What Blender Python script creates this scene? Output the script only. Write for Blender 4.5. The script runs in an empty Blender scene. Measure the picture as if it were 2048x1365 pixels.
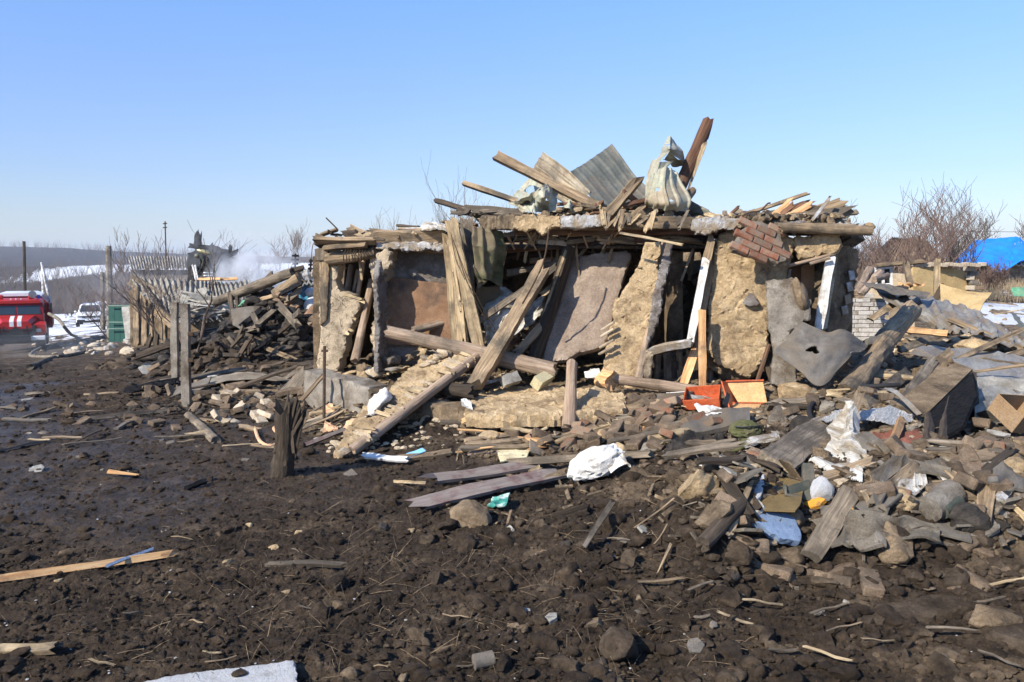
import bpy, bmesh, math, random
import numpy as np
from mathutils import Vector, Matrix
from mathutils.geometry import delaunay_2d_cdt
rnd = random.Random(7); rg = np.random.RandomState(11)
sc = bpy.context.scene
C = sc.collection
# ------------------------------------------------------------------ camera, sky, sun, exposure
F = 1700.0; CAMH = 1.75; PITCH = math.atan(157.5 / F)
cam = bpy.data.objects.new('camera', bpy.data.cameras.new('camera'))
C.objects.link(cam); sc.camera = cam
cam.data.sensor_width = 36; cam.data.lens = 36 * F / 2048
cam.data.clip_start = 0.1; cam.data.clip_end = 6000
cam.location = (0, 0, CAMH); cam.rotation_euler = (math.pi / 2 - PITCH, 0, 0)
SUN_EL = math.radians(35); TRAV = Vector((0.75, 0.66, 0)).normalized()
sunv = Vector((-TRAV.x * math.cos(SUN_EL), -TRAV.y * math.cos(SUN_EL), math.sin(SUN_EL)))
w = bpy.data.worlds.new('World'); sc.world = w; w.use_nodes = True
nt = w.node_tree; bg = nt.nodes['Background']
sky = nt.nodes.new('ShaderNodeTexSky'); sky.sky_type = 'NISHITA'; sky.sun_disc = False
sky.sun_elevation = SUN_EL; sky.sun_rotation = math.atan2(sunv.x, sunv.y)
sky.altitude = 0; sky.air_density = 1.25; sky.dust_density = 0.25; sky.ozone_density = 3.2
tc_ = nt.nodes.new('ShaderNodeTexCoord'); sz_ = nt.nodes.new('ShaderNodeSeparateXYZ'); nt.links.new(tc_.outputs['Generated'], sz_.inputs[0])
cr_ = nt.nodes.new('ShaderNodeValToRGB'); nt.links.new(sz_.outputs[2], cr_.inputs[0]); e_ = cr_.color_ramp.elements
e_[0].position = .0; e_[0].color = (.56, .60, .80, 1); e_[1].position = .6; e_[1].color = (.66, .84, 1.1, 1); q_ = e_.new(.1); q_.color = (.55, .60, .86, 1); q_ = e_.new(.19); q_.color = (.60, .665, .96, 1); q_ = e_.new(.29); q_.color = (.62, .77, 1.05, 1)
mu_ = nt.nodes.new('ShaderNodeMix'); mu_.data_type = 'RGBA'; mu_.blend_type = 'MULTIPLY'; mu_.inputs[0].default_value = 1; nt.links.new(sky.outputs[0], mu_.inputs[6]); nt.links.new(cr_.outputs[0], mu_.inputs[7])
nt.links.new(mu_.outputs[2], bg.inputs[0]); bg.inputs[1].default_value = 0.135
sl = bpy.data.lights.new('sun', 'SUN'); sl.energy = 5.0; sl.angle = math.radians(0.55); sl.color = (1, .91, .77)
so = bpy.data.objects.new('sun', sl); C.objects.link(so); so.location = (-20, -10, 20)
so.rotation_euler = sunv.to_track_quat('Z', 'Y').to_euler()
vs_ = sc.view_settings; sc.display_settings.display_device = 'sRGB'
vs_.view_transform = 'Standard'; vs_.look = 'None'; vs_.exposure = 0.6; vs_.gamma = 1; vs_.use_curve_mapping = False
try:
    sc.cycles.max_bounces = 5; sc.cycles.diffuse_bounces = 2; sc.cycles.glossy_bounces = 2; sc.cycles.transparent_max_bounces = 6
    sc.cycles.volume_bounces = 1; sc.cycles.volume_step_rate = 4; sc.cycles.use_denoising = True
except Exception: pass

# ------------------------------------------------------------------ pixel rays to places
sp_, cp_ = math.sin(PITCH), math.cos(PITCH)
def ray(u, v):
    x = (u - 1024) / F; y = (682.5 - v) / F
    d = Vector((x, cp_ + y * sp_, -sp_ + y * cp_)); return d / d.y
def P(u, v, d):
    return Vector((0, 0, CAMH)) + ray(u, v) * d
PB = P
def px(n, d):  # metres covered by n photo pixels at depth d
    return n * d / F

# ------------------------------------------------------------------ numpy noise
_perm = rg.permutation(1024); _ga = rg.rand(1024) * 2 * np.pi; _gx, _gy = np.cos(_ga), np.sin(_ga)
def pn(x, y, s=0):
    x = x + s * 17.3; y = y - s * 9.1
    xi = np.floor(x).astype(np.int64); yi = np.floor(y).astype(np.int64); fx = x - xi; fy = y - yi
    def g(i, j, dx, dy):
        h = _perm[(i + _perm[(j + s * 31) & 1023]) & 1023]; return _gx[h] * dx + _gy[h] * dy
    a = g(xi, yi, fx, fy); b = g(xi + 1, yi, fx - 1, fy); c = g(xi, yi + 1, fx, fy - 1); d = g(xi + 1, yi + 1, fx - 1, fy - 1)
    ux = fx * fx * fx * (fx * (fx * 6 - 15) + 10); uy = fy * fy * fy * (fy * (fy * 6 - 15) + 10)
    return ((a + (b - a) * ux) * (1 - uy) + (c + (d - c) * ux) * uy) * 1.5
def fbm(x, y, f, o=4, g=.55, s=0):
    r = 0; a = 1; t = 0
    for k in range(o):
        r = r + a * pn(x * f, y * f, s + k); t += a; a *= g; f *= 2.07
    return r / t
def n3(p, f, s=0, o=3):  # cheap 3-d fbm for (n,3) arrays
    return (fbm(p[:, 0] + .7 * p[:, 2], p[:, 1] - .4 * p[:, 2], f, o, .6, s) + fbm(p[:, 2] + .5 * p[:, 1], p[:, 0] - .6 * p[:, 1], f, o, .6, s + 9)) * .7

# ------------------------------------------------------------------ terrain from surveyed points: (u, v, depth, zone)
Z = dict(m=(.55, 0, 0, 0, 1), s=(.9, .12, 0, 0, .15), r=(1.25, .6, 0, 0, 0), c=(1.0, .85, 0, 0, 0), d=(1.2, .12, 0, 0, .1), n=(.5, 0, 1, 0, 0),
         g=(.8, 0, 0, 1, 0), w=(1, 0, 0, .45, 0), p=(.5, .3, .08, 0, .3), x=(.6, .1, .55, .25, .1))  # rough, clay, snow, grass, wet
CT = [(-500, 1365, 3.54, 's'), (0, 1365, 3.54, 's'), (500, 1365, 3.54, 's'), (1024, 1365, 3.56, 's'), (1500, 1365, 3.6, 's'), (2048, 1365, 3.65, 'r'), (2600, 1365, 3.7, 'r'),
 (-500, 1100, 5.17, 'm'), (0, 1180, 4.55, 's'), (0, 1000, 6.25, 'm'), (400, 1180, 4.55, 's'), (300, 1000, 6.25, 'm'), (600, 1100, 5.2, 's'), (650, 980, 6.5, 'm'), (1000, 1180, 4.55, 's'), (950, 1080, 5.35, 's'),
 (1300, 1190, 4.5, 's'), (1300, 1130, 4.92, 's'), (1290, 1075, 4.92, 'd'), (1200, 1060, 5.25, 's'), (1420, 1020, 4.95, 'd'), (1360, 980, 5.3, 'r'), (1240, 1000, 5.9, 'r'), (1150, 980, 6.4, 's'), (1500, 1190, 4.5, 's'), (1500, 1110, 4.85, 's'), (1500, 1000, 5.05, 'r'),
 (1850, 1150, 4.62, 's'), (1700, 1180, 4.5, 's'), (1700, 1110, 4.85, 's'), (1720, 1000, 5.0, 'r'), (1700, 900, 6.3, 'r'), (1700, 820, 7.5, 'c'), (1700, 760, 8.8, 'c'), (2000, 1250, 4.1, 's'), (2000, 1100, 4.8, 'r'), (2000, 1000, 4.95, 'r'),
 (2000, 850, 7.2, 'r'), (2000, 760, 9.2, 'c'), (2000, 690, 13, 'c'), (1850, 740, 10, 'c'), (2600, 1000, 5.3, 'r'), (2600, 760, 9.5, 'r'),
 (0, 850, 9.1, 'm'), (0, 790, 11.4, 'm'), (0, 745, 14.5, 'd'), (0, 722, 19, 'p'), (100, 712, 24, 'p'), (0, 711, 34, 'p'), (28, 707, 38, 'p'), (28, 694, 46, 'p'), (110, 702, 36, 'p'), (-500, 740, 15, 'm'), (-500, 712, 36, 'p'), (300, 850, 9.15, 'm'), (300, 790, 11.4, 'd'), (300, 745, 14, 'd'),
 (500, 850, 9.1, 'm'), (560, 780, 11.6, 'c'), (450, 760, 12.8, 'd'), (560, 700, 14.5, 'd'), (500, 700, 15, 'd'), (430, 720, 15, 'd'), (600, 900, 7.95, 'm'), (680, 860, 8.8, 's'), (620, 838, 9.45, 'c'),
 (680, 760, 10.2, 'r'), (760, 765, 10.0, 'r'), (640, 752, 10.6, 'r'), (860, 800, 9.2, 'r'), (880, 860, 8.3, 'd'), (760, 880, 8.25, 's'), (900, 930, 7.2, 'm'), (1000, 880, 7.9, 'r'), (1000, 835, 8.6, 'd'), (1000, 790, 9.3, 'r'), (1000, 750, 10.3, 'c'), (1150, 900, 7.5, 'r'), (1150, 860, 8.1, 'r'), (1150, 830, 8.6, 'r'),
 (1150, 765, 10, 'c'), (1300, 900, 7.1, 'd'), (1300, 830, 8.1, 'r'), (1300, 775, 9.2, 'c'), (1500, 900, 6.8, 'd'), (1500, 830, 7.8, 'c'), (1500, 775, 9.0, 'c'), (1450, 950, 5.7, 'r'), (700, 735, 12.5, 'c'), (1000, 725, 12, 'c'), (1400, 720, 12, 'c'), (1600, 710, 12, 'c'), (1750, 690, 14, 'c'),
 (300, 690, 22, 'p'), (420, 650, 24, 'x'), (250, 690, 26, 'p'), (130, 700, 30, 'p'), (130, 672, 50, 'x'), (170, 652, 70, 'x'), (60, 668, 55, 'n'), (-300, 670, 55, 'n'), (100, 635, 85, 'n'), (230, 630, 85, 'g'), (0, 625, 110, 'w'), (200, 620, 120, 'w'), (-400, 625, 110, 'w'),
 (0, 585, 200, 'w'), (150, 580, 200, 'w'), (60, 556, 300, 'x'), (0, 548, 300, 'w'), (-150, 545, 300, 'w'), (20, 536, 330, 'w'), (100, 548, 300, 'n'), (200, 536, 330, 'n'), (330, 532, 340, 'n'), (200, 556, 270, 'w'), (-300, 560, 300, 'w'), (40, 536, 500, 'w'), (0, 500, 900, 'w'), (0, 494, 1000, 'w'), (-500, 492, 1000, 'w'), (150, 499, 1000, 'w'), (250, 508, 1000, 'w'), (400, 514, 1000, 'w'), (520, 517, 1000, 'w'), (640, 519, 1000, 'w'),
 (400, 560, 120, 'x'), (550, 545, 150, 'n'), (550, 530, 400, 'n'), (620, 522, 700, 'w'), (800, 540, 200, 'n'), (1000, 520, 900, 'w'), (1000, 560, 80, 'n'), (1000, 600, 40, 'x'), (800, 640, 25, 'x'), (500, 620, 32, 'x'),
 (1500, 640, 25, 'x'), (1500, 560, 80, 'g'), (1500, 522, 900, 'w'), (1980, 655, 18, 'r'), (2040, 640, 21, 'n'), (2040, 612, 28, 'n'), (1960, 612, 26, 'n'), (2040, 600, 31, 's'), (1960, 598, 31, 's'), (2040, 588, 35, 'x'), (2040, 572, 45, 'g'), (1950, 570, 45, 'g'), (2040, 555, 80, 'g'), (2040, 523, 900, 'w'), (2700, 600, 31, 'g'), (2700, 523, 900, 'w'),
 (1024, 2600, 1.45, 's'), (2400, 2600, 1.45, 's'), (-400, 2600, 1.45, 's')]
_c = np.array([[*P(a, b, c)] for a, b, c, _ in CT]); _z = np.array([Z[t[3]] for t in CT])
def _polar(x, y): return np.clip(np.arctan2(x, y), -.85, .85) * 2.2, np.clip(np.log(np.hypot(x, y) + 1e-6), .3, 7.2)
_ct, _cr = _polar(_c[:, 0], _c[:, 1])
def _k(a, b): return np.sqrt(a * a + b * b + .012)
_K = _k(_ct[:, None] - _ct[None], _cr[:, None] - _cr[None]); _zm = 0.0
_W = np.linalg.solve(_K + np.eye(len(CT)) * -.004, _c[:, 2])
def base_h(x, y):
    t, r = _polar(x, y); out = np.zeros(x.shape)
    if x.size < 3000: return (_k(t[..., None] - _ct, r[..., None] - _cr) * _W).sum(-1)
    for i in range(len(CT)): out += _W[i] * _k(t - _ct[i], r - _cr[i])
    return out
def zones(x, y):
    jx = fbm(x, y, .9, 3, .6, 40) * .25; t, r = _polar(x, y); t = t + jx * .5; r = r + jx * .35
    if x.size < 3000:
        k = 1 / ((t[..., None] - _ct) ** 2 + (r[..., None] - _cr) ** 2 + 3e-4) ** 1.6; return (k @ _z) / k.sum(-1)[..., None]
    ws = np.zeros(x.shape); zz = np.zeros(x.shape + (5,))
    for i in range(len(CT)):
        k = 1 / ((t - _ct[i]) ** 2 + (r - _cr[i]) ** 2 + 3e-4) ** 1.6; ws += k; zz += k[..., None] * _z[i]
    return zz / ws[..., None]
def heights(x, y):
    x = np.asarray(x, float); y = np.asarray(y, float)
    z = base_h(x, y); zn = zones(x, y); r = np.hypot(x, y); rough = zn[..., 0]
    a = .06 * fbm(x, y, 1.6, 5, .62, 3) + .04 * np.abs(fbm(x, y, 4.3, 4, .6, 12)) + .05 * np.abs(fbm(x, y, 11, 5, .78, 21)) - .012
    near = 1 / (1 + (r / 40) ** 2)
    far = np.clip((r - 60) / 200, 0, 1)
    z = z + rough * a * (.35 + .65 * near) * 1.25 + far * (1.2 * fbm(x, y, .03, 4, .6, 5) + zn[..., 3] * 2.2 * np.abs(fbm(x, y, .12, 3, .7, 8)))
    return z, zn
def ground(x, y): return float(heights(np.array([x]), np.array([y]))[0][0])
_ds = np.geomspace(2.2, 120, 420)
def G(u, v, sink=0.0):
    d = ray(u, v); xs = d.x * _ds; ys = _ds; zs = CAMH + d.z * _ds
    h, _ = heights(xs, ys); k = np.where(zs < h)[0]
    i = k[0] if len(k) else len(_ds) - 1
    if i > 0:
        a0 = zs[i - 1] - h[i - 1]; a1 = zs[i] - h[i]; f = a0 / (a0 - a1 + 1e-9); dd = _ds[i - 1] + (_ds[i] - _ds[i - 1]) * min(max(f, 0), 1)
    else: dd = _ds[0]
    p = PB(u, v, dd); p.z -= sink; return p
def gd(u, v): return G(u, v).y

# ------------------------------------------------------------------ materials
def mat(name, cols, scale=6, rough=.85, bump=.4, bscale=30, grain=False, dirt=None, dirt_amt=.4, dirt_scale=2.5, metal=0, spec=.3, var=.25, attr=True, detail=6, speck=.32):
    m = bpy.data.materials.new(name); m.use_nodes = True; n = m.node_tree; N = n.nodes; L = n.links
    b = N['Principled BSDF']; b.inputs['Roughness'].default_value = rough; b.inputs['Metallic'].default_value = metal
    b.inputs['Specular IOR Level'].default_value = spec
    at = N.new('ShaderNodeAttribute'); at.attribute_name = 'g'
    oi = N.new('ShaderNodeObjectInfo'); ad = N.new('ShaderNodeVectorMath'); ad.operation = 'MULTIPLY_ADD'
    cx = N.new('ShaderNodeCombineXYZ'); L.new(oi.outputs['Random'], cx.inputs[0]); L.new(oi.outputs['Random'], cx.inputs[2])
    L.new(cx.outputs[0], ad.inputs[0]); ad.inputs[1].default_value = (13, 7, 9); L.new(at.outputs['Vector'], ad.inputs[2])
    mp = N.new('ShaderNodeMapping'); L.new(ad.outputs[0], mp.inputs[0])
    if grain: mp.inputs['Scale'].default_value = (1, 1, .06)
    def noise(sc_, det=detail, dist=0, rg_=.62):
        t = N.new('ShaderNodeTexNoise'); t.inputs['Scale'].default_value = sc_; t.inputs['Detail'].default_value = det
        t.inputs['Roughness'].default_value = rg_; t.inputs['Distortion'].default_value = dist; L.new(mp.outputs[0], t.inputs['Vector']); return t
    t1 = noise(scale)
    cr = N.new('ShaderNodeValToRGB'); L.new(t1.outputs['Fac'], cr.inputs[0]); e = cr.color_ramp.elements
    lo, hi = .32, .68
    e[0].position = lo; e[0].color = (*cols[0], 1); e[1].position = hi; e[1].color = (*cols[-1], 1)
    for i, c in enumerate(cols[1:-1]):
        q = e.new(lo + (hi - lo) * (i + 1) / (len(cols) - 1)); q.color = (*c, 1)
    col = cr.outputs[0]
    if dirt:
        t2 = N.new('ShaderNodeTexNoise'); t2.inputs['Scale'].default_value = dirt_scale; t2.inputs['Detail'].default_value = 8; t2.inputs['Roughness'].default_value = .7
        L.new(ad.outputs[0], t2.inputs['Vector'])
        mr = N.new('ShaderNodeMapRange'); L.new(t2.outputs['Fac'], mr.inputs[0]); mr.inputs[1].default_value = .62 - dirt_amt * .35; mr.inputs[2].default_value = .78 - dirt_amt * .35
        mx = N.new('ShaderNodeMix'); mx.data_type = 'RGBA'; L.new(mr.outputs[0], mx.inputs[0]); L.new(col, mx.inputs[6]); mx.inputs[7].default_value = (*dirt, 1); col = mx.outputs[2]
    if var:
        ma = N.new('ShaderNodeMath'); ma.operation = 'MULTIPLY_ADD'; L.new(oi.outputs['Random'], ma.inputs[0]); ma.inputs[1].default_value = var * 2; ma.inputs[2].default_value = 1 - var
        sv = N.new('ShaderNodeVectorMath'); sv.operation = 'SCALE'; L.new(col, sv.inputs[0]); L.new(ma.outputs[0], sv.inputs['Scale']); col = sv.outputs[0]
    if speck:
        t4 = noise(bscale * 1.7 if not grain else bscale, 6, 0, .8); mq = N.new('ShaderNodeMapRange'); L.new(t4.outputs['Fac'], mq.inputs[0]); mq.inputs[1].default_value = .34; mq.inputs[2].default_value = .66; mq.inputs[3].default_value = 1 - speck; mq.inputs[4].default_value = 1 + speck * .8
        s2 = N.new('ShaderNodeVectorMath'); s2.operation = 'SCALE'; L.new(col, s2.inputs[0]); L.new(mq.outputs[0], s2.inputs['Scale']); col = s2.outputs[0]
    L.new(col, b.inputs['Base Color'])
    if bump:
        t3 = noise(bscale, 9, 0, .78); bp = N.new('ShaderNodeBump'); bp.inputs['Strength'].default_value = bump; bp.inputs['Distance'].default_value = .03
        L.new(t3.outputs['Fac'], bp.inputs['Height']); L.new(bp.outputs[0], b.inputs['Normal'])
    return m
def flat(name, c, rough=.6, metal=0, spec=.4, bump=0): return mat(name, [tuple(x * .85 for x in c), c], 9, rough, bump, 40, metal=metal, spec=spec, var=0, speck=0)
M = {}
M['wood'] = mat('weathered_wood', [(.14, .098, .058), (.29, .21, .13), (.43, .325, .205)], 34, .85, .7, 60, True, (.10, .082, .06), .45)
M['woodg'] = mat('grey_wood', [(.13, .105, .076), (.235, .19, .138), (.34, .28, .205)], 30, .9, .7, 60, True, (.11, .09, .068), .6)
M['woodl'] = mat('pale_split_wood', [(.3, .2, .105), (.54, .41, .24), (.66, .52, .33)], 40, .85, .8, 70, True, (.22, .17, .115), .5)
M['woodo'] = mat('fresh_wood', [(.42, .2, .08), (.6, .36, .17), (.66, .45, .25)], 40, .8, .4, 70, True, (.2, .13, .08), .3)
M['woodr'] = mat('red_brown_wood', [(.085, .038, .022), (.165, .083, .047), (.24, .135, .082)], 30, .8, .7, 60, True, (.13, .1, .075), .35)
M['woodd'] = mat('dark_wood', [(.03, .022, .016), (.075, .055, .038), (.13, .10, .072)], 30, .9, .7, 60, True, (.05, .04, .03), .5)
M['bark'] = mat('grey_log', [(.22, .155, .105), (.40, .295, .21), (.52, .41, .31)], 26, .9, .9, 45, True, (.2, .16, .12), .45)
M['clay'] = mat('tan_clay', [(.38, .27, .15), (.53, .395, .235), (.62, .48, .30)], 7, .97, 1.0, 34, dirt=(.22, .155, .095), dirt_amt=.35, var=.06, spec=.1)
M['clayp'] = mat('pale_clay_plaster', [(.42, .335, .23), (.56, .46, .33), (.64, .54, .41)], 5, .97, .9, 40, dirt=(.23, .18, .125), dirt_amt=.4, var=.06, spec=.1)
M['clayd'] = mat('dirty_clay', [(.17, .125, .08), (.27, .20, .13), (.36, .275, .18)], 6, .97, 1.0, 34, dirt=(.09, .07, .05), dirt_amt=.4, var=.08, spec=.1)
M['plasg'] = mat('grey_plaster', [(.17, .155, .145), (.27, .25, .235), (.34, .315, .295)], 5, .95, .8, 40, dirt=(.15, .12, .095), dirt_amt=.5, dirt_scale=4, var=.05, spec=.15)
M['plasb'] = mat('brown_grey_plaster', [(.20, .15, .115), (.28, .22, .172), (.37, .30, .24)], 3.5, .95, .6, 28, dirt=(.32, .25, .18), dirt_amt=.3, dirt_scale=2.2, var=.04, spec=.15)
M['white'] = mat('old_limewash', [(.36, .37, .385), (.5, .52, .54), (.66, .68, .7)], 7, .9, .8, 35, dirt=(.3, .24, .17), dirt_amt=.7, dirt_scale=5, var=.05)
M['wpaint'] = mat('white_painted_wood', [(.62, .62, .60), (.78, .78, .76)], 12, .6, .4, 60, True, (.33, .27, .2), .38, 6, var=.04)
M['rust'] = mat('rusty_panel', [(.2, .11, .06), (.28, .16, .09), (.36, .22, .135)], 6, .75, .5, 50, dirt=(.09, .065, .05), dirt_amt=.4, dirt_scale=1.6, var=.04)
M['brick'] = mat('red_brick', [(.26, .10, .055), (.36, .145, .08), (.44, .21, .125)], 9, .93, .8, 60, dirt=(.27, .2, .14), dirt_amt=.8, dirt_scale=7, var=.3, spec=.15)
M['brickd'] = mat('dusty_brick', [(.14, .10, .07), (.22, .16, .11), (.30, .23, .165)], 8, .95, .8, 60, dirt=(.12, .095, .07), dirt_amt=.5, dirt_scale=6, var=.3, spec=.1)
M['brickw'] = mat('silicate_brick', [(.42, .40, .37), (.56, .54, .51), (.62, .60, .58)], 8, .92, .5, 50, dirt=(.3, .25, .2), dirt_amt=.3, dirt_scale=6, var=.14, spec=.15)
M['mortar'] = mat('mortar', [(.16, .13, .10), (.3, .26, .21)], 10, .97, .9, 50, var=.05)
M['conc'] = mat('old_concrete', [(.17, .15, .125), (.27, .24, .2), (.34, .31, .265)], 5, .95, .8, 45, dirt=(.12, .095, .07), dirt_amt=.5, dirt_scale=3, var=.12, spec=.2)
M['felt'] = mat('roofing_felt', [(.10, .092, .082), (.15, .137, .12), (.20, .18, .155)], 9, .93, .5, 90, dirt=(.17, .14, .105), dirt_amt=.5, dirt_scale=4, var=.12, spec=.2)
M['slate'] = mat('asbestos_slate', [(.26, .25, .22), (.37, .355, .32), (.46, .45, .41)], 9, .9, .6, 60, dirt=(.17, .15, .12), dirt_amt=.4, dirt_scale=3, var=.15, spec=.2)
M['metalg'] = mat('green_grey_profiled_metal', [(.085, .09, .075), (.125, .13, .108), (.16, .165, .14)], 3, .5, .15, 20, dirt=(.16, .135, .1), dirt_amt=.45, dirt_scale=2.2, metal=.1, spec=.5, var=.05)  # base colour halved: shade of the sheet's shadowed side is put into it
M['metall'] = mat('pale_coated_metal', [(.27, .28, .215), (.37, .38, .295), (.43, .44, .35)], 3, .5, .15, 20, dirt=(.3, .25, .17), dirt_amt=.5, dirt_scale=2.4, metal=0, spec=.3, var=.04)
M['metalb'] = mat('brown_dusty_metal', [(.2, .165, .115), (.30, .25, .175), (.37, .32, .235)], 3, .55, .2, 20, dirt=(.19, .14, .09), dirt_amt=.4, metal=.25, var=.05)
M['zinc'] = mat('zinc_sheet', [(.17, .17, .16), (.25, .245, .23), (.33, .32, .295)], 3, .55, .2, 20, dirt=(.2, .16, .115), dirt_amt=.6, dirt_scale=2, metal=.05, var=.08)
M['iron'] = mat('rusty_iron', [(.05, .035, .025), (.12, .075, .045)], 20, .7, .4, 80, metal=.4, var=.1)
M['tarp'] = mat('grey_dusty_canvas', [(.15, .13, .105), (.22, .195, .155), (.28, .25, .205)], 5, .95, .7, 60, dirt=(.11, .085, .06), dirt_amt=.4, dirt_scale=4, var=.2, spec=.1)
M['sack'] = mat('white_woven_sack', [(.6, .59, .54), (.76, .75, .71), (.82, .81, .78)], 7, .6, .6, 70, dirt=(.36, .3, .22), dirt_amt=.32, dirt_scale=6, var=.05)
M['sackd'] = mat('dirty_white_sheet', [(.5, .48, .43), (.66, .64, .58), (.76, .75, .7)], 7, .6, .7, 60, dirt=(.3, .245, .17), dirt_amt=.5, dirt_scale=8, var=.05)
M['foil'] = mat('silver_foil', [(.36, .36, .35), (.78, .77, .74)], 60, .4, 1, 90, metal=.15, var=0, speck=.6)
M['foam'] = mat('white_polystyrene', [(.70, .71, .72), (.82, .83, .84)], 40, .8, 1.0, 120, dirt=(.4, .38, .34), dirt_amt=.15, dirt_scale=10, var=.03)
M['foamb'] = mat('pale_blue_foam', [(.17, .25, .40), (.25, .35, .52)], 20, .8, .7, 120, dirt=(.1, .09, .08), dirt_amt=.12, dirt_scale=30, var=.03)
M['orange'] = mat('orange_foam', [(.62, .27, .03), (.75, .36, .05)], 10, .85, .6, 60, dirt=(.2, .13, .06), dirt_amt=.2, dirt_scale=12, var=.05)
M['redbox'] = mat('orange_red_enamel', [(.42, .085, .03), (.5, .11, .04)], 6, .5, .1, 20, dirt=(.32, .2, .12), dirt_amt=.2, dirt_scale=8, var=0)
M['ply'] = mat('orange_plywood', [(.58, .33, .14), (.68, .42, .2)], 4, .6, .15, 30, dirt=(.45, .28, .15), dirt_amt=.2, var=.05)
M['fibre'] = mat('brown_fibreboard', [(.13, .09, .035), (.20, .14, .058)], 14, .6, .3, 90, dirt=(.1, .075, .04), dirt_amt=.3, var=.05)
M['maroon'] = mat('maroon_painted_board', [(.10, .048, .042), (.155, .078, .068), (.22, .13, .115)], 18, .6, .5, 60, True, (.26, .215, .185), .75, 5, var=.1, spec=.5)
M['camo'] = mat('faded_green_patterned_cloth', [(.05, .058, .03), (.115, .12, .06), (.26, .125, .085)], 5, .95, .5, 80, dirt=(.18, .145, .095), dirt_amt=.55, var=0)
M['olive'] = mat('olive_canvas', [(.06, .065, .026), (.105, .112, .045)], 7, .95, .4, 120, dirt=(.17, .15, .09), dirt_amt=.45, var=0)
M['oliven'] = mat('dark_green_painted_iron', [(.05, .058, .045), (.09, .1, .08)], 10, .6, .4, 60, dirt=(.14, .11, .08), dirt_amt=.4, var=.05)
M['mudl'] = mat('muddy_lump', [(.05, .037, .026), (.085, .064, .046), (.14, .108, .078)], 6, .97, 1, 30, var=.2, spec=.1)
M['fbrick'] = mat('fragment_brick', [(.24, .095, .055), (.33, .14, .085), (.38, .19, .12)], 9, .93, .8, 60, dirt=(.27, .2, .145), dirt_amt=.62, dirt_scale=9, var=.25, spec=.15)
M['peel'] = mat('peeled_pole', [(.27, .175, .115), (.44, .32, .225), (.56, .43, .32)], 26, .85, .8, 45, True, (.26, .19, .13), .4)
M['card'] = mat('cardboard', [(.24, .155, .085), (.31, .21, .12)], 4, .9, .2, 40, dirt=(.28, .2, .12), dirt_amt=.3, var=.05)
M['tanw'] = mat('yellow_brown_board', [(.40, .28, .125), (.48, .345, .165), (.54, .4, .2)], 2.5, .85, .25, 30, dirt=(.3, .2, .09), dirt_amt=.25, dirt_scale=2, var=.04)
M['peach'] = mat('peach_cloth', [(.62, .36, .2), (.72, .46, .28)], 6, .9, .4, 60, dirt=(.35, .22, .13), dirt_amt=.3, var=.05)
M['blue'] = flat('light_blue_fabric', (.25, .55, .8), .8); M['pink'] = mat('pink_glass_wool', [(.34, .1, .06), (.5, .2, .13)], 20, .95, 1, 90, dirt=(.2, .13, .09), dirt_amt=.4)
M['teal'] = mat('teal_white_cloth', [(.02, .14, .12), (.05, .25, .2), (.7, .7, .66)], 12, .9, .5, 60)
M['green'] = mat('green_plastic', [(.1, .34, .18), (.2, .45, .28)], 6, .5, .2, 20, dirt=(.25, .2, .13), dirt_amt=.3)
M['yellow'] = mat('beige_painted_board', [(.55, .48, .28), (.66, .6, .38)], 6, .8, .3, 40, dirt=(.3, .23, .15), dirt_amt=.3)
M['black'] = mat('charred_wood_and_inside_shade', [(.006, .006, .007), (.018, .018, .02), (.035, .034, .034)], 20, .9, .9, 40, spec=.05, var=.2)
M['char'] = mat('burnt_rubble', [(.02, .018, .016), (.055, .047, .04), (.1, .085, .07)], 8, .95, .9, 40, var=.25)
M['twig'] = mat('bare_twig', [(.10, .075, .06), (.17, .13, .105)], 9, .9, 0, var=.12); M['twigr'] = mat('reddish_twig', [(.12, .078, .06), (.2, .135, .108)], 9, .9, 0, var=.1)
M['rubber'] = flat('black_rubber', (.018, .018, .02), .8); M['dark'] = flat('dark_void_metal', (.02, .022, .026), .6)
M['cbrick'] = mat('cream_broken_brick', [(.45, .37, .27), (.6, .52, .4)], 8, .93, .6, 50, dirt=(.32, .24, .16), dirt_amt=.35, dirt_scale=6, var=.15)

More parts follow.
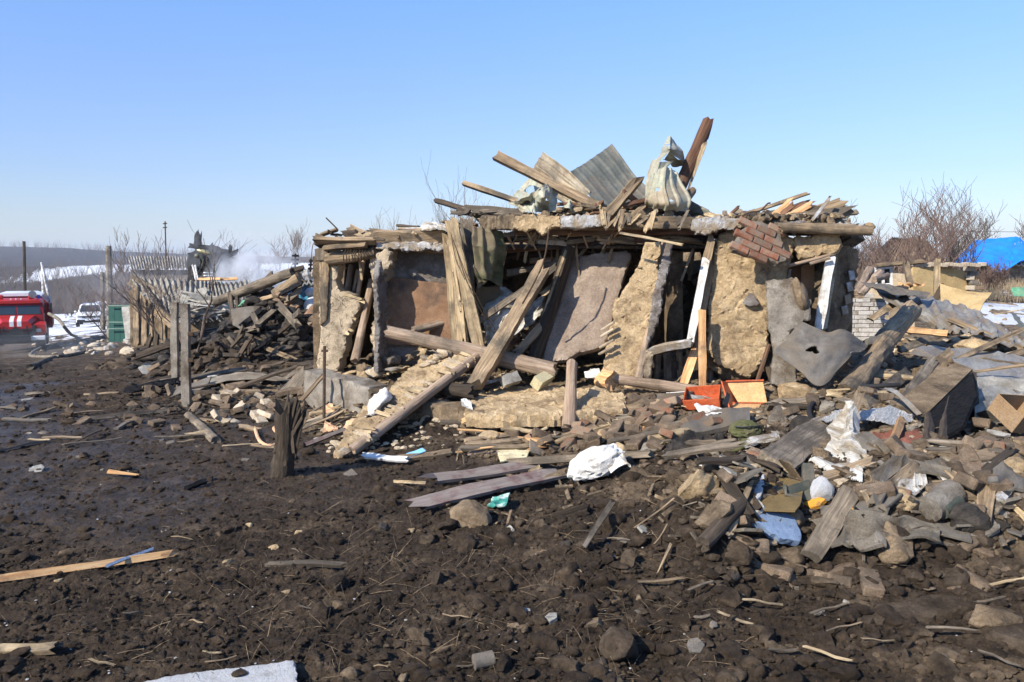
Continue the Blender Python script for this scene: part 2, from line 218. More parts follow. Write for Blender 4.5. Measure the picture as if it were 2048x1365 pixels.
def soil(name, stones=False):
    m = bpy.data.materials.new(name); m.use_nodes = True; n = m.node_tree; N = n.nodes; L = n.links; b = N['Principled BSDF']
    geo = N.new('ShaderNodeNewGeometry'); za = N.new('ShaderNodeAttribute'); za.attribute_name = 'zone'; sx = N.new('ShaderNodeSeparateColor'); L.new(za.outputs['Color'], sx.inputs[0])
    def ns(s, det=8, r=.65):
        t = N.new('ShaderNodeTexNoise'); t.inputs['Scale'].default_value = s; t.inputs['Detail'].default_value = det; t.inputs['Roughness'].default_value = r; L.new(geo.outputs['Position'], t.inputs[0]); return t.outputs['Fac']
    def ramp(fac, stops):
        c = N.new('ShaderNodeValToRGB'); L.new(fac, c.inputs[0]); e = c.color_ramp.elements
        e[0].position, e[0].color = stops[0][0], (*stops[0][1], 1); e[1].position, e[1].color = stops[-1][0], (*stops[-1][1], 1)
        for p_, c_ in stops[1:-1]: q = e.new(p_); q.color = (*c_, 1)
        return c.outputs[0]
    def mix(f, a, b_):
        x = N.new('ShaderNodeMix'); x.data_type = 'RGBA'
        L.new(f, x.inputs[0]); L.new(a, x.inputs[6]); L.new(b_, x.inputs[7]); return x.outputs[2]
    def rng(f, a, b_, c=0, d=1):
        x = N.new('ShaderNodeMapRange'); L.new(f, x.inputs[0]); x.inputs[1].default_value = a; x.inputs[2].default_value = b_; x.inputs[3].default_value = c; x.inputs[4].default_value = d; return x.outputs[0]
    def op(o, a, b_):
        x = N.new('ShaderNodeMath'); x.operation = o
        for i, q in enumerate((a, b_)):
            if isinstance(q, (int, float)): x.inputs[i].default_value = q
            else: L.new(q, x.inputs[i])
        return x.outputs[0]
    n1 = ns(3.1); n2 = ns(22, 6); n4 = ns(1.1, 5); nf = ns(.06, 10, .75)
    dark = ramp(n1, [(.3, (.036, .0255, .017)), (.5, (.066, .048, .033)), (.7, (.118, .087, .06))])
    sp = ramp(n2, [(.36, (.55, .55, .55)), (.66, (1.5, 1.45, 1.4))])
    mm = N.new('ShaderNodeMix'); mm.data_type = 'RGBA'; mm.blend_type = 'MULTIPLY'; mm.inputs[0].default_value = 1; L.new(dark, mm.inputs[6]); L.new(sp, mm.inputs[7]); dark = mm.outputs[2]
    clay = ramp(n2, [(.3, (.13, .094, .06)), (.5, (.245, .18, .115)), (.7, (.37, .28, .185))])
    cf = rng(op('ADD', sx.outputs[0], op('MULTIPLY', op('SUBTRACT', n1, .5), 1.5)), .25, .75)
    col = mix(cf, dark, clay)
    wood = ramp(nf, [(.35, (.04, .032, .033)), (.55, (.065, .052, .05)), (.7, (.11, .088, .075))])
    grass = ramp(n2, [(.3, (.2, .14, .075)), (.7, (.36, .27, .15))])
    gf = rng(sx.outputs[2], .15, .5); gm = rng(sx.outputs[2], .5, .9)
    col = mix(gf, col, mix(gm, wood, grass))
    snow = ramp(n2, [(.3, (.62, .66, .72)), (.7, (.82, .84, .87))])
    sf = rng(op('ADD', sx.outputs[1], op('MULTIPLY', op('SUBTRACT', ns(.8, 9, .7), .5), 1.6)), .45, .56)
    col = mix(sf, col, snow)
    cb_ = rng(ns(95, 4, .6), .66, .72); lt = N.new('ShaderNodeRGB'); lt.outputs[0].default_value = (.26, .2, .14, 1); col = mix(op('MULTIPLY', cb_, rng(sx.outputs[1], 0, .3, .75, 0)), col, lt.outputs[0])
    L.new(col, b.inputs['Base Color'])
    wet = op('MULTIPLY', rng(op('ADD', za.outputs['Alpha'], op('MULTIPLY', op('SUBTRACT', n4, .5), 1.4)), .35, 1.0), 1)
    L.new(rng(wet, 0, 1, .95, .36), b.inputs['Roughness']); b.inputs['Specular IOR Level'].default_value = .22
    bp = N.new('ShaderNodeBump'); bp.inputs['Distance'].default_value = .045; bp.inputs['Strength'].default_value = 1; L.new(ns(45, 9, .8), bp.inputs['Height']); L.new(bp.outputs[0], b.inputs['Normal'])
    return m
M['soil'] = soil('churned_soil')

# ------------------------------------------------------------------ object helpers
W0 = {}
def put(name, geo, m, parent=None, label=None, cat=None, group=None, kind=None, smooth=.6, zone=False, g=None):
    V, Fc = geo[0], geo[1]; V = np.asarray([tuple(q) for q in V] if not isinstance(V, np.ndarray) else V, float)
    gg = geo[2] if len(geo) > 2 and geo[2] is not None else V
    if parent is None: org = np.array([V[:, 0].mean(), V[:, 1].mean(), V[:, 2].min()])
    else: org = np.array(W0[parent.name])
    me = bpy.data.meshes.new(name)
    if isinstance(Fc, np.ndarray):
        k = Fc.shape[1]; me.vertices.add(len(V)); me.vertices.foreach_set('co', (V - org).astype(np.float32).ravel())
        me.loops.add(Fc.size); me.loops.foreach_set('vertex_index', Fc.astype(np.int32).ravel())
        me.polygons.add(len(Fc)); me.polygons.foreach_set('loop_start', np.arange(0, Fc.size, k, dtype=np.int32)); me.update(calc_edges=True)
    else:
        me.from_pydata((V - org).tolist(), [], [tuple(int(i) for i in f) for f in Fc]); me.update()
    a = me.attributes.new('g', 'FLOAT_VECTOR', 'POINT'); a.data.foreach_set('vector', np.asarray(gg, np.float32).ravel())
    if zone is not False and zone is not None:
        a = me.attributes.new('zone', 'FLOAT_COLOR', 'POINT'); a.data.foreach_set('color', np.asarray(zone, np.float32).ravel())
    if isinstance(m, (list, tuple)):
        for q in m: me.materials.append(q)
        if len(geo) > 3: me.polygons.foreach_set('material_index', np.asarray(geo[3], np.int32))
    else: me.materials.append(m)
    if smooth:
        me.polygons.foreach_set('use_smooth', np.ones(len(me.polygons), bool))
        if smooth < 3: me.set_sharp_from_angle(angle=smooth)
    o = bpy.data.objects.new(name, me); C.objects.link(o); W0[o.name] = org
    if parent is not None: o.parent = parent; o.location = (0, 0, 0)
    else: o.location = org
    for k_, v_ in (('label', label), ('category', cat), ('group', group), ('kind', kind)):
        if v_: o[k_] = v_
    return o
def empty(name, p, label, cat, group=None, kind=None):
    o = bpy.data.objects.new(name, None); C.objects.link(o); o.location = p; W0[o.name] = np.array(p); o.empty_display_size = .2
    o['label'] = label; o['category'] = cat
    if group: o['group'] = group
    return o
def join(*gs):
    Vs, Fs, Gs, n = [], [], [], 0
    for g_ in gs:
        v = np.asarray([tuple(q) for q in g_[0]] if not isinstance(g_[0], np.ndarray) else g_[0], float); Vs.append(v)
        gg = g_[2] if len(g_) > 2 and g_[2] is not None else v; Gs.append(np.asarray(gg, float))
        Fs += [tuple(int(i) + n for i in f) for f in g_[1]]; n += len(v)
    return np.vstack(Vs), Fs, np.vstack(Gs)
def frame(p0, p1, face=None):
    z = (p1 - p0).normalized(); f = Vector(face) if face is not None else Vector((-.2, -1, .35))
    y = f - z * f.dot(z)
    if y.length < 1e-3: y = Vector((1, 0, 0)) - z * z.x
    y.normalize(); x = y.cross(z).normalized(); return x, y, z
def plank(p0, p1, w, t, jag=.5, face=None, seg=None, bend=0.0, taper=0.0):
    p0 = Vector(p0); p1 = Vector(p1); x, y, z = frame(p0, p1, face); Ln = (p1 - p0).length
    seg = seg or max(3, min(22, int(Ln / .08))); sd = rnd.random() * 100
    prof = [(-.5, -.5), (0, -.52), (.5, -.5), (.5, .5), (.17, .5), (-.17, .5), (-.5, .5)]; k = len(prof); V = []; Gg = []
    je = [rnd.uniform(-1, 1) * jag * w * 1.1 for _ in prof]; je2 = [rnd.uniform(-1, 1) * jag * w * 1.1 for _ in prof]
    for i in range(seg + 1):
        s = i / seg; wv = 1 + .06 * math.sin(s * 9 + sd) + rnd.uniform(-.03, .03); wv *= 1 - taper * s
        off = bend * math.sin(s * math.pi); c = p0 + z * (s * Ln) + y * (off + .006 * math.sin(s * 7 + sd))
        for j, (a, b) in enumerate(prof):
            dz = je[j] if i == 0 else (je2[j] if i == seg else 0)
            q = c + x * (a * w * wv + rnd.uniform(-.02, .02) * w) + y * (b * t * (1 + rnd.uniform(-.08, .08))) + z * dz
            V.append(q); Gg.append((a * w + sd, b * t, s * Ln))
    Fc = []
    for i in range(seg):
        for j in range(k):
            a = i * k + j; b = i * k + (j + 1) % k; Fc.append((a, b, b + k, a + k))
    Fc.append(tuple(range(k))[::-1]); Fc.append(tuple(range(seg * k, seg * k + k)))
    return V, Fc, Gg
def log(p0, p1, r0, r1=None, n=14, bend=0.0, jag=.3, lump=.07):
    p0 = Vector(p0); p1 = Vector(p1); r1 = r1 or r0; x, y, z = frame(p0, p1); Ln = (p1 - p0).length
    seg = max(4, min(26, int(Ln / .09))); sd = rnd.random() * 100; V = []; Gg = []; ph = rnd.uniform(0, 6)
    jj = [rnd.uniform(-1, 1) * jag * r0 for _ in range(n)]; jk = [rnd.uniform(-1, 1) * jag * r0 for _ in range(n)]
    for i in range(seg + 1):
        s = i / seg; c = p0 + z * (s * Ln) + x * (bend * math.sin(s * math.pi)) + y * (.3 * bend * math.sin(s * 5 + ph)); rr = r0 + (r1 - r0) * s
        for j in range(n):
            an = 2 * math.pi * j / n; r = rr * (1 + lump * math.sin(an * 2 + s * 6 + ph) + lump * .6 * math.sin(an * 5 + s * 17 + ph) + rnd.uniform(-.03, .03))
            dz = jj[j] if i == 0 else (jk[j] if i == seg else 0)
            V.append(c + x * (r * math.cos(an)) + y * (r * math.sin(an)) + z * dz); Gg.append((r * math.cos(an) + sd, r * math.sin(an), s * Ln))
    Fc = []
    for i in range(seg):
        for j in range(n):
            a = i * n + j; b = i * n + (j + 1) % n; Fc.append((a, b, b + n, a + n))
    V.append(p0 + z * jag * r0 * .6); V.append(p1 - z * jag * r0 * .6); Gg += [(sd, 0, 0), (sd, 0, Ln)]; a0 = len(V) - 2
    for j in range(n): Fc.append(((j + 1) % n, j, a0)); Fc.append((seg * n + j, seg * n + (j + 1) % n, a0 + 1))
    return V, Fc, Gg
def tube(pts, r, n=6, r1=None):
    pts = [Vector(p) for p in pts]; V = []; Fc = []; m = len(pts); r1 = r if r1 is None else r1
    for i, p in enumerate(pts):
        t = (pts[min(i + 1, m - 1)] - pts[max(i - 1, 0)]).normalized(); a = Vector((0, 0, 1)) if abs(t.z) < .9 else Vector((1, 0, 0))
        x = t.cross(a).normalized(); y = t.cross(x); rr = r + (r1 - r) * i / max(1, m - 1)
        V += [p + (x * math.cos(k * 2 * math.pi / n) + y * math.sin(k * 2 * math.pi / n)) * rr for k in range(n)]
    for i in range(m - 1):
        for k in range(n): a = i * n + k; b = i * n + (k + 1) % n; Fc.append((a, b, b + n, a + n))
    Fc.append(tuple(range(n))[::-1]); Fc.append(tuple(range((m - 1) * n, m * n))); return V, Fc, None
def spline(pts, k=6):
    pts = [Vector(p) for p in pts]; out = []; q = [pts[0]] + pts + [pts[-1]]
    for i in range(1, len(q) - 2):
        for j in range(k):
            t = j / k; a, b, c, d = q[i - 1:i + 3]
            out.append(.5 * ((2 * b) + (c - a) * t + (2 * a - 5 * b + 4 * c - d) * t * t + (3 * b - a - 3 * c + d) * t ** 3))
    out.append(pts[-1]); return out
def on_plane(uv, pl):
    A, B, D = [P(*q) for q in pl]; n = (B - A).cross(D - A).normalized(); o = Vector((0, 0, CAMH)); out = []
    for u, v in uv:
        d = ray(u, v); out.append(o + d * ((A - o).dot(n) / d.dot(n)))
    if n.dot(A - o) > 0: n = -n
    return out, n
def slab(uv, pl, thick=.1, rough=.012, res=.03, jag=.015, freq=6, pts=None, n=None, back=.5, crack=0.0, bulge=0.0):
    """an irregular slab: outline (photo pixels met with a plane, or points) triangulated, front displaced, given thickness"""
    if pts is None: pts, n = on_plane(uv, pl)
    o = pts[0]; a = Vector((0, 0, 1)) if abs(n.z) < .8 else Vector((0, 1, 0)); X = a.cross(n).normalized(); Y = n.cross(X)
    q = [((p - o).dot(X), (p - o).dot(Y)) for p in pts]; sd = rnd.randint(0, 60)
    ol = []; m = len(q)
    for i in range(m):
        a0, b0 = q[i], q[(i + 1) % m]; L_ = math.hypot(b0[0] - a0[0], b0[1] - a0[1]); k = max(1, int(L_ / (res * 1.1)))
        nx, ny = -(b0[1] - a0[1]) / (L_ + 1e-9), (b0[0] - a0[0]) / (L_ + 1e-9)
        for j in range(k):
            t = j / k; jj = jag * (rnd.uniform(-1, 1) * .75 + .6 * math.sin(i * 3.1 + t * L_ / .11 + sd))
            ol.append((a0[0] + (b0[0] - a0[0]) * t + nx * jj, a0[1] + (b0[1] - a0[1]) * t + ny * jj))
    xs = [p[0] for p in ol]; ys = [p[1] for p in ol]; ins = []; cx = sum(xs) / len(xs); cy = sum(ys) / len(ys)
    xx = min(xs)
    while xx < max(xs):
        yy = min(ys)
        while yy < max(ys): ins.append((xx + rnd.uniform(-.3, .3) * res, yy + rnd.uniform(-.3, .3) * res)); yy += res
        xx += res
    vin = ol + ins; E = [(i, (i + 1) % len(ol)) for i in range(len(ol))]
    vo, eo, fo, ov, oe, of = delaunay_2d_cdt([Vector(p) for p in vin], E, [], 1, 1e-5)
    A = np.array([(p.x, p.y) for p in vo]); Fc = [tuple(f) for f in fo]
    cnt = {}
    for f in Fc:
        for i in range(len(f)):
            e = (f[i], f[(i + 1) % len(f)]); cnt[e] = 1
    rim = [e for e in cnt if (e[1], e[0]) not in cnt]; rv = set(i for e in rim for i in e)
    d = rough * (fbm(A[:, 0], A[:, 1], freq * 1.6, 4, .75, sd) * 1.25)
    if crack: d = d - crack * np.clip(1 - np.abs(fbm(A[:, 0], A[:, 1], freq * .55, 3, .5, sd + 5)) / .045, 0, 1)
    if bulge: d = d + bulge * fbm(A[:, 0], A[:, 1], 1.3, 2, .5, sd + 3)
    x3, y3, n3_ = np.array(X), np.array(Y), np.array(n); base = np.array(o) + A[:, :1] * x3 + A[:, 1:] * y3
    fr = base + d[:, None] * n3_; isr = np.array([i in rv for i in range(len(A))])
    fr[isr] -= n3_ * rough * .7
    bk = base - n3_ * thick + (fbm(A[:, 0], A[:, 1], freq, 3, .6, sd + 9) * rough * back)[:, None] * n3_
    if Fc:
        f = Fc[0]; nn = np.cross(fr[f[1]] - fr[f[0]], fr[f[2]] - fr[f[0]])
        if nn @ n3_ < 0: Fc = [t[::-1] for t in Fc]; rim = [(b, a_) for a_, b in rim]
    N_ = len(A); mids = {}; V = [fr, bk]; mid = []
    for i in rv:
        mids[i] = 2 * N_ + len(mid); c2 = np.array([cx, cy]); dr = A[i] - c2; dr = dr / (np.linalg.norm(dr) + 1e-9) * rnd.uniform(-.15, .3) * min(thick, .08)
        mid.append(base[i] - n3_ * thick * rnd.uniform(.35, .6) + x3 * dr[0] + y3 * dr[1])
    V = np.vstack([fr, bk, np.array(mid)]); Fo = list(Fc) + [tuple(i + N_ for i in t[::-1]) for t in Fc]
    for a_, b in rim: Fo += [(b, a_, mids[a_], mids[b]), (mids[b], mids[a_], a_ + N_, b + N_)]
    Gg = np.zeros_like(V); rel = V - np.array(o); Gg[:, 0] = rel @ x3; Gg[:, 1] = rel @ n3_; Gg[:, 2] = rel @ y3; Gg += rnd.random() * 50
    return V, Fo, Gg
def cat_rom(net, n, m, lin=False):
    """Catmull-Rom surface over a net of points -> (n, m, 3)"""
    A = np.array([[tuple(p) for p in r] for r in net], float)
    def interp(A, n):
        k = A.shape[0]; 
        if lin and k > 2:
            s = np.linspace(0, k - 1 - 1e-9, n); i = s.astype(int); t = (s - i)[:, None, None]; return A[i] * (1 - t) + A[i + 1] * t
        if k == 2: t = np.linspace(0, 1, n)[:, None, None]; return A[0] * (1 - t) + A[1] * t
        Q = np.concatenate([2 * A[:1] - A[1:2], A, 2 * A[-1:] - A[-2:-1]]); s = np.linspace(0, k - 1 - 1e-9, n); i = s.astype(int); t = (s - i)[:, None, None]
        a, b, c, d = Q[i], Q[i + 1], Q[i + 2], Q[i + 3]
        return .5 * (2 * b + (c - a) * t + (2 * a - 5 * b + 4 * c - d) * t ** 2 + (3 * b - a - 3 * c + d) * t ** 3)
    A = interp(A, n); return interp(A.transpose(1, 0, 2), m).transpose(1, 0, 2)
def sheet(net, n=40, m=40, thick=.004, wr=.01, wf=5, corr=None, holes=(), jag=0, ridge=0, lin=False):
    """a bent sheet through a net of points; corr=(count, depth, 'u'|'v') gives it ribs, holes=[(s,t,r)]"""
    A = cat_rom(net, n, m, lin); S, T = np.meshgrid(np.linspace(0, 1, n), np.linspace(0, 1, m), indexing='ij')
    du = np.gradient(A, axis=0); dv = np.gradient(A, axis=1); nn = np.cross(du, dv); nn /= (np.linalg.norm(nn, axis=2, keepdims=True) + 1e-9)
    if (nn.mean((0, 1)) @ np.array([0, -1, .3])) < 0: nn = -nn
    sz = np.linalg.norm(A[-1, 0] - A[0, 0]) + 1e-6; sw = np.linalg.norm(A[0, -1] - A[0, 0]) + 1e-6; sd = rnd.randint(0, 80)
    X, Y = S * sz, T * sw; d = min(wr, .16 / wf) * fbm(X, Y, wf / 2, 3, .42, sd) * 2.6
    if ridge: d = d + min(ridge, .13 / wf) * (1 - np.abs(fbm(X + .15 * fbm(X, Y, wf * .4, 2, .5, sd), Y, wf * .7, 2, .4, sd + 4)) * 4.5).clip(0, 1) ** 1.5
    if corr:
        cnt, dep, ax = corr[:3]; q = (T if ax == 'v' else S) * cnt
        d = d + (dep * np.sin(q * 2 * np.pi) if len(corr) < 4 else dep * (np.clip(np.abs((q % 1) - .5) * 9 - 2.6, 0, 1)))
    A = A + nn * d[..., None]
    if jag:
        A[0] += (A[0] - A[1]) * rg.uniform(-1, 1, (m, 1)) * jag; A[-1] += (A[-1] - A[-2]) * rg.uniform(-1, 1, (m, 1)) * jag
        A[:, 0] += (A[:, 0] - A[:, 1]) * rg.uniform(-1, 1, (n, 1)) * jag; A[:, -1] += (A[:, -1] - A[:, -2]) * rg.uniform(-1, 1, (n, 1)) * jag
    V1 = A.reshape(-1, 3); V2 = (A - nn * thick).reshape(-1, 3); N_ = len(V1); Fc = []
    keep = np.ones((n - 1, m - 1), bool)
    for (s, t, r) in holes:
        for i in range(n - 1):
            for j in range(m - 1):
                if math.hypot(((i + .5) / (n - 1) - s) * sz, ((j + .5) / (m - 1) - t) * sw) < r * (1 + .3 * math.sin(2 * math.atan2(i / n - s, j / m - t) + 1) + .15 * math.sin(3 * math.atan2(i / n - s, j / m - t))): keep[i, j] = False
    def cell(i, j): return 0 <= i < n - 1 and 0 <= j < m - 1 and keep[i, j]
    for i in range(n - 1):
        for j in range(m - 1):
            if not keep[i, j]: continue
            a, b, c, d_ = i * m + j, (i + 1) * m + j, (i + 1) * m + j + 1, i * m + j + 1
            Fc += [(a, b, c, d_), (d_ + N_, c + N_, b + N_, a + N_)]
            for (ii, jj, e0, e1) in ((i, j - 1, a, b), (i + 1, j, b, c), (i, j + 1, c, d_), (i - 1, j, d_, a)):
                if not cell(ii, jj): Fc.append((e1, e0, e0 + N_, e1 + N_))
    Gg = np.stack([X, Y, 0 * X], -1).reshape(-1, 3) + rnd.random() * 30
    return np.vstack([V1, V2]), Fc, np.vstack([Gg, Gg])
def box(c, s, R=None, bev=0.0):
    c = Vector(c); h = [q / 2 for q in s]; V = []; 
    if bev <= 0:
        V = [Vector((x * h[0], y * h[1], z * h[2])) for x in (-1, 1) for y in (-1, 1) for z in (-1, 1)]
        Fc = [(0, 1, 3, 2), (4, 6, 7, 5), (0, 4, 5, 1), (2, 3, 7, 6), (0, 2, 6, 4), (1, 5, 7, 3)]
    else:
        bm = bmesh.new(); bmesh.ops.create_cube(bm, size=1)
        for v in bm.verts: v.co = Vector((v.co.x * s[0], v.co.y * s[1], v.co.z * s[2]))
        bmesh.ops.bevel(bm, geom=bm.edges[:], offset=bev, segments=1, affect='EDGES'); bm.verts.index_update()
        V = [v.co.copy() for v in bm.verts]; Fc = [tuple(v.index for v in f.verts) for f in bm.faces]; bm.free()
    if R is not None: V = [R @ v for v in V]
    g_ = [tuple(v) for v in V]; return [v + c for v in V], Fc, g_
def rotm(ax, ay, az): return Matrix.Rotation(az, 3, 'Z') @ Matrix.Rotation(ay, 3, 'Y') @ Matrix.Rotation(ax, 3, 'X')
def ico(sub):
    bm = bmesh.new(); bmesh.ops.create_icosphere(bm, subdivisions=sub, radius=1); V = np.array([tuple(v.co) for v in bm.verts]); Fc = np.array([[v.index for v in f.verts] for f in bm.faces]); bm.free(); return V, Fc
ICO = {k: ico(k) for k in (1, 2, 3, 4)}
def rock(c, s, sub=3, rough=.28, cut=True, R=None):
    V, Fc = ICO[sub]; V = V.copy(); sd = rnd.randint(0, 90)
    if cut:
        for _ in range(7):
            n = rg.normal(size=3); n /= np.linalg.norm(n); h = rnd.uniform(.45, .8); d = V @ n - h; V -= np.outer(np.clip(d, 0, None) * .9, n)
    V *= (1 + rough * n3(V, 1.1, sd, 3) * 1.5 + rough * .6 * n3(V, 3.4, sd + 3, 4))[:, None]
    V *= np.array(s) ; Rm = np.array(R if R is not None else rotm(rnd.uniform(-.4, .4), rnd.uniform(-.4, .4), rnd.uniform(0, 6)))
    V = V @ Rm.T; return V + np.array(c), Fc, V * 1.0 + rnd.random() * 9

# ------------------------------------------------------------------ the ground, one sheet to the horizon
th = np.concatenate([np.linspace(-math.pi, -.70, 30)[:-1], np.linspace(-.70, .70, 700), np.linspace(.70, math.pi, 30)[1:]])
rr = np.concatenate([np.geomspace(.35, 2.9, 26)[:-1], np.geomspace(2.9, 15, 400)[:-1], np.geomspace(15, 120, 170)[:-1], np.geomspace(120, 4200, 70)])
TH, RR = np.meshgrid(th, rr); X = np.sin(TH) * RR; Y = np.cos(TH) * RR
Zh, Zn = heights(X, Y)
bad = (np.abs(TH) > 1.0)
Zh = np.where(bad, Zh * np.clip(1 - (np.abs(TH) - 1.0), .0, 1), Zh)
V = np.stack([X, Y, Zh], -1).reshape(-1, 3); nr, na = TH.shape
i = np.arange(nr - 1)[:, None] * na + np.arange(na - 1)[None]; Fq = np.stack([i, i + 1, i + na + 1, i + na], -1).reshape(-1, 4)
zc = np.stack([Zn[..., 1], Zn[..., 2], Zn[..., 3], Zn[..., 4]], -1).reshape(-1, 4)
gr = put('ground', (V, Fq), M['soil'], kind='structure', smooth=4, zone=zc)
gr['label'] = 'churned dark mud and soil with rubble, snow patches further off'

# clods: tens of thousands of small lumps, one object
def clods(name, count, rmin, rmax, smin, smax, sub, umin=-250, umax=2300, label=None, keep=None, flatz=.65, expo=2.6):
    r = np.exp(rg.uniform(math.log(rmin), math.log(rmax), count)); u = rg.uniform(umin, umax, count); x = (u - 1024) / F * r; y = r
    h, zn = heights(x, y); ok = rg.rand(count) < np.clip(zn[:, 0] * .95 - zn[:, 2] * 1.2, .08, 1)
    if keep is not None: ok &= keep(u, y)
    x, y, h, zn = x[ok], y[ok], h[ok], zn[ok]; k = len(x); S = smin * (smax / smin) ** (rg.rand(k) ** expo) * (r[ok] / 5) ** .35
    B, Fc = ICO[sub]; var = []
    for q in range(14):
        b = B.copy()
        for _ in range(6):
            n = rg.normal(size=3); n /= np.linalg.norm(n); d = b @ n - rg.uniform(.4, .8); b -= np.outer(np.clip(d, 0, None) * .9, n)
        var.append(b * (1 + .5 * n3(b, 1.5, q, 3))[:, None] * rg.uniform(.65, 1.3, 3))
    var = np.array(var); vi = rg.randint(0, 14, k); an = rg.rand(k) * 6.28; c, s = np.cos(an), np.sin(an)
    VV = var[vi] * S[:, None, None]; xx = VV[..., 0] * c[:, None] - VV[..., 1] * s[:, None]; yy = VV[..., 0] * s[:, None] + VV[..., 1] * c[:, None]
    VV = np.stack([xx + x[:, None], yy + y[:, None], VV[..., 2] * flatz + (h + S * .18)[:, None]], -1)
    n = B.shape[0]; FF = (Fc[None] + (np.arange(k) * n)[:, None, None]).reshape(-1, 3)
    tint = zn[:, [1, 2, 3, 4]].copy(); tint[:, 0] = np.clip(tint[:, 0] + rg.normal(0, .14, k), 0, 1); tint[:, 1] = 0; tint[:, 3] *= .3
    o = put(name, (VV.reshape(-1, 3), FF), M['soil'], kind='stuff', smooth=.7, zone=np.repeat(tint, n, 0)); o['label'] = label; return o
clods('soil_crumbs', 42000, 2.9, 13, .005, .030, 1, label='small loose crumbs of dark soil covering the ground')
clods('soil_clods', 3600, 3.0, 15, .014, .055, 2, label='fist sized clods of churned soil and clay', expo=2.2)
clods('soil_lumps', 3800, 3.0, 6.8, .016, .085, 2, umin=560, label='lumpy heaps of big soil clods near the mound', expo=2.8, keep=lambda u, y: rg.rand(len(u)) < np.clip((u - 500) / 900, 0, 1))
# ------------------------------------------------------------------ the ruined house
def dF(u, off=0.0): return 10.3 - 1.3 * (u - 640) / 1100 + off
ox = P(1190, 770, dF(1190)); H = empty('ruined_house', (ox.x, ox.y, ground(ox.x, ox.y + .6)), 'collapsed clay house with torn metal roof and broken log eaves', 'house')
def pf(off=0.0, tu=0.0): return ((640, 480, dF(640, off)), (1740, 480, dF(1740, off + tu)), (640, 760, dF(640, off)))
def hs(name, uv, m, pl=None, thick=.16, label=None, **k): return put(name, slab(uv, pl or pf(), thick, **k), M[m], H, label=label)
def hp(name, a, b, w, t, m='wood', label=None, **k): return put(name, plank(P(*a), P(*b), px(w, a[2]), t, **k), M[m], H, label=label)
def hl(name, a, b, w, m='wood', w1=None, label=None, **k): return put(name, log(P(*a), P(*b), px(w, a[2]) / 2, px(w1 or w, b[2]) / 2, **k), M[m], H, label=label)
# enclosing structure: rear and side walls, ceiling, inner floor heap
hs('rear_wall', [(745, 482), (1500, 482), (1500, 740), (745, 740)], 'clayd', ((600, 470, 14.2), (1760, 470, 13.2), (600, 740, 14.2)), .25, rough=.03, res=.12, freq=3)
A0, A1, A2, A3 = P(655, 491, 10.45), P(1690, 462, 9.3), P(1480, 480, 13.2), P(770, 490, 14.2)
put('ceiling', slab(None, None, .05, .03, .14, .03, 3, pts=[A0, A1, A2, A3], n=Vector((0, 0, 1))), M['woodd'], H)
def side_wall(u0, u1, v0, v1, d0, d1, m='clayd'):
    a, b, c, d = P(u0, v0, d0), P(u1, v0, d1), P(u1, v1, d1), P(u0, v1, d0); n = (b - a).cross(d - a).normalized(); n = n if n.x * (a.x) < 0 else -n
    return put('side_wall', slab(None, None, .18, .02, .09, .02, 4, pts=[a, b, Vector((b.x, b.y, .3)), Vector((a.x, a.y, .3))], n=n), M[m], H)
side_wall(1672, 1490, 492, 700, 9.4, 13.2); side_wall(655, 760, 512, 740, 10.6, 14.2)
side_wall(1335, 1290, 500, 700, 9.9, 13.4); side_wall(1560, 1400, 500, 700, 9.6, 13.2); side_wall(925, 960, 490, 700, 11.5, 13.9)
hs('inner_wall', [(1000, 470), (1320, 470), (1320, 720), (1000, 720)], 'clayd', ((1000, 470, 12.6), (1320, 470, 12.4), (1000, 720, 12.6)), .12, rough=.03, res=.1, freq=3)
# left corner: pale plaster wall torn away on a diagonal
hs('corner_wall', [(640, 500), (668, 497), (676, 525), (672, 560), (682, 583), (700, 590), (718, 598), (716, 622), (705, 640), (700, 660), (690, 680), (687, 705), (680, 730), (668, 752), (634, 756), (636, 700), (641, 600)], 'clayp', thick=.2, rough=.02, res=.028, jag=.018, freq=7, crack=.012)
hs('corner_post', [(638, 500), (655, 498), (657, 560), (652, 640), (640, 650)], 'wood', pf(-.05), .1, rough=.01, res=.03, jag=.006)
hs('corner_block', [(629, 498), (655, 496), (655, 520), (630, 522)], 'woodg', pf(-.08), .14, rough=.006, res=.04, jag=.004)
hl('lintel_log', (655, 520, 10.2), (752, 505, 10.1), 24, 'wood', lump=.1)
for k in range(9):
    u = 692 + k * 6 + rnd.uniform(-1, 1); c0 = P(u, 497, 10.06); c1 = P(u - 5, 523, 10.06)
    put('wire_tie', tube(spline([c0, (c0 + c1) / 2 + Vector((0, -.09, 0)), c1]), .006, 5), M['iron'], H)
hp('roof_board', (627, 481, 10.1), (750, 483, 10.0), 8, .1, 'wood', face=(0, -1, .6)); hp('roof_board', (632, 488, 10.25), (748, 490, 10.1), 10, .12, 'woodd')
hp('roof_board', (650, 497, 10.1), (735, 490, 10.0), 9, .06, 'wood'); hp('roof_board', (640, 471, 10.6), (676, 459, 10.6), 6, .05, 'wood')
hp('roof_board', (700, 458, 10.8), (745, 478, 10.4), 16, .05, 'wood'); hp('roof_board', (692, 470, 10.5), (722, 482, 10.2), 9, .06, 'woodd'); hp('roof_board', (708, 475, 10.7), (775, 472, 10.6), 14, .05, 'wood')
hp('roof_board', (672, 478, 10.4), (700, 486, 10.2), 9, .05, 'woodd'); hp('roof_board', (740, 462, 10.3), (800, 468, 10.2), 8, .05, 'wood')
put('bent_wire', tube(spline([P(636, 487, 10.5), P(640, 472, 10.5), P(672, 460, 10.5), P(673, 457, 10.5), P(652, 436, 10.5)]), .009, 6), M['iron'], H)
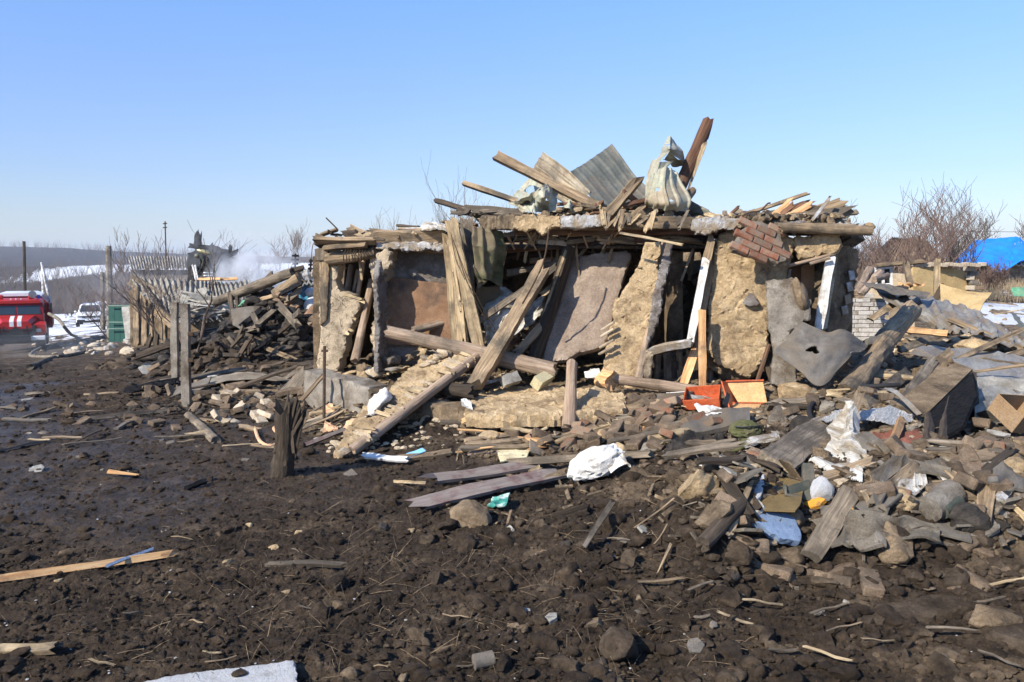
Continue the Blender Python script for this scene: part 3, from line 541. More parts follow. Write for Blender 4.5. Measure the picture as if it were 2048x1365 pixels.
put('bent_wire', tube(spline([P(640, 472, 10.4), P(626, 490, 10.4), P(623, 520, 10.4)]), .005, 5), M['iron'], H)
for (a, b, c, d, w, dd) in [(672, 535, 667, 588, 9, .5), (688, 535, 679, 598, 11, .45), (703, 530, 689, 604, 12, .4), (716, 540, 701, 604, 8, .35), (727, 520, 712, 600, 10, .3)]:
    hl('wall_pole', (a, b, dF(a, dd)), (c, d + 14, dF(c, dd)), w, 'bark', n=9)
hl('leaning_pole', (745, 560, 10.55), (710, 722, 9.9), 15, 'peel', w1=17)
for (a, b, c, d) in [(672, 584, 722, 599), (700, 592, 730, 606), (690, 655, 704, 662), (686, 663, 697, 669), (702, 632, 712, 640), (716, 500, 724, 560)]:
    hp('lath', (a, b, dF(a, .02)), (c, d, dF(c, -.04)), 5, .012, 'woodl', seg=3)
# second pier, rough to the front, grey plastered return
hs('pier', [(742, 505), (765, 500), (785, 510), (775, 545), (766, 570), (768, 620), (764, 690), (766, 742), (745, 740), (742, 690), (748, 620), (742, 560)], 'clayp', pf(-.05), .3, rough=.045, res=.025, jag=.025, freq=8)
hs('pier_plaster', [(764, 512), (790, 505), (782, 540), (775, 560), (774, 640), (771, 700), (772, 745), (758, 745), (759, 640), (756, 560)], 'plasg', ((764, 500, 9.98), (764, 740, 9.98), (776, 500, 10.2)), .06, rough=.02, res=.025, jag=.012, freq=8)
hs('loose_plaster', [(752, 508), (770, 498), (785, 508), (778, 520), (785, 528), (770, 545), (762, 552), (756, 535)], 'clayp', pf(-.18), .05, rough=.03, res=.02, jag=.01)
# back wall of the open room with vault plaster, rusty panel
bw = ((770, 500, 10.30), (920, 500, 10.24), (770, 700, 10.30))
hs('room_wall', [(764, 498), (925, 498), (925, 730), (764, 730)], 'plasg', bw, .15, rough=.016, res=.04, freq=4, crack=.014)
hs('rusty_panel', [(770, 553), (800, 556), (840, 562), (905, 570), (908, 690), (768, 690)], 'rust', ((770, 553, 10.22), (920, 560, 10.16), (770, 690, 10.22)), .03, rough=.004, res=.05, jag=.003, label='brown rusty sheet closing a stove niche')
put('stove_slot', box(P(819, 608, 10.22), (.055, .03, .15), None, .006), M['dark'], H)
# eaves, first length
hl('wall_plate', (735, 492, 10.3), (900, 500, 10.1), 17, 'wood')
hs('eave_plaster', [(752, 488), (800, 484), (890, 487), (893, 500), (880, 503), (862, 500), (840, 503), (800, 500), (765, 500), (750, 497)], 'white', pf(-.12), .1, rough=.022, res=.022, jag=.012, freq=9)
hp('roof_board', (748, 480, 10.12), (892, 476, 9.95), 10, .2, 'wood', face=(0, -.5, 1)); hp('roof_board', (728, 472, 10.3), (860, 464, 10.0), 16, .03, 'wood', face=(0, -.8, .6)); hp('roof_board', (735, 466, 10.6), (905, 468, 10.3), 8, .05, 'woodd')
hp('roof_board', (795, 452, 10.8), (840, 455, 10.4), 4, .04, 'woodd'); hp('roof_board', (800, 459, 10.6), (880, 460, 10.2), 4, .08, 'white')
for k in range(16):
    u = rnd.uniform(760, 905); p = P(u, rnd.uniform(468, 474), 10.1); put('clay_lump', rock(p, (.05, .05, .03), 2), M['clayd'], H)
# splintered uprights
for (a, b, c, d, w, dd) in [(897, 480, 916, 700, 20, -.3), (905, 462, 926, 690, 16, -.36), (907, 460, 962, 712, 23, -.42)]:
    hp('splintered_post', (a, b, dF(a, dd)), (c, d, dF(c, dd - .15)), w, .08, 'woodl', jag=1.2, seg=22)
for k in range(9):
    u = rnd.uniform(895, 920); hp('splinter', (u, rnd.uniform(462, 560), dF(u, -.47)), (u + rnd.uniform(18, 42), rnd.uniform(600, 705), dF(u, -.52)), 4, .012, 'woodl', jag=1)
hp('nailed_board', (934, 446, 9.75), (938, 620, 9.85), 24, .04, 'woodg')
for (a, b, c, d) in [(906, 480, 990, 660), (915, 505, 972, 640), (925, 540, 960, 600), (903, 470, 930, 560)]:
    put('wire', tube(spline([P(a, b, 9.4), P((a + c) / 2 - 6, (b + d) / 2, 9.3), P(c, d, 9.35)]), .004, 4), M['iron'], H)
# front eaves log with plaster lengths
hp('eave_beam', (965, 446, 9.75), (1385, 448, 9.35), 24, .2, 'wood', face=(0, -1, .1), jag=.15); hl('eave_log', (1030, 462, 9.8), (1480, 462, 9.3), 18, 'woodr', lump=.05)
hp('eave_beam', (1380, 452, 9.4), (1700, 458, 9.0), 20, .2, 'woodg', jag=.2); hl('eave_log', (1560, 455, 8.85), (1743, 462, 8.75), 21, 'wood', jag=.6)
ep = ((965, 440, 9.6), (1745, 440, 8.72), (965, 470, 9.6))
for uv, m in [([(968, 432), (1032, 430), (1028, 462), (1000, 458), (966, 460)], 'wood'), ([(1028, 432), (1062, 430), (1120, 432), (1122, 452), (1105, 458), (1085, 470), (1070, 458), (1052, 462), (1026, 458), (1022, 445)], 'clay'),
              ([(1120, 432), (1203, 430), (1204, 452), (1170, 458), (1145, 456), (1122, 458)], 'white'), ([(1203, 430), (1222, 434), (1218, 450), (1204, 455)], 'clayd'),
              ([(1382, 440), (1440, 433), (1483, 438), (1485, 456), (1468, 460), (1450, 459), (1432, 462), (1410, 471), (1395, 466), (1380, 458)], 'white'),
              ([(1560, 445), (1608, 442), (1612, 458), (1590, 468), (1582, 462), (1566, 470)], 'plasg'), ([(1608, 442), (1643, 446), (1640, 458), (1612, 460)], 'clayd'), ([(1640, 446), (1730, 450), (1724, 466), (1690, 463), (1660, 462), (1640, 462)], 'white')]:
    put('eave_plaster', slab(uv, ep, .12, .02, .02, .012, 9), M[m], H)
for k in range(15):
    u = rnd.uniform(1205, 1390); hp('lath', (u, 452 + rnd.uniform(-6, 10), dF(u, -.42)), (u + rnd.uniform(-6, 30), 428 + rnd.uniform(-10, 8), dF(u, -.36)), rnd.uniform(5, 9), .015, rnd.choice(['wood', 'woodl', 'woodg']), seg=3)
for k in range(26):
    u = rnd.uniform(1000, 1430); v = rnd.uniform(468, 500); d = dF(u, rnd.uniform(.05, .9)); hp('hanging_lath', (u, v, d), (u + rnd.uniform(-35, 35), v + rnd.uniform(25, 95), d), rnd.uniform(3, 8), .015, rnd.choice(['wood', 'woodl', 'woodr', 'woodd', 'clayp']))
for k in range(26):
    u = rnd.uniform(1040, 1740); put('clay_lump', rock(P(u, rnd.uniform(428, 436) + (u > 1400) * 8, dF(u, -.25)), [rnd.uniform(.02, .06)] * 3, 2), M['clayd'], H)
for k in range(22):
    u = rnd.uniform(960, 1290); hp('splinter', (u, rnd.uniform(455, 475), dF(u, -.1)), (u + rnd.uniform(-25, 25), rnd.uniform(475, 500), dF(u, .1)), 3, .01, 'woodl', seg=3)
# beams seen in the opening
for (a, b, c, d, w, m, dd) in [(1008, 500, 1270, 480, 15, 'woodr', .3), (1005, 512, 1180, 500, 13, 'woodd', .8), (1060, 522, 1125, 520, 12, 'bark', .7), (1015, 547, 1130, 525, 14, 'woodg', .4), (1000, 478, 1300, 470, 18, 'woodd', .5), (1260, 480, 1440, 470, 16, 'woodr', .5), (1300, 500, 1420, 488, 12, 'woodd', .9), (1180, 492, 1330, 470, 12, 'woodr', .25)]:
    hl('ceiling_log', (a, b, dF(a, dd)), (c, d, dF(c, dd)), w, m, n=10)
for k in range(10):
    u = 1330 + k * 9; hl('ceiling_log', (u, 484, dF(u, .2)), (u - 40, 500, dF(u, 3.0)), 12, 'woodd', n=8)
hp('stray_lath', (1240, 466, 9.0), (1365, 490, 8.85), 5, .015, 'woodl', seg=8)
for (a, b, c, d, w, m, dd) in [(1300, 560, 1325, 540, 3, 'woodl', .3), (1310, 535, 1330, 528, 4, 'woodl', .2), (1350, 570, 1420, 540, 8, 'woodd', 1.2), (1330, 640, 1410, 560, 10, 'woodd', 1.6), (1350, 520, 1400, 610, 14, 'woodd', 1.8), (1345, 552, 1362, 545, 3, 'woodr', .5)]:
    hp('broken_lath', (a, b, dF(a, dd)), (c, d, dF(c, dd)), w, .02, m, seg=4)
# tilted partition with timber edge
tp = ((1150, 510, 9.95), (1250, 500, 9.85), (1090, 700, 9.55))
hs('tilted_partition', [(1134, 518), (1160, 512), (1205, 506), (1252, 500), (1262, 508), (1240, 580), (1222, 640), (1210, 690), (1190, 697), (1160, 705), (1135, 718), (1110, 722), (1085, 724), (1090, 700), (1100, 650), (1118, 590)], 'plasb', tp, .11, rough=.016, res=.03, jag=.008, freq=4, crack=.012, label='tilted partition with grey brown plaster', bulge=.03)
hp('partition_timber', (1146, 478, 9.85), (1068, 722, 9.5), 17, .14, 'woodd', face=(-.8, -1, 0)); hp('partition_timber', (1133, 500, 9.75), (1084, 640, 9.6), 5, .05, 'woodl')
# tan clay strip wall and its posts
hs('clay_strip', [(1290, 484), (1318, 486), (1322, 500), (1314, 530), (1318, 560), (1310, 620), (1296, 690), (1282, 757), (1240, 756), (1206, 748), (1210, 700), (1218, 668), (1226, 640), (1225, 620), (1232, 600), (1246, 585), (1262, 555), (1280, 525)], 'clay', pf(-.22), .22, rough=.018, res=.026, jag=.014, freq=9, crack=.016)
for (v, w) in [(655, 8), (668, 7), (690, 9), (703, 6)]: hl('clay_lath', (1204 - (v - 640) * .1, v + 6, 9.3), (1228, v - 10, 9.25), 6, 'clayp', n=7)
hl('door_post', (1330, 488, 9.45), (1277, 757, 9.2), 15, 'bark', lump=.12); hs('plaster_edge', [(1332, 488), (1345, 490), (1338, 540), (1328, 575), (1322, 620), (1306, 676), (1292, 700), (1296, 640), (1312, 570), (1322, 520)], 'plasg', pf(-.32), .1, rough=.025, res=.022, jag=.012)
hs('plaster_edge', [(1294, 700), (1306, 704), (1300, 757), (1284, 757)], 'clayp', pf(-.3), .08, rough=.025, res=.022, jag=.01)
# door opening
hp('door_frame', (1424, 478, 9.2), (1404, 560, 9.15), 16, .1, 'wood', label='bare brown top of the leaning door frame'); hp('door_frame', (1412, 520, 9.12), (1381, 680, 9.05), 15, .06, 'wpaint', jag=.3, label='white painted leaning door frame')
hp('door_jamb', (1434, 480, 9.3), (1392, 690, 9.2), 14, .1, 'wood'); hp('door_jamb', (1408, 650, 9.25), (1366, 772, 9.1), 17, .08, 'woodo', jag=.6)
hp('sill', (1300, 702, 9.2), (1384, 684, 9.0), 9, .08, 'white', face=(0, -.5, 1)); hl('sill_log', (1302, 708, 9.3), (1388, 690, 9.15), 9, 'woodd')
for k in range(16):
    u = 1296 + k * 8 + rnd.uniform(-3, 3); hp('wall_stake', (u, rnd.uniform(692, 715), dF(u, .15)), (u + rnd.uniform(-12, 12), 778, dF(u, .1)), rnd.uniform(7, 13), .05, rnd.choice(['woodd', 'wood', 'woodg']), seg=6)
for k in range(13):
    u = 1415 + k * 12 + rnd.uniform(-4, 4); hl('wall_stake', (u, rnd.uniform(700, 735), dF(u, .16)), (u + rnd.uniform(-12, 12), 782, dF(u, .05)), rnd.uniform(7, 12), rnd.choice(['wood', 'bark', 'woodd']), n=8)
hp('upright_board', (1404, 621, 9.0), (1405, 782, 8.95), 15, .03, 'woodo', jag=.15, seg=8)
# great clay wall
hs('clay_wall', [(1440, 468), (1475, 460), (1560, 462), (1590, 480), (1585, 520), (1570, 555), (1548, 575), (1536, 620), (1538, 680), (1533, 705), (1520, 735), (1500, 755), (1478, 750), (1460, 737), (1432, 728), (1416, 700), (1414, 650), (1420, 600), (1424, 540), (1432, 500)], 'clay', pf(-.16), .2, rough=.03, res=.026, jag=.014, freq=7, crack=.014, bulge=.06, label='large tan clay wall with straw in it')
hs('plaster_patch', [(1497, 587), (1508, 590), (1518, 606), (1514, 612), (1500, 613), (1485, 606)], 'plasg', pf(-.235), .02, rough=.004, res=.02, jag=.004)
hs('lower_clay', [(1415, 672), (1460, 700), (1490, 730), (1520, 735), (1512, 758), (1478, 764), (1440, 752), (1410, 735)], 'clayd', pf(-.02), .12, rough=.03, res=.03, jag=.02)
hl('corner_stake', (1538, 690, 9.0), (1514, 765, 8.9), 9, 'woodr', n=9); hp('dark_board', (1530, 700, 9.2), (1552, 770, 9.1), 22, .03, 'woodd')
# hanging fragment of brickwork: parts brick
fp = ((1498, 441, 8.92), (1564, 471, 8.9), (1473, 490, 8.74)); ck, n_ = on_plane([(1498, 441), (1564, 471), (1470, 492)], fp)
chunk = slab([(1496, 440), (1530, 446), (1546, 452), (1562, 470), (1566, 490), (1578, 510), (1572, 520), (1556, 526), (1520, 513), (1466, 499), (1472, 480), (1484, 462), (1494, 455)], fp, .07, .008, .03, .01)
put('brickwork_mortar', chunk, M['mortar'], H, label='mortar bed of the slipped brickwork fragment')
xa = (ck[1] - ck[0]).normalized(); ya = n_.cross(xa); ya = ya if (ck[2] - ck[0]).dot(ya) > 0 else -ya
Rb = Matrix((xa, ya, n_)).transposed()
bl = px(38, 8.9)
outl = [((q - ck[0]).dot(xa), (q - ck[0]).dot(ya)) for q in on_plane([(1496, 438), (1546, 450), (1566, 470), (1580, 514), (1556, 527), (1464, 499), (1484, 460)], fp)[0]]
def inside(x, y, poly):
    c = False; j = len(poly) - 1
    for i in range(len(poly)):
        if (poly[i][1] > y) != (poly[j][1] > y) and x < (poly[j][0] - poly[i][0]) * (y - poly[i][1]) / (poly[j][1] - poly[i][1] + 1e-12) + poly[i][0]: c = not c
        j = i
    return c
nb = 0
for r in range(-1, 7):
    for c in range(-4, 6):
        x = c * (bl + .012) + (r % 2) * bl * .5; y = r * .084 + .04
        if inside(x, y, outl) and (inside(x - bl * .4, y, outl) or inside(x + bl * .4, y, outl)):
            put('brick', box(ck[0] + xa * x + ya * y + n_ * (-.008 + rnd.uniform(-.003, .003)), (bl, .076, .05), Rb @ rotm(rnd.uniform(-.03, .03), rnd.uniform(-.03, .03), rnd.uniform(-.02, .02)), .006), M['fbrick'], H)
# clay over the window, window opening
hs('clay_over_window', [(1592, 472), (1640, 466), (1680, 458), (1685, 485), (1677, 508), (1640, 512), (1600, 519), (1592, 500)], 'clay', pf(-.2), .2, rough=.035, res=.025, jag=.02, freq=8, crack=.02)
hl('window_lintel', (1578, 532, 8.95), (1672, 507, 8.9), 7, 'bark', n=8); hl('window_lintel', (1620, 528, 8.9), (1660, 516, 8.85), 7, 'bark', n=8)
hp('window_frame', (1661, 516, 8.95), (1637, 657, 8.9), 17, .08, 'wpaint', jag=.25, label='white painted leaning window frame'); hp('window_jamb', (1671, 510, 9.0), (1648, 660, 8.95), 9, .08, 'clayp')
hp('window_frame', (1580, 540, 9.0), (1575, 570, 9.0), 6, .05, 'woodg')
hs('wallpapered_board', [(1604, 530), (1628, 524), (1630, 600), (1604, 600)], 'peach', pf(.35), .03, rough=.01, res=.05); hs('wallpapered_board', [(1575, 540), (1603, 530), (1603, 610), (1575, 610)], 'rust', pf(.4), .03, rough=.01, res=.05)
hs('right_wall', [(1672, 500), (1690, 482), (1716, 500), (1722, 520), (1714, 560), (1708, 600), (1700, 640), (1694, 668), (1650, 668), (1658, 600)], 'clayd', ((1660, 500, 9.05), (1720, 500, 9.45), (1660, 660, 9.05)), .2, rough=.035, res=.03, jag=.015, crack=.025)
for (a, b) in [(1704, 552), (1696, 600), (1690, 622), (1700, 575)]: hs('limewash_flake', [(a - 6, b - 9), (a + 5, b - 11), (a + 8, b + 6), (a - 3, b + 9)], 'white', ((1660, 500, 8.98), (1720, 500, 9.38), (1660, 660, 8.98)), .01, rough=.004, res=.02, jag=.006)
hp('burnt_end', (1690, 478, 9.2), (1715, 482, 9.6), 14, .15, 'woodd'); hp('burnt_end', (1678, 470, 9.1), (1700, 478, 9.4), 16, .15, 'woodd')
# foundation
fo = ((606, 748, 9.78), (740, 790, 9.0), (606, 830, 9.78))
hs('foundation', [(606, 742), (640, 752), (690, 762), (735, 775), (745, 838), (700, 845), (606, 832)], 'conc', fo, .3, rough=.02, res=.035, jag=.01, freq=4, crack=.01)
hs('foundation', [(735, 780), (800, 800), (905, 810), (930, 830), (930, 905), (800, 900), (740, 850)], 'clayd', ((735, 780, 9.0), (930, 810, 8.3), (735, 850, 9.0)), .3, rough=.05, res=.035, jag=.03, freq=4)
hs('foundation', [(900, 815), (1000, 822), (1120, 830), (1125, 875), (1000, 880), (900, 900)], 'clayd', ((900, 815, 8.55), (1120, 830, 8.75), (900, 900, 8.55)), .3, rough=.05, res=.04, jag=.03, freq=4)
for k in range(46):
    u = rnd.uniform(615, 760); v = rnd.uniform(722, 775) + (u - 615) * .12; p = P(u, v, dF(u) - rnd.uniform(-.25, .55)); p.z = ground(p.x, p.y) + rnd.uniform(0, .12)
    put('clay_lump', rock(p, [rnd.uniform(.04, .13) * q for q in (1, 1, .7)], 3), M[rnd.choice(['clayp', 'clayd', 'clay'])], H)

for k in range(46):
    u = rnd.uniform(960, 1110); v = 712 - (u - 960) * .1 - rnd.uniform(0, 60); d = dF(u, rnd.uniform(.0, 1.0)); hp('inner_board', (u, v, d), (u + rnd.uniform(-45, 45), v + rnd.uniform(-26, 20), d + rnd.uniform(-.2, .2)), rnd.uniform(4, 14), .02, rnd.choice(['wood', 'woodg', 'woodl', 'white', 'woodr']))
for k in range(40):
    u = rnd.uniform(770, 1110); p = P(u, rnd.uniform(690, 745), dF(u, rnd.uniform(-.3, .6))); put('clay_lump', rock(p, [rnd.uniform(.03, .11) * q for q in (1.2, 1, .7)], 3), M[rnd.choice(['clayp', 'clayd', 'clay', 'conc'])], H)
for k in range(24):
    u = rnd.uniform(1290, 1530); d = dF(u, rnd.uniform(.1, 1.2)); v = rnd.uniform(640, 740); hp('inner_board', (u, v, d), (u + rnd.uniform(-40, 40), v + rnd.uniform(20, 60), d), rnd.uniform(5, 11), .02, rnd.choice(['wood', 'woodd', 'woodr', 'woodg']))
for k in range(40):
    u = rnd.uniform(1000, 1560); v = rnd.uniform(466, 486); d = dF(u, rnd.uniform(-.05, .4)); hp('eave_lath', (u, v, d), (u + rnd.uniform(20, 90), v + rnd.uniform(-8, 12), d), rnd.uniform(3, 9), .015, rnd.choice(['wood', 'woodl', 'woodr', 'clayp', 'wood']))
for k in range(30):
    u = rnd.uniform(640, 900); v = rnd.uniform(466, 484); d = dF(u, rnd.uniform(-.2, .5)); hp('eave_lath', (u, v, d), (u + rnd.uniform(-50, 50), v + rnd.uniform(-8, 8), d), rnd.uniform(3, 9), .02, rnd.choice(['wood', 'woodg', 'woodl', 'woodd']))
for k in range(34):
    u = rnd.uniform(960, 1740); put('clay_lump', rock(P(u, 447 + rnd.uniform(-14, 4) + (u > 1400) * 6, dF(u, rnd.uniform(-.1, .5))), [rnd.uniform(.04, .12) * q for q in (1.3, 1, .6)], 3), M[rnd.choice(['clayd', 'clay', 'clayp', 'conc'])], H)
# ------------------------------------------------------------------ roof wreckage on top: separate sheets, rafters, boards
CW = dict(black='charred black', mudl='muddy', clay='tan', clayd='earth brown', clayp='pale clay', char='blackish', conc='grey concrete', brickd='dusty brown', brick='red', cbrick='cream', slate='pale grey', felt='dark grey', tarp='grey brown', yellow='beige', zinc='metal grey', wood='brown', woodg='grey', woodl='pale', woodr='red brown', woodd='dark', woodo='orange', white='whitish')
def T(name, geo, m, label, cat, group=None, **k):
    k.setdefault('kind', 'thing')
    if group and m in CW and CW[m].split()[0] not in label: label = CW[m] + ' ' + label
    return put(name, geo, M[m] if isinstance(m, str) else m, label=label, cat=cat, group=group, **k)
def S(rows): return [[P(*q) for q in r] for r in rows]
T('roof_sheet', sheet(S([[(1141, 343, 10.5), (1165, 375, 10.3), (1195, 410, 10.0), (1240, 432, 9.9)], [(1180, 318, 10.7), (1212, 355, 10.5), (1242, 390, 10.3), (1278, 420, 10.1)], [(1223, 290, 10.9), (1250, 325, 10.7), (1278, 360, 10.5), (1318, 405, 10.3)]]), 60, 60, .003, .02, 3, (6, .007, 'u', 1)), 'metalg', 'dark grey green ribbed metal roof sheet with torn peak, tilted up behind the rafters', 'roof sheet')
T('roof_sheet', sheet(S([[(1086, 305, 10.6), (1110, 322, 10.5), (1140, 345, 10.4), (1180, 385, 10.2)], [(1070, 330, 10.5), (1098, 350, 10.4), (1130, 378, 10.3), (1170, 400, 10.1)], [(1062, 352, 10.4), (1090, 385, 10.3), (1125, 405, 10.2), (1160, 425, 10.0)]]), 50, 40, .003, .02, 3, (4, .018, 'u', 1)), 'metalb', 'brown dusty ribbed metal sheet crossed by the long rafter', 'roof sheet')
T('roof_sheet', sheet(S([[(1064, 350, 10.5), (1080, 350, 10.4), (1100, 360, 10.2)], [(1042, 372, 10.5), (1062, 385, 10.2), (1085, 395, 10.1)], [(1028, 395, 10.4), (1050, 405, 10.1), (1080, 412, 10.0)]]), 40, 40, .003, .03, 5, (4, .015, 'v', 1), holes=[(.45, .45, .06)]), 'metall', 'curled pale sheet fragment with a ragged hole left of the long rafter', 'roof sheet')
T('crumpled_sheet', sheet(S([[(1016, 406, 9.8), (1050, 396, 9.5), (1085, 372, 9.6), (1104, 366, 9.9)], [(1030, 415, 9.7), (1058, 402, 9.75), (1088, 395, 9.4), (1112, 392, 9.8)], [(1048, 422, 9.6), (1066, 424, 9.4), (1090, 424, 9.75), (1116, 424, 9.5)]]), 60, 60, .003, .09, 9, (5, .014, 'v', 1), holes=[(.2, .62, .012), (.6, .75, .012)], ridge=.03, lin=True), 'metall', 'crumpled pale grey green metal ball of sheet on the eaves', 'crumpled metal')
T('crumpled_sheet', sheet(S([[(1136, 398, 9.8), (1142, 395, 9.8), (1146, 408, 9.7)], [(1122, 420, 9.7), (1136, 418, 9.5), (1140, 424, 9.6)]]), 24, 24, .003, .05, 9, ridge=.02), 'metall', 'small folded scrap of pale metal right of the crumpled sheet', 'crumpled metal')
fs_ = [sheet(S([[(1311, 350, 9.55), (1331, 334, 9.45), (1352, 345, 9.6)], [(1300, 385, 9.5), (1328, 374, 9.32), (1364, 368, 9.5)], [(1293, 402, 9.45), (1335, 407, 9.2), (1380, 401, 9.4)], [(1288, 414, 9.6), (1332, 419, 9.3), (1371, 423, 9.4)]]), 60, 80, .003, .012, 5, (4, .02, 'v', 1), holes=[(.35, .3, .012), (.6, .6, .01)]),
       sheet(S([[(1304, 321, 9.8), (1324, 316, 9.6)], [(1299, 345, 9.78), (1312, 349, 9.54)], [(1291, 380, 9.72), (1301, 386, 9.5)], [(1286, 414, 9.7), (1294, 402, 9.45)]]), 40, 20, .003, .02, 5, lin=True),
       sheet(S([[(1316, 326, 9.6), (1348, 322, 9.7)], [(1313, 349, 9.56), (1333, 336, 9.62)], [(1331, 334, 9.5), (1357, 347, 9.68)]]), 20, 20, .003, .02, 5, holes=[(.4, .7, .015)], lin=True),
       sheet(S([[(1335, 273, 9.95), (1340, 271, 9.85), (1346, 274, 9.95)], [(1322, 298, 9.85), (1340, 298, 9.45), (1366, 303, 9.85)], [(1310, 320, 9.8), (1338, 305, 9.5), (1376, 329, 9.9)]]), 50, 50, .003, .02, 6, (3, .008, 'v'), holes=[(.35, .35, .012)], lin=True),
       sheet(S([[(1338, 305, 9.5), (1376, 329, 9.9)], [(1326, 320, 9.9), (1350, 332, 9.95)]]), 20, 20, .003, .02, 6),
       sheet(S([[(1288, 416, 9.6), (1300, 412, 9.7)], [(1280, 436, 9.4), (1302, 438, 9.5)]]), 16, 16, .003, .02, 5)]
T('folded_roof_sheet', join(*fs_), 'metall', 'tall ribbed pale metal sheet folded upright like a hood on the roof', 'roof sheet', smooth=.5)
T('roof_sheet', sheet(S([[(1374, 396, 9.7), (1400, 412, 9.6), (1450, 436, 9.4)], [(1290, 425, 9.9), (1350, 432, 9.8), (1440, 440, 9.6)]]), 40, 40, .003, .02, 4, (4, .015, 'v', 1)), 'metalg', 'long low metal sheet sloping down behind the folded upright sheet', 'roof sheet')
def TP(name, a, b, w, t, m, label, cat='board', group=None, **k): return T(name, plank(P(*a), P(*b), px(w, a[2]), t, **k), m, label, cat, group)
def TL(name, a, b, w, m, label, cat='log', group=None, w1=None, **k): return T(name, log(P(*a), P(*b), px(w, a[2]) / 2, px(w1 or w, b[2]) / 2, **k), m, label, cat, group)
TP('rafter', (992, 312, 10.0), (1262, 448, 9.6), 17, .09, 'wood', 'long squared rafter pointing up and outwards across the torn roof sheets', 'rafter', jag=.2)
TP('rafter', (928, 367, 10.3), (1032, 402, 10.0), 9, .07, 'wood', 'middle rafter of the three jutting out of the broken roof', 'rafter', jag=.8)
TP('rafter', (873, 402, 10.2), (935, 420, 10.0), 9, .05, 'woodd', 'lowest thin rafter sticking out over the eaves', 'rafter', jag=.7)
TP('roof_plank', (922, 418, 10.0), (1042, 428, 9.7), 17, .05, 'woodg', 'wide grey plank lying flat at the start of the roof wreckage', face=(-.1, -1, .5))
TL('thick_pole', (1412, 256, 9.9), (1352, 392, 9.8), 26, 'woodr', 'thick reddish splintered pole standing up at the roof peak', 'pole', jag=1.6, w1=24)
TP('splinter', (1408, 292, 9.8), (1372, 392, 9.8), 9, .02, 'woodl', 'thin two coloured splinter hanging beside the thick reddish pole', 'splinter', jag=1.2, taper=.7)
TP('broken_timber', (1272, 364, 9.5), (1208, 440, 9.3), 18, .08, 'wood', 'short broken timber standing on the eaves beam before the dark sheet', 'timber', jag=1.0)
TL('log_stub', (1385, 382, 9.8), (1372, 400, 9.6), 16, 'wood', 'stub of a log at the foot of the reddish pole', n=10)
for q in [((1248, 385, 9.4), (1285, 412, 9.5), 10, 'woodr', 'short red brown batten crossing the broken timber'), ((1245, 412, 9.4), (1302, 398, 9.5), 8, 'woodr', 'red brown batten leaning on the folded metal sheet'),
          ((1240, 448, 9.3), (1290, 412, 9.5), 9, 'wood', 'bent board wedged under the folded metal sheet'), ((1262, 445, 9.3), (1300, 418, 9.6), 10, 'wood', 'second bent board wedged under the folded metal sheet'), ((1110, 408, 9.8), (1210, 412, 9.7), 6, 'woodr', 'dark red batten under the long rafter')]:
    TP('batten', q[0], q[1], q[2], .03, q[3], q[4], 'batten')
for k in range(26):
    u = rnd.uniform(1120, 1300); TP('roof_lath', (u, 415 + rnd.uniform(-8, 16), 9.7 + rnd.uniform(-.2, .5)), (u + rnd.uniform(25, 75), 415 + rnd.uniform(-12, 18), 9.6), rnd.uniform(4, 9), .02, rnd.choice(['wood', 'woodl', 'woodr', 'wood']), 'thin broken lath in the tangle between the metal roof sheets', 'lath', 'laths tangled between the roof sheets')
for k in range(34):
    u = rnd.uniform(900, 1140); TP('roof_lath', (u, 428 + rnd.uniform(-10, 6), 9.9 + rnd.uniform(-.2, .6)), (u + rnd.uniform(20, 70), 428 + rnd.uniform(-8, 6), 9.8), rnd.uniform(4, 9), .02, rnd.choice(['wood', 'woodg', 'woodd']), 'thin broken lath lying on top of the eaves under the crumpled metal', 'lath', 'laths lying on the eaves')
for k in range(46):
    p = P(rnd.uniform(1000, 1690), 0, 9.6 + rnd.uniform(0, 2.6)); u = rnd.uniform(1000, 1630); TP('roof_slab', (u, 446 + rnd.uniform(-7, 8), dF(u, rnd.uniform(-.1, 1.0))), (u + rnd.uniform(20, 90), 444 + rnd.uniform(-8, 8), dF(u, rnd.uniform(-.1, 1.0))), rnd.uniform(7, 16), .04, rnd.choice(['wood', 'woodd', 'woodg', 'woodr']), 'plank of the broken roof deck above the front wall', 'plank', 'planks of the broken roof deck')
for q in [((1482, 432, 9.3), (1614, 388, 9.4), 6, 'wood', 'long thin lath pointing up and outwards over the brick fragment'), ((1548, 432, 9.2), (1580, 405, 9.3), 13, 'woodo', 'fresh yellow split board among the roof ends'), ((1560, 432, 9.2), (1586, 410, 9.2), 10, 'woodr', 'brown split board beside the fresh yellow one'),
          ((1545, 436, 9.3), (1622, 405, 9.3), 15, 'woodr', 'dark split board with pointed end on the roof'), ((1588, 428, 9.1), (1624, 408, 9.2), 12, 'woodo', 'round edged yellow board on top of the heap'), ((1560, 440, 9.4), (1640, 418, 9.3), 14, 'woodg', 'flat grey board under the yellow split boards'),
          ((1540, 444, 9.1), (1700, 424, 9.0), 22, 'woodg', 'heavy grey timber lying over the window end of the roof'), ((1610, 430, 9.4), (1682, 405, 9.3), 18, 'wood', 'broad tapering plank above the heavy grey timber'), ((1624, 442, 8.8), (1658, 398, 8.9), 6, 'white', 'white painted lath standing before the heavy grey timber'),
          ((1450, 440, 9.2), (1476, 415, 9.3), 5, 'woodr', 'short reddish lath at the end of the low metal sheet'), ((1478, 440, 9.5), (1560, 425, 9.5), 12, 'felt', 'dark bent strip behind the brick fragment')]:
    TP('broken_board', q[0], q[1], q[2], .035, q[3], q[4], jag=.9)
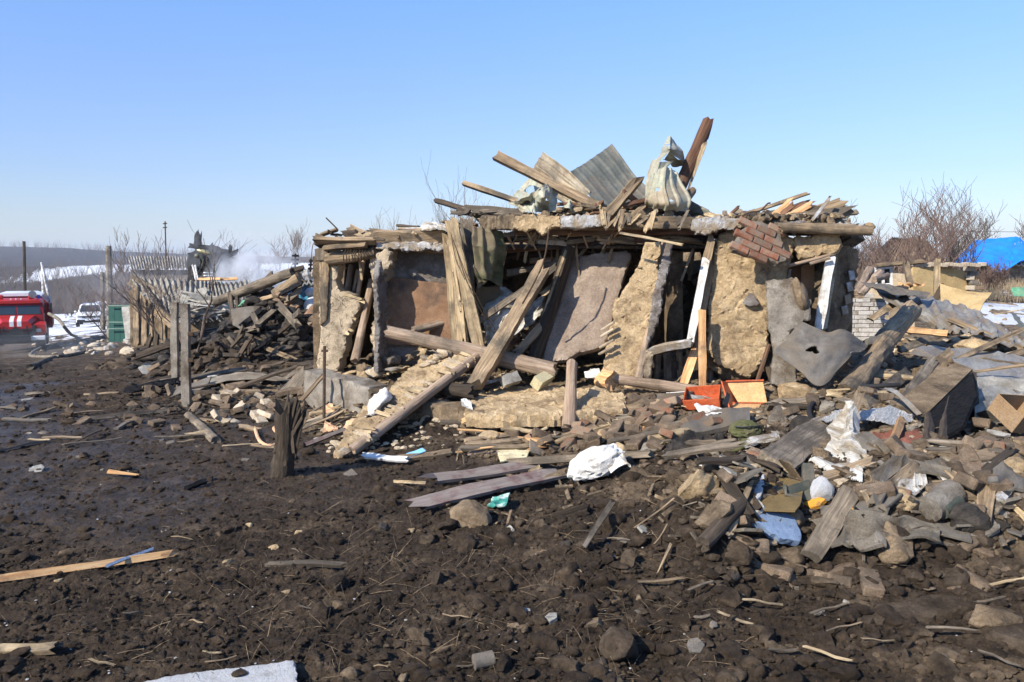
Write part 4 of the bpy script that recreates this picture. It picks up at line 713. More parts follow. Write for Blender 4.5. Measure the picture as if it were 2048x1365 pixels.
for k in range(40):
    u = rnd.uniform(1440, 1690); TP('board_end', (u, 436 + rnd.uniform(-6, 4), dF(u, -.2)), (u + rnd.uniform(-50, 50), 432 + rnd.uniform(-10, 4), dF(u, .3)), rnd.uniform(5, 12), .03, rnd.choice(['wood', 'woodd', 'woodg', 'woodl']), 'short broken board in the heap over the window end of the roof', 'board', 'short boards heaped over the window end')
put('wire', tube(spline([P(1478, 436, 9.0), P(1500, 425, 9.0), P(1520, 422, 9.0), P(1535, 408, 9.0), P(1541, 407, 9.0)]), .009, 5), M['iron'], label='black bent wire curling over the roof edge', cat='wire')
T('cloth_bundle', sheet(S([[(834, 462, 10.2), (850, 447, 10.2), (875, 446, 10.1), (902, 455, 10.0)], [(838, 466, 10.0), (855, 458, 9.8), (878, 458, 9.8), (905, 466, 9.8)]]), 30, 50, .02, .07, 8, ridge=.05), 'sackd', 'crumpled whitish cloth lying on the low roof edge', 'cloth')
for k in range(9):
    u = rnd.uniform(890, 965); T('tile_shard', rock(P(u, rnd.uniform(443, 456), 9.9), (.07, .05, .025), 2), 'brick', 'orange red shard on the roof edge beside the nailed board', 'shard', 'orange shards on the roof edge')
T('hanging_cloth', sheet(S([[(944, 453, 9.62), (960, 456, 9.6), (975, 458, 9.62), (1003, 462, 9.7)], [(946, 500, 9.58), (962, 500, 9.54), (982, 505, 9.6), (1003, 510, 9.8)], [(950, 540, 9.58), (966, 548, 9.52), (984, 540, 9.62), (1003, 550, 9.8)], [(956, 578, 9.6), (968, 568, 9.56), (978, 560, 9.64), (1003, 575, 9.8)]]), 60, 60, .01, .03, 5, (3.3, .022, 'v'), ridge=.03), 'camo', 'faded green and red patterned cloth hanging beside the nailed board', 'cloth')
T('hanging_cloth', sheet(S([[(952, 572, 9.8), (1000, 574, 9.95)], [(950, 610, 9.85), (996, 605, 10.0)], [(946, 650, 9.85), (962, 640, 10.0)]]), 30, 20, .01, .03, 5), 'camo', 'lower dark green end of the hanging patterned cloth', 'cloth')
# heap inside the open middle room
for (r, m, l) in [([[(965, 595, 10.1), (1005, 575, 10.2), (1035, 590, 10.3)], [(968, 640, 9.8), (1010, 610, 9.7), (1045, 620, 9.9)], [(975, 690, 9.6), (1015, 680, 9.5), (1050, 650, 9.6)]], 'sackd', 'pale crumpled bed sheet heaped in the open room'), ([[(1030, 625, 10.2), (1070, 600, 10.2), (1090, 590, 10.3)], [(1035, 665, 9.9), (1070, 640, 9.9), (1088, 625, 10.1)]], 'sackd', 'second pale crumpled sheet beside the tilted partition')]:
    T('bed_sheet', sheet(S(r), 60, 60, .015, .08, 7, ridge=.07), m, l, 'cloth')

def wall_straw(n, poly, d, m, L0=.03, L1=.12):
    gs = []
    while len(gs) < n:
        u, v = rnd.uniform(min(p[0] for p in poly), max(p[0] for p in poly)), rnd.uniform(min(p[1] for p in poly), max(p[1] for p in poly))
        if not inside(u, v, poly): continue
        p = P(u, v, dF(u, d)); a = rnd.uniform(0, 3.14); q = Vector((math.cos(a), 0, math.sin(a))) * rnd.uniform(L0, L1); gs.append(tube([p, p + q * .5 + Vector((0, -.012, 0)), p + q], rnd.uniform(.0015, .003), 3)[:2])
    put('straw', join(*gs), M[m], H, kind='stuff', smooth=0)
wall_straw(170, [(1430, 480), (1560, 470), (1570, 550), (1530, 620), (1530, 700), (1490, 745), (1425, 700)], -.185, 'woodl'); wall_straw(90, [(1300, 500), (1312, 520), (1300, 640), (1270, 740), (1215, 735), (1230, 640), (1262, 560)], -.245, 'woodd'); wall_straw(60, [(645, 510), (670, 520), (710, 610), (690, 690), (645, 745)], -.02, 'woodd')
# ------------------------------------------------------------------ big debris in front of and beside the house
def P(u, v, d):
    p = PB(u, v, d)
    if d > 9.9: return p
    if p.z < ground(p.x, p.y) - .01:
        q = G(u, v); return PB(u, v, q.y * .98)
    return p
TL('fallen_log', (775, 664, 9.55), (1110, 742, 9.1), 27, 'bark', 'thick grey fallen log lying across the front of the open room', w1=34, lump=.05)
TL('fallen_log', (825, 662, 10.0), (908, 641, 10.3), 16, 'bark', 'short grey log behind the thick fallen one under the rusty panel')
TP('leaning_timber', (1088, 535, 9.5), (950, 772, 8.9), 27, .14, 'wood', 'squared timber leaning from the tilted partition down to the rubble', 'timber', jag=.5)
TP('leaning_board', (1112, 535, 9.8), (955, 645, 9.5), 12, .04, 'woodg', 'thin grey board running diagonally behind the leaning timber')
TP('leaning_board', (1125, 560, 9.9), (1085, 590, 9.8), 12, .04, 'woodl', 'short pale board between the leaning timber and the tilted partition')
TP('leaning_board', (1090, 645, 9.6), (1030, 710, 9.3), 16, .04, 'wood', 'brown board low against the foot of the tilted partition')
put('bent_rod', tube(spline([P(1098, 460, 9.1), P(1085, 530, 9.05), P(1045, 608, 9.1)]), .01, 6), M['iron'], label='thin rusty rod hanging from the eaves before the opening', cat='rod')
# clay covered fallen rafter
TL('clay_rafter', (702, 904, 7.75), (954, 714, 9.25), 25, 'peel', 'long round rafter slanting down into the mud under a clay slab', 'rafter', w1=20, lump=.04)
TL('clay_rafter', (705, 870, 8.1), (905, 722, 9.5), 16, 'bark', 'second thinner pole hidden under the slanting clay slab', 'rafter')
T('clay_slab', slab([(664, 906), (682, 876), (725, 812), (785, 768), (838, 718), (890, 698), (930, 702), (925, 722), (880, 752), (815, 800), (755, 850), (712, 880), (690, 900), (678, 912)], ((690, 880, 7.9), (935, 706, 9.3), (735, 812, 8.55)), .09, .035, .024, .02, 6, crack=.035), 'clay', 'long cracked tan clay slab lying along the slanting rafter', 'clay slab')
for k in range(34):
    s = rnd.random(); u = 690 + 250 * s + rnd.uniform(-8, 10); v = 893 - 185 * s + rnd.uniform(-6, 8); d = 7.75 + 1.5 * s
    TP('clay_lath', (u - 14, v - 6, d), (u + 18, v + rnd.uniform(-3, 8), d - .06), rnd.uniform(5, 9), .012, 'woodl' if k % 2 else 'clayp', 'short split lath poking from under the slanting clay slab', 'lath', 'laths under the slanting clay slab', seg=3)
for k in range(22):
    s = rnd.random(); u = 850 + 90 * s; T('clay_lump', rock(P(u + rnd.uniform(-20, 20), 730 - 25 * s + rnd.uniform(-12, 12), 9.2 + .2 * s), [rnd.uniform(.03, .09) * q for q in (1.3, 1, .5)], 2), 'clayp', 'pale clay lump at the top end of the slanting clay slab', 'clay lump', 'clay lumps at the top of the slanting slab')
T('plaster_lump', rock(P(690, 905, 7.6), (.09, .06, .06), 3), 'white', 'white plaster lump at the foot of the slanting rafter', 'plaster lump')
for k in range(12): T('clay_crumb', rock(G(rnd.uniform(655, 700), rnd.uniform(890, 912)), [rnd.uniform(.02, .05)] * 3, 2), 'clayp', 'pale crumb at the foot of the slanting rafter', 'clay crumb', 'crumbs at the foot of the slanting rafter')
T('white_cloth', sheet(S([[(758, 778, 8.8), (775, 772, 8.8), (782, 792, 8.7)], [(740, 800, 8.5), (765, 795, 8.35), (782, 800, 8.4)], [(728, 842, 8.35), (738, 835, 8.25), (752, 822, 8.3)]]), 36, 36, .01, .06, 7, ridge=.04), 'sack', 'white cloth draped beside the slanting clay slab', 'cloth')
T('peach_cloth', sheet(S([[(645, 812, 9.4), (665, 808, 9.4)], [(650, 830, 9.2), (672, 832, 9.2)]]), 24, 24, .01, .07, 9, ridge=.04), 'peach', 'crumpled peach cloth by the concrete foundation', 'cloth')
T('peach_cloth', sheet(S([[(650, 842, 8.9), (678, 855, 8.8)], [(645, 862, 8.6), (672, 865, 8.6)]]), 24, 24, .01, .07, 9, ridge=.04), 'peach', 'tented peach cloth in front of the foundation', 'cloth')
T('clay_pot_shard', sheet(S([[(692, 842, 8.7), (712, 838, 8.7)], [(680, 862, 8.5), (708, 868, 8.45)]]), 24, 24, .012, .06, 7, ridge=.03), 'peach', 'curved peach shard like a broken pot beside the slanting slab', 'shard')
TP('red_board', (605, 893, 8.15), (690, 860, 8.5), 8, .04, 'maroon', 'thin maroon strip lying left of the slanting rafter', 'strip')
# horizontal clay slab and short log on it
T('clay_slab', slab([(930, 812), (960, 785), (1000, 768), (1100, 772), (1180, 778), (1245, 785), (1257, 800), (1245, 818), (1180, 822), (1100, 826), (1000, 832), (935, 828)], ((930, 822, 8.25), (1250, 815, 8.1), (1100, 772, 9.2)), .13, .035, .028, .02, 7, crack=.015, bulge=.04), 'clay', 'broad tan clay slab lying flat before the opening under the short log', 'clay slab')
TP('slab_timber', (930, 832, 8.3), (1085, 836, 8.25), 13, .06, 'wood', 'squared timber under the front edge of the flat clay slab', 'timber'); TP('slab_timber', (1100, 838, 8.3), (1290, 812, 8.2), 14, .06, 'wood', 'brown timber under the flat clay slab near the bricks', 'timber')
T('clay_slab', slab([(1180, 842), (1270, 826), (1262, 845), (1180, 858)], ((1180, 850, 8.1), (1270, 835, 8.1), (1200, 830, 8.4)), .07, .03, .026, .02), 'clayd', 'small dirty clay slab under the bricks', 'clay slab')
for k in range(30):
    u = rnd.uniform(925, 1120); TP('slab_lath', (u, 834 + rnd.uniform(-8, 10), 8.25), (u + rnd.uniform(8, 34), 838 + rnd.uniform(-12, 10), 8.2), rnd.uniform(5, 9), .014, rnd.choice(['woodo', 'woodl', 'wood']), 'short split lath along the front edge of the flat clay slab', 'lath', 'laths along the flat clay slab', seg=3)
TL('short_log', (1144, 727, 8.7), (1138, 858, 7.9), 22, 'peel', 'short pale log propped upright against the flat clay slab', w1=29, lump=.05)
TL('fallen_log', (1212, 756, 9.0), (1422, 785, 8.75), 22, 'peel', 'peeling reddish log lying at the foot of the clay strip wall', w1=20); TL('log_round', (1205, 757, 9.0), (1225, 762, 8.9), 40, 'woodo', 'cut round end of a log beside the clay strip wall', 'log end', n=16)
TL('charred_log_end', (885, 776, 8.9), (948, 785, 8.7), 30, 'woodd', 'muddy log end under the leaning timber', w1=28, jag=.6)
TP('pale_block', (1072, 768, 8.9), (1098, 752, 9.1), 22, .12, 'yellow', 'pale square block behind the flat clay slab', 'block', jag=.05); TP('pale_block', (1005, 765, 9.0), (1035, 755, 9.1), 22, .1, 'slate', 'grey block behind the flat clay slab', 'block', jag=.05)
T('white_rag', sheet(S([[(1168, 742, 9.4), (1198, 738, 9.4)], [(1170, 752, 9.2), (1205, 757, 9.1)]]), 30, 30, .01, .07, 9, ridge=.05), 'sack', 'white rag at the foot of the clay strip wall', 'rag')
T('plastic_wrap', sheet(S([[(922, 800, 8.5), (940, 800, 8.5)], [(924, 815, 8.3), (946, 818, 8.3)]]), 24, 24, .01, .05, 12, ridge=.05), 'sack', 'small clear white plastic wrap at the end of the flat clay slab', 'plastic')
TP('blue_white_trim', (960, 770, 9.1), (1035, 750, 9.3), 6, .02, 'white', 'bluish white trim strip behind the flat clay slab', 'trim')
# tilted grey slab, roofing felt, big broken beam
T('concrete_slab', slab([(1532, 562), (1555, 560), (1582, 555), (1606, 580), (1620, 600), (1622, 640), (1604, 645), (1582, 665), (1578, 700), (1600, 735), (1590, 772), (1565, 780), (1545, 768), (1546, 700), (1538, 640)], ((1540, 560, 8.85), (1600, 560, 8.8), (1550, 770, 8.5)), .09, .02, .028, .012, 5, bulge=.05), 'conc', 'tall lichened grey slab leaning upright between the clay wall and the window', 'slab')
T('clay_hump', rock(P(1600, 600, 8.75), (.12, .1, .24), 3), 'clayd', 'dirty clay hump stuck to the tall leaning slab', 'clay lump')
T('felt_sheet', sheet(S([[(1604, 646, 8.6), (1650, 660, 8.5), (1690, 662, 8.6), (1738, 690, 8.8)], [(1574, 672, 8.4), (1625, 690, 8.2), (1680, 700, 8.25), (1728, 700, 8.6)], [(1548, 700, 8.2), (1600, 740, 7.95), (1645, 772, 7.85), (1706, 705, 8.3)]]), 60, 70, .012, .03, 4, holes=[(.55, .36, .055)]), 'felt', 'dark grey sheet of roofing felt with a hole, leaning over the rubble', 'roofing felt')
TL('broken_beam', (1822, 622, 10.6), (1762, 690, 9.6), 40, 'wood', 'upper grey piece of the snapped thick log beyond the felt sheet', w1=40, jag=.5); TL('broken_beam', (1770, 690, 9.5), (1693, 790, 8.3), 38, 'wood', 'lower piece of the snapped thick log beside the felt sheet', w1=42, jag=.4)
T('beam_block', slab([(1733, 675), (1775, 670), (1784, 684), (1770, 690), (1735, 690)], ((1733, 675, 9.4), (1784, 672, 9.5), (1735, 690, 9.35)), .15, .01, .03), 'felt', 'flat grey block on the joint of the snapped thick log', 'block')
# white brick pier, parts brick
wp = P(1722, 660, 14.6); WB = empty('white_brick_pier', (wp.x, wp.y, ground(wp.x, wp.y)), 'low pier of white silicate bricks beyond the window end of the house', 'brick pier')
bm_ = [box((0, 0, 0), (.245, .11, .062), None, .006) for _ in range(1)][0]; bvar = None
z0 = P(1720, 686, 14.6).z; first = None; rows = 12
for r in range(rows):
    for c in range(3):
        for dd in range(2):
            x = P(1692, 630, 14.6).x + c * .258 + (r % 2) * .12 - (.05 if r % 2 else 0); 
            if r >= 10 and c == 2: continue
            if first is None: first = put('brick', box((x, 14.6, z0), (.245, .11, .066), None, .004), M['brickw'], WB); W_ = first; ref = Vector((x, 14.6, z0)); continue
            o = first.copy(); C.objects.link(o); o.parent = WB; tgt = Vector((x + rnd.uniform(-.006, .006), 14.6 + dd * .13 + rnd.uniform(-.01, .01), z0 + r * .074))
            Rr = rotm(0, 0, rnd.uniform(-.03, .03)); L0 = ref - Vector(W0['white_brick_pier']); o.rotation_euler = Rr.to_euler(); o.location = tgt - Vector(W0['white_brick_pier']) - Rr @ L0
put('pier_mortar', box((P(1692, 630, 14.6).x + .28, 14.665, z0 + .36), (.74, .2, .8)), M['mortar'], WB)
# drawers and plywood cabinet
def openbox(name, c, s, R, m, label, cat, t=.012, inner=None):
    e = empty(name, c, label, cat); R = R; 
    for nm, cc, ss in [('bottom', (0, 0, -s[2] / 2), (s[0], s[1], t)), ('side', (-s[0] / 2, 0, 0), (t, s[1] + t, s[2])), ('side', (s[0] / 2, 0, 0), (t, s[1] + t, s[2])), ('front', (0, -s[1] / 2, .001), (s[0] - t, t, s[2])), ('back', (0, s[1] / 2, .001), (s[0] - t, t, s[2]))]:
        put(nm, box(Vector(c) + R @ Vector(cc), ss, R, .002), M[m], e)
    return e
openbox('drawer', P(1405, 795, 8.15), (.33, .36, .10), rotm(.22, -.12, -.3), 'redbox', 'open orange red drawer with pale papers inside', 'drawer')
for k in range(4): T('paper', box(P(1395 + k * 10, 795 + (k % 2) * 4, 8.1), (.12, .08, .006), rotm(.3, .1, k * .7)), 'white', 'pale paper lying in the orange red drawer', 'paper', 'papers in the drawer')
cab = empty('cabinet', P(1490, 800, 8.2), 'broken plywood cabinet with red edges beside the open drawer', 'cabinet')
def quad(name, uv, pl, t, m, par, lab=None): return put(name, slab(uv, pl, t, .002, .08, .001), M[m], par, label=lab)
quad('back_panel', [(1453, 764), (1526, 762), (1534, 805), (1478, 806)], ((1453, 764, 8.35), (1526, 762, 8.35), (1478, 806, 8.1)), .015, 'ply', cab, 'orange plywood back panel'); quad('lower_panel', [(1466, 806), (1524, 806), (1505, 833), (1465, 830)], ((1466, 806, 8.05), (1524, 806, 8.1), (1470, 832, 7.85)), .015, 'ply', cab)
quad('side_panel', [(1444, 762), (1454, 764), (1479, 806), (1466, 830), (1455, 800)], ((1444, 762, 8.2), (1454, 764, 8.34), (1466, 830, 7.84)), .015, 'redbox', cab)
put('edge_strip', plank(P(1452, 763, 8.33), P(1527, 761, 8.33), .014, .02, 0), M['redbox'], cab); put('edge_strip', plank(P(1466, 806, 8.03), P(1526, 807, 8.08), .014, .02, 0), M['redbox'], cab)
T('white_rag', sheet(S([[(1388, 812, 7.9), (1425, 812, 7.9), (1460, 830, 7.8)], [(1410, 838, 7.6), (1440, 826, 7.55), (1458, 838, 7.65)]]), 40, 50, .01, .09, 9, ridge=.06), 'sack', 'white crumpled plastic in front of the open drawer', 'rag')
T('blue_glove', sheet(S([[(1453, 786, 7.95), (1460, 788, 7.95)], [(1446, 806, 7.8), (1456, 812, 7.8)]]), 20, 20, .015, .05, 9, ridge=.03), 'dark', 'dark blue rag hanging between drawer and cabinet', 'rag')
TP('wide_board', (1285, 800, 8.4), (1375, 792, 8.3), 22, .03, 'woodg', 'wide grey board leading to the open drawer', face=(0, -.5, 1)); TP('white_strip', (1320, 812, 8.1), (1368, 795, 8.2), 10, .02, 'white', 'white painted strip beside the open drawer', 'strip', face=(0, -.5, 1)); TP('pale_strip', (1336, 790, 8.6), (1376, 787, 8.5), 8, .03, 'wpaint', 'pale strip lying on the peeling log', 'strip')
# rubble centre right: slabs
T('grey_flap', sheet(S([[(1335, 870, 7.2), (1400, 828, 7.6), (1500, 815, 7.7)], [(1345, 880, 7.1), (1410, 860, 7.25), (1500, 842, 7.35)]]), 40, 60, .04, .03, 4), 'felt', 'grey felt sheet curving over the rubble below the cabinet', 'felt')
T('mud_slab', slab([(1330, 925), (1345, 880), (1375, 858), (1420, 870), (1455, 858), (1440, 900), (1400, 925), (1360, 935)], ((1330, 925, 6.6), (1440, 900, 6.9), (1375, 858, 7.0)), .08, .04, .03, .02, 6), 'char', 'dark mud caked board tilted left of the green cap', 'slab')
for (u, v, s, m, l) in [(1560, 838, (.2, .1, .08), 'conc', 'long rounded concrete lump right of the cabinet'), (1612, 862, (.13, .09, .13), 'char', 'dark upright lump behind the heavy grey beam'), (1590, 800, (.22, .18, .13), 'clay', 'large cracked clay boulder under the leaning slab'), (1655, 825, (.1, .1, .08), 'tarp', 'roll of grey strapping beside the hose'), (1540, 790, (.1, .08, .07), 'clayd', 'brown stone beside the cabinet'),
                       (1395, 985, (.16, .13, .13), 'clay', 'big straw coloured clay lump in the foreground mound'), (1430, 1040, (.15, .12, .1), 'clayd', 'earth brown clay lump below the straw coloured one'), (1785, 1100, (.15, .12, .12), 'clayd', 'large brown stone in front of the canvas'), (1240, 1310, (.12, .1, .1), 'mudl', 'big brown clod alone in the foreground soil'),
                       (940, 1045, (.17, .13, .1), 'clayd', 'flat dark clod below the maroon planks'), (1940, 1050, (.15, .12, .1), 'char', 'broad dark clod right of the canvas'), (1985, 1250, (.16, .12, .07), 'clayd', 'flat earthy block at the lower edge'), (1580, 1040, (.1, .08, .1), 'clayd', 'round brown lump above the blue foam')]:
    p = G(u, v); p.z += s[2] * .25; T('boulder', rock(p, s, 4, .2), m, l, 'lump')
TP('heavy_beam', (1655, 862, 6.85), (1545, 938, 6.05), 62, .16, 'woodg', 'heavy squared grey beam slanting down behind the white sheet', 'beam', face=(.15, -.5, 1), jag=.15)
# cap bag
def blob(c, s, sub=4, R=None, amp=.06, f=2, crease=0):
    V, Fc = ICO[sub]; q_ = rnd.randint(0, 50); V = V * (1 + amp * n3(V, f, q_) - crease * (1 - np.abs(n3(V, f * 1.6, q_ + 7, 2)) * 5).clip(0, 1) + crease * .5 * n3(V, f * 4, q_ + 9, 3))[:, None] * np.array(s); 
    if R is not None: V = V @ np.array(R).T
    return V + np.array(c), Fc, V
cp = G(1490, 885); cp.z += .1; CB = empty('cap', cp, 'olive green cloth cap lying in the rubble', 'cap')
put('crown', blob(cp + Vector((0, 0, .0)), (.135, .11, .09), 4, None, .2, 2, .1), M['olive'], CB); put('seam', tube(spline([cp + Vector((-.11, -.07, .045)), cp + Vector((-.02, -.115, .05)), cp + Vector((.1, -.075, .05))]), .006, 6), M['dark'], CB)
put('brim', sheet(S([[(1450, 895, cp.y - .08), (1480, 880, cp.y - .1), (1512, 872, cp.y - .1)], [(1456, 902, cp.y - .2), (1482, 896, cp.y - .25), (1500, 884, cp.y - .22)]]), 20, 30, .012, .01), M['olive'], CB)
for k in range(5): T('magazine', sheet(S([[(1486 + k * 3, 888 - k * 3, 6.6), (1540 + k * 4, 868 - k, 6.7)], [(1490 + k * 3, 893 - k * 2, 6.45), (1548 + k * 3, 875, 6.5)]]), 12, 16, .008, .015, 5), 'white' if k % 2 else 'sackd', 'crumpled printed pages under the olive cap', 'magazine', 'crumpled pages under the cap')
# hanging white sheet with foil
T('white_sheet', sheet(S([[(1697, 812, 6.5), (1702, 806, 6.5), (1708, 812, 6.5), (1716, 835, 6.5)], [(1650, 850, 6.4), (1685, 862, 6.2), (1705, 848, 6.25), (1730, 865, 6.3)], [(1662, 885, 6.15), (1680, 892, 6.1), (1700, 885, 5.9), (1734, 900, 6.05)], [(1640, 912, 5.95), (1675, 925, 5.9), (1700, 922, 5.7), (1731, 930, 5.85)], [(1620, 922, 5.8), (1665, 950, 5.65), (1702, 952, 5.55), (1724, 962, 5.6)]]), 90, 70, .006, .03, 6, ridge=.05, lin=True, jag=1), 'sackd', 'dirty white torn sheet hanging over the rubble like a tent', 'sheet')
T('foil_sheet', sheet(S([[(1642, 842, 6.8), (1670, 820, 7.0), (1720, 820, 7.0), (1790, 814, 7.1), (1828, 836, 7.0)], [(1648, 846, 6.7), (1680, 836, 6.8), (1725, 838, 6.75), (1775, 850, 6.7), (1825, 842, 6.8)]]), 50, 90, .006, .03, 9, ridge=.02), 'foil', 'crumpled silver foil insulation behind the white sheet', 'foil')
TP('brown_post', (1718, 790, 6.9), (1708, 822, 6.7), 17, .06, 'wood', 'brown stub of post sticking out above the white sheet', 'post'); TP('brown_batten', (1803, 838, 6.7), (1782, 895, 6.3), 13, .04, 'woodo', 'upright brown batten crossing the foil', 'batten', jag=.3); TP('brown_batten', (1740, 866, 6.5), (1800, 856, 6.6), 7, .03, 'wood', 'level brown batten behind the upright one', 'batten')
T('clay_heap', rock(P(1640, 905, 5.95), (.10, .07, .045), 4), 'clayd', 'loose tan clay spilled over the white sheet', 'clay lump')
put('hose', tube(spline([P(1622, 838, 7.6), P(1620, 815, 7.8), P(1650, 788, 8.0), P(1700, 776, 8.0), P(1765, 772, 7.9), P(1800, 770, 7.9)]), .022, 10), M['rubber'], label='grey black hose arching over the clay beside the cabinet', cat='hose')
TP('metal_strip', (1770, 778, 7.4), (1838, 830, 6.8), 9, .01, 'zinc', 'bent pale metal strip curving over the debris', 'strip', bend=.06)
T('glass_wool', sheet(S([[(1740, 862, 6.7), (1790, 862, 6.7), (1885, 848, 6.9)], [(1745, 885, 6.5), (1800, 890, 6.45), (1886, 868, 6.7)]]), 30, 60, .03, .05, 7, ridge=.03), 'pink', 'long reddish roll of insulation wool', 'insulation')
# lying cabinet
cb = empty('wooden_chest', P(1880, 800, 7.6), 'battered wooden chest on its side with dirt on top', 'chest')
quad('lid', [(1780, 802), (1880, 712), (1945, 738), (1842, 838)], ((1780, 802, 7.4), (1880, 712, 8.5), (1842, 838, 6.95)), .03, 'clayd', cb, 'dirty brown top board')
quad('inside_shade_sheet', [(1842, 842), (1945, 742), (1952, 790), (1925, 850), (1880, 880)], ((1842, 842, 7.1), (1945, 742, 8.1), (1880, 880, 7.0)), .03, 'black', cb)  # black sheet stands in for the shaded inside of the chest
put('side_board', plank(P(1945, 745, 8.05), P(1950, 838, 7.7), .07, .03, .2), M['woodd'], cb); put('corner_post', plank(P(1858, 830, 7.0), P(1857, 880, 6.9), .05, .05, .2), M['woodd'], cb); put('corner_post', plank(P(1898, 800, 7.4), P(1884, 880, 6.95), .05, .05, .2), M['woodd'], cb)
for k in range(40): 
    u = rnd.uniform(1800, 1910); p = P(u, 800 - (u - 1800) * .6 + rnd.uniform(-20, 20), 7.55 + (u - 1800) * .007); T('dirt_crumb', rock(p, [rnd.uniform(.015, .04)] * 3, 2), 'clayd', 'crumb of dirt on top of the wooden chest', 'crumb', 'crumbs on the wooden chest')
openbox('cardboard_box', P(2040, 828, 6.2), (.30, .26, .15), rotm(.55, .1, .35), 'card', 'open brown cardboard box at the picture edge', 'box', .006)
# metal and slate sheets right
for (r, m, l, c_) in [([[(1850, 690, 10.0), (1940, 700, 10.2), (2060, 720, 10.0)], [(1820, 705, 9.5), (1930, 740, 9.2), (2070, 800, 8.6)]], 'zinc', 'wide smooth dark grey metal sheet across the rubble', None),
                   ([[(1740, 575, 13.5), (1830, 592, 13.3), (1920, 612, 13.0), (1990, 655, 12.6)], [(1760, 590, 12.6), (1850, 625, 12.2), (1950, 650, 11.8), (2048, 690, 11.4)], [(1858, 650, 11.6), (1905, 665, 11.3), (1960, 672, 11.2), (2060, 720, 11.0)]], 'zinc', 'ribbed pale metal roof sheet sliding down by the white brick pier', (9, .045, 'v', 1)),
                   ([[(1720, 568, 13.0), (1790, 572, 13.0), (1860, 590, 12.8)], [(1745, 580, 12.4), (1800, 590, 12.3), (1845, 600, 12.3)]], 'felt', 'dark curled roofing strip above the white brick pier', None),
                   ([[(1920, 770, 8.6), (1960, 765, 8.6), (2048, 760, 8.6)], [(1945, 815, 8.0), (1990, 790, 8.0), (2060, 812, 7.9)], [(1950, 850, 7.6), (2000, 850, 7.5), (2070, 860, 7.4)]], 'slate', 'rolled pale slate sheet under the wide metal sheet', (3, .05, 'u')),
                   ([[(2022, 622, 14.0), (2034, 628, 14.0)], [(2050, 680, 13.0), (2075, 700, 12.8)]], 'metalg', 'dark curved metal strip rising at the picture edge', None),
                   ([[(1960, 690, 10.6), (1990, 690, 10.6)], [(1940, 722, 10.2), (1975, 730, 10.0)]], 'woodr', 'dark brown crumpled panel under the long slat', (4, .02, 'v'))]:
    T('sheet_metal', sheet(S(r), 40 if c_ else 50, 180 if c_ else 60, .004, .03, 3, c_, ridge=.02), m, l, 'metal sheet')
T('straw_lump', rock(P(1950, 692, 10.3), (.26, .14, .12), 4, .15), 'clay', 'straw clay lump beside the ribbed pale sheet', 'clay lump')
TP('narrow_board', (1880, 735, 9.6), (2055, 655, 10.4), 10, .04, 'wood', 'long narrow board running up over the wide grey sheets'); TP('orange_plank', (1810, 660, 11.2), (1895, 668, 11.0), 12, .05, 'woodo', 'orange brown plank under the ribbed sheet', jag=.1)
for (a, b, c, d, w, m, l) in [((1800), 700, 1960, 640, 14, 'woodg', 'grey plank under the ribbed sheet edge'), (1795, 818, 1868, 720, 22, 'woodg', 'grey plank leaning on the wooden chest'), (1730, 808, 1815, 745, 24, 'woodg', 'broad split plank leading to the felt sheet'), (1880, 720, 1900, 705, 18, 'wood', 'short brown block near the chest'), (1900, 640, 2048, 700, 10, 'wood', 'thin slat along the roof edge by the snow'), (1985, 830, 2060, 780, 9, 'slate', 'grey strip above the cardboard box'),
                              (1815, 590, 1740, 640, 12, 'wood', 'brown rafter end beyond the white brick pier'), (1900, 840, 2000, 930, 8, 'woodg', 'thin grey slat slanting down across the debris'), (1775, 985, 1835, 930, 26, 'wood', 'broad brown plank in the debris pocket')]:
    d0 = gd(a, min(v_ for v_ in (max(b, 700),))) if False else 0
    dd0 = {1800: 11.0, 1795: 7.3, 1730: 8.2, 1880: 9.0, 1900: 11.5 if b < 700 else 6.9, 1985: 7.2, 1815: 12.8, 1775: 5.7}[a]; dd1 = {1800: 12.2, 1795: 8.3, 1730: 8.9, 1880: 9.1, 1900: 11.2 if b < 700 else 6.2, 1985: 7.4, 1815: 12.2, 1775: 6.0}[a]
    TP('loose_board', (a, b, dd0), (c, d, dd1), w, .04, m, l)
# ------------------------------------------------------------------ foreground pocket of debris
TP('leaning_board', (1700, 985, 5.45), (1622, 1112, 4.75), 36, .05, 'woodg', 'grey squared board leaning over the canvas', jag=.25); TP('splinter', (1662, 975, 5.3), (1730, 1036, 5.1), 9, .02, 'black', 'black pointed splinter crossing the leaning board', 'splinter', taper=.4)
T('fibreboard', slab([(1520, 948), (1560, 952), (1610, 965), (1600, 1010), (1590, 1022), (1530, 1020), (1512, 1010)], ((1520, 948, 5.6), (1610, 965, 5.55), (1512, 1015, 5.25)), .01, .002, .06, .002), 'fibre', 'square brown fibreboard sheet below the heavy beam', 'board')
brk = empty('iron_bracket', P(1605, 965, 5.3), 'dark green iron bracket lying on the fibreboard', 'bracket')
put('arm', plank(P(1615, 930, 5.4), P(1618, 1005, 5.2), .07, .05, .05), M['oliven'], brk); put('arm', plank(P(1616, 970, 5.28), P(1572, 985, 5.2), .06, .04, .05), M['oliven'], brk); put('end_plate', tube([P(1570, 972, 5.2), P(1572, 990, 5.15), P(1600, 996, 5.15)], .014, 6), M['oliven'], brk)
T('foam_slab', slab([(1512, 1030), (1545, 1022), (1588, 1028), (1596, 1045), (1604, 1070), (1600, 1082), (1570, 1078), (1535, 1060), (1510, 1042)], ((1512, 1035, 5.1), (1596, 1028, 5.15), (1600, 1082, 4.85)), .05, .008, .02, .008), 'foamb', 'pale blue and white foam slab half buried in soil', 'foam')
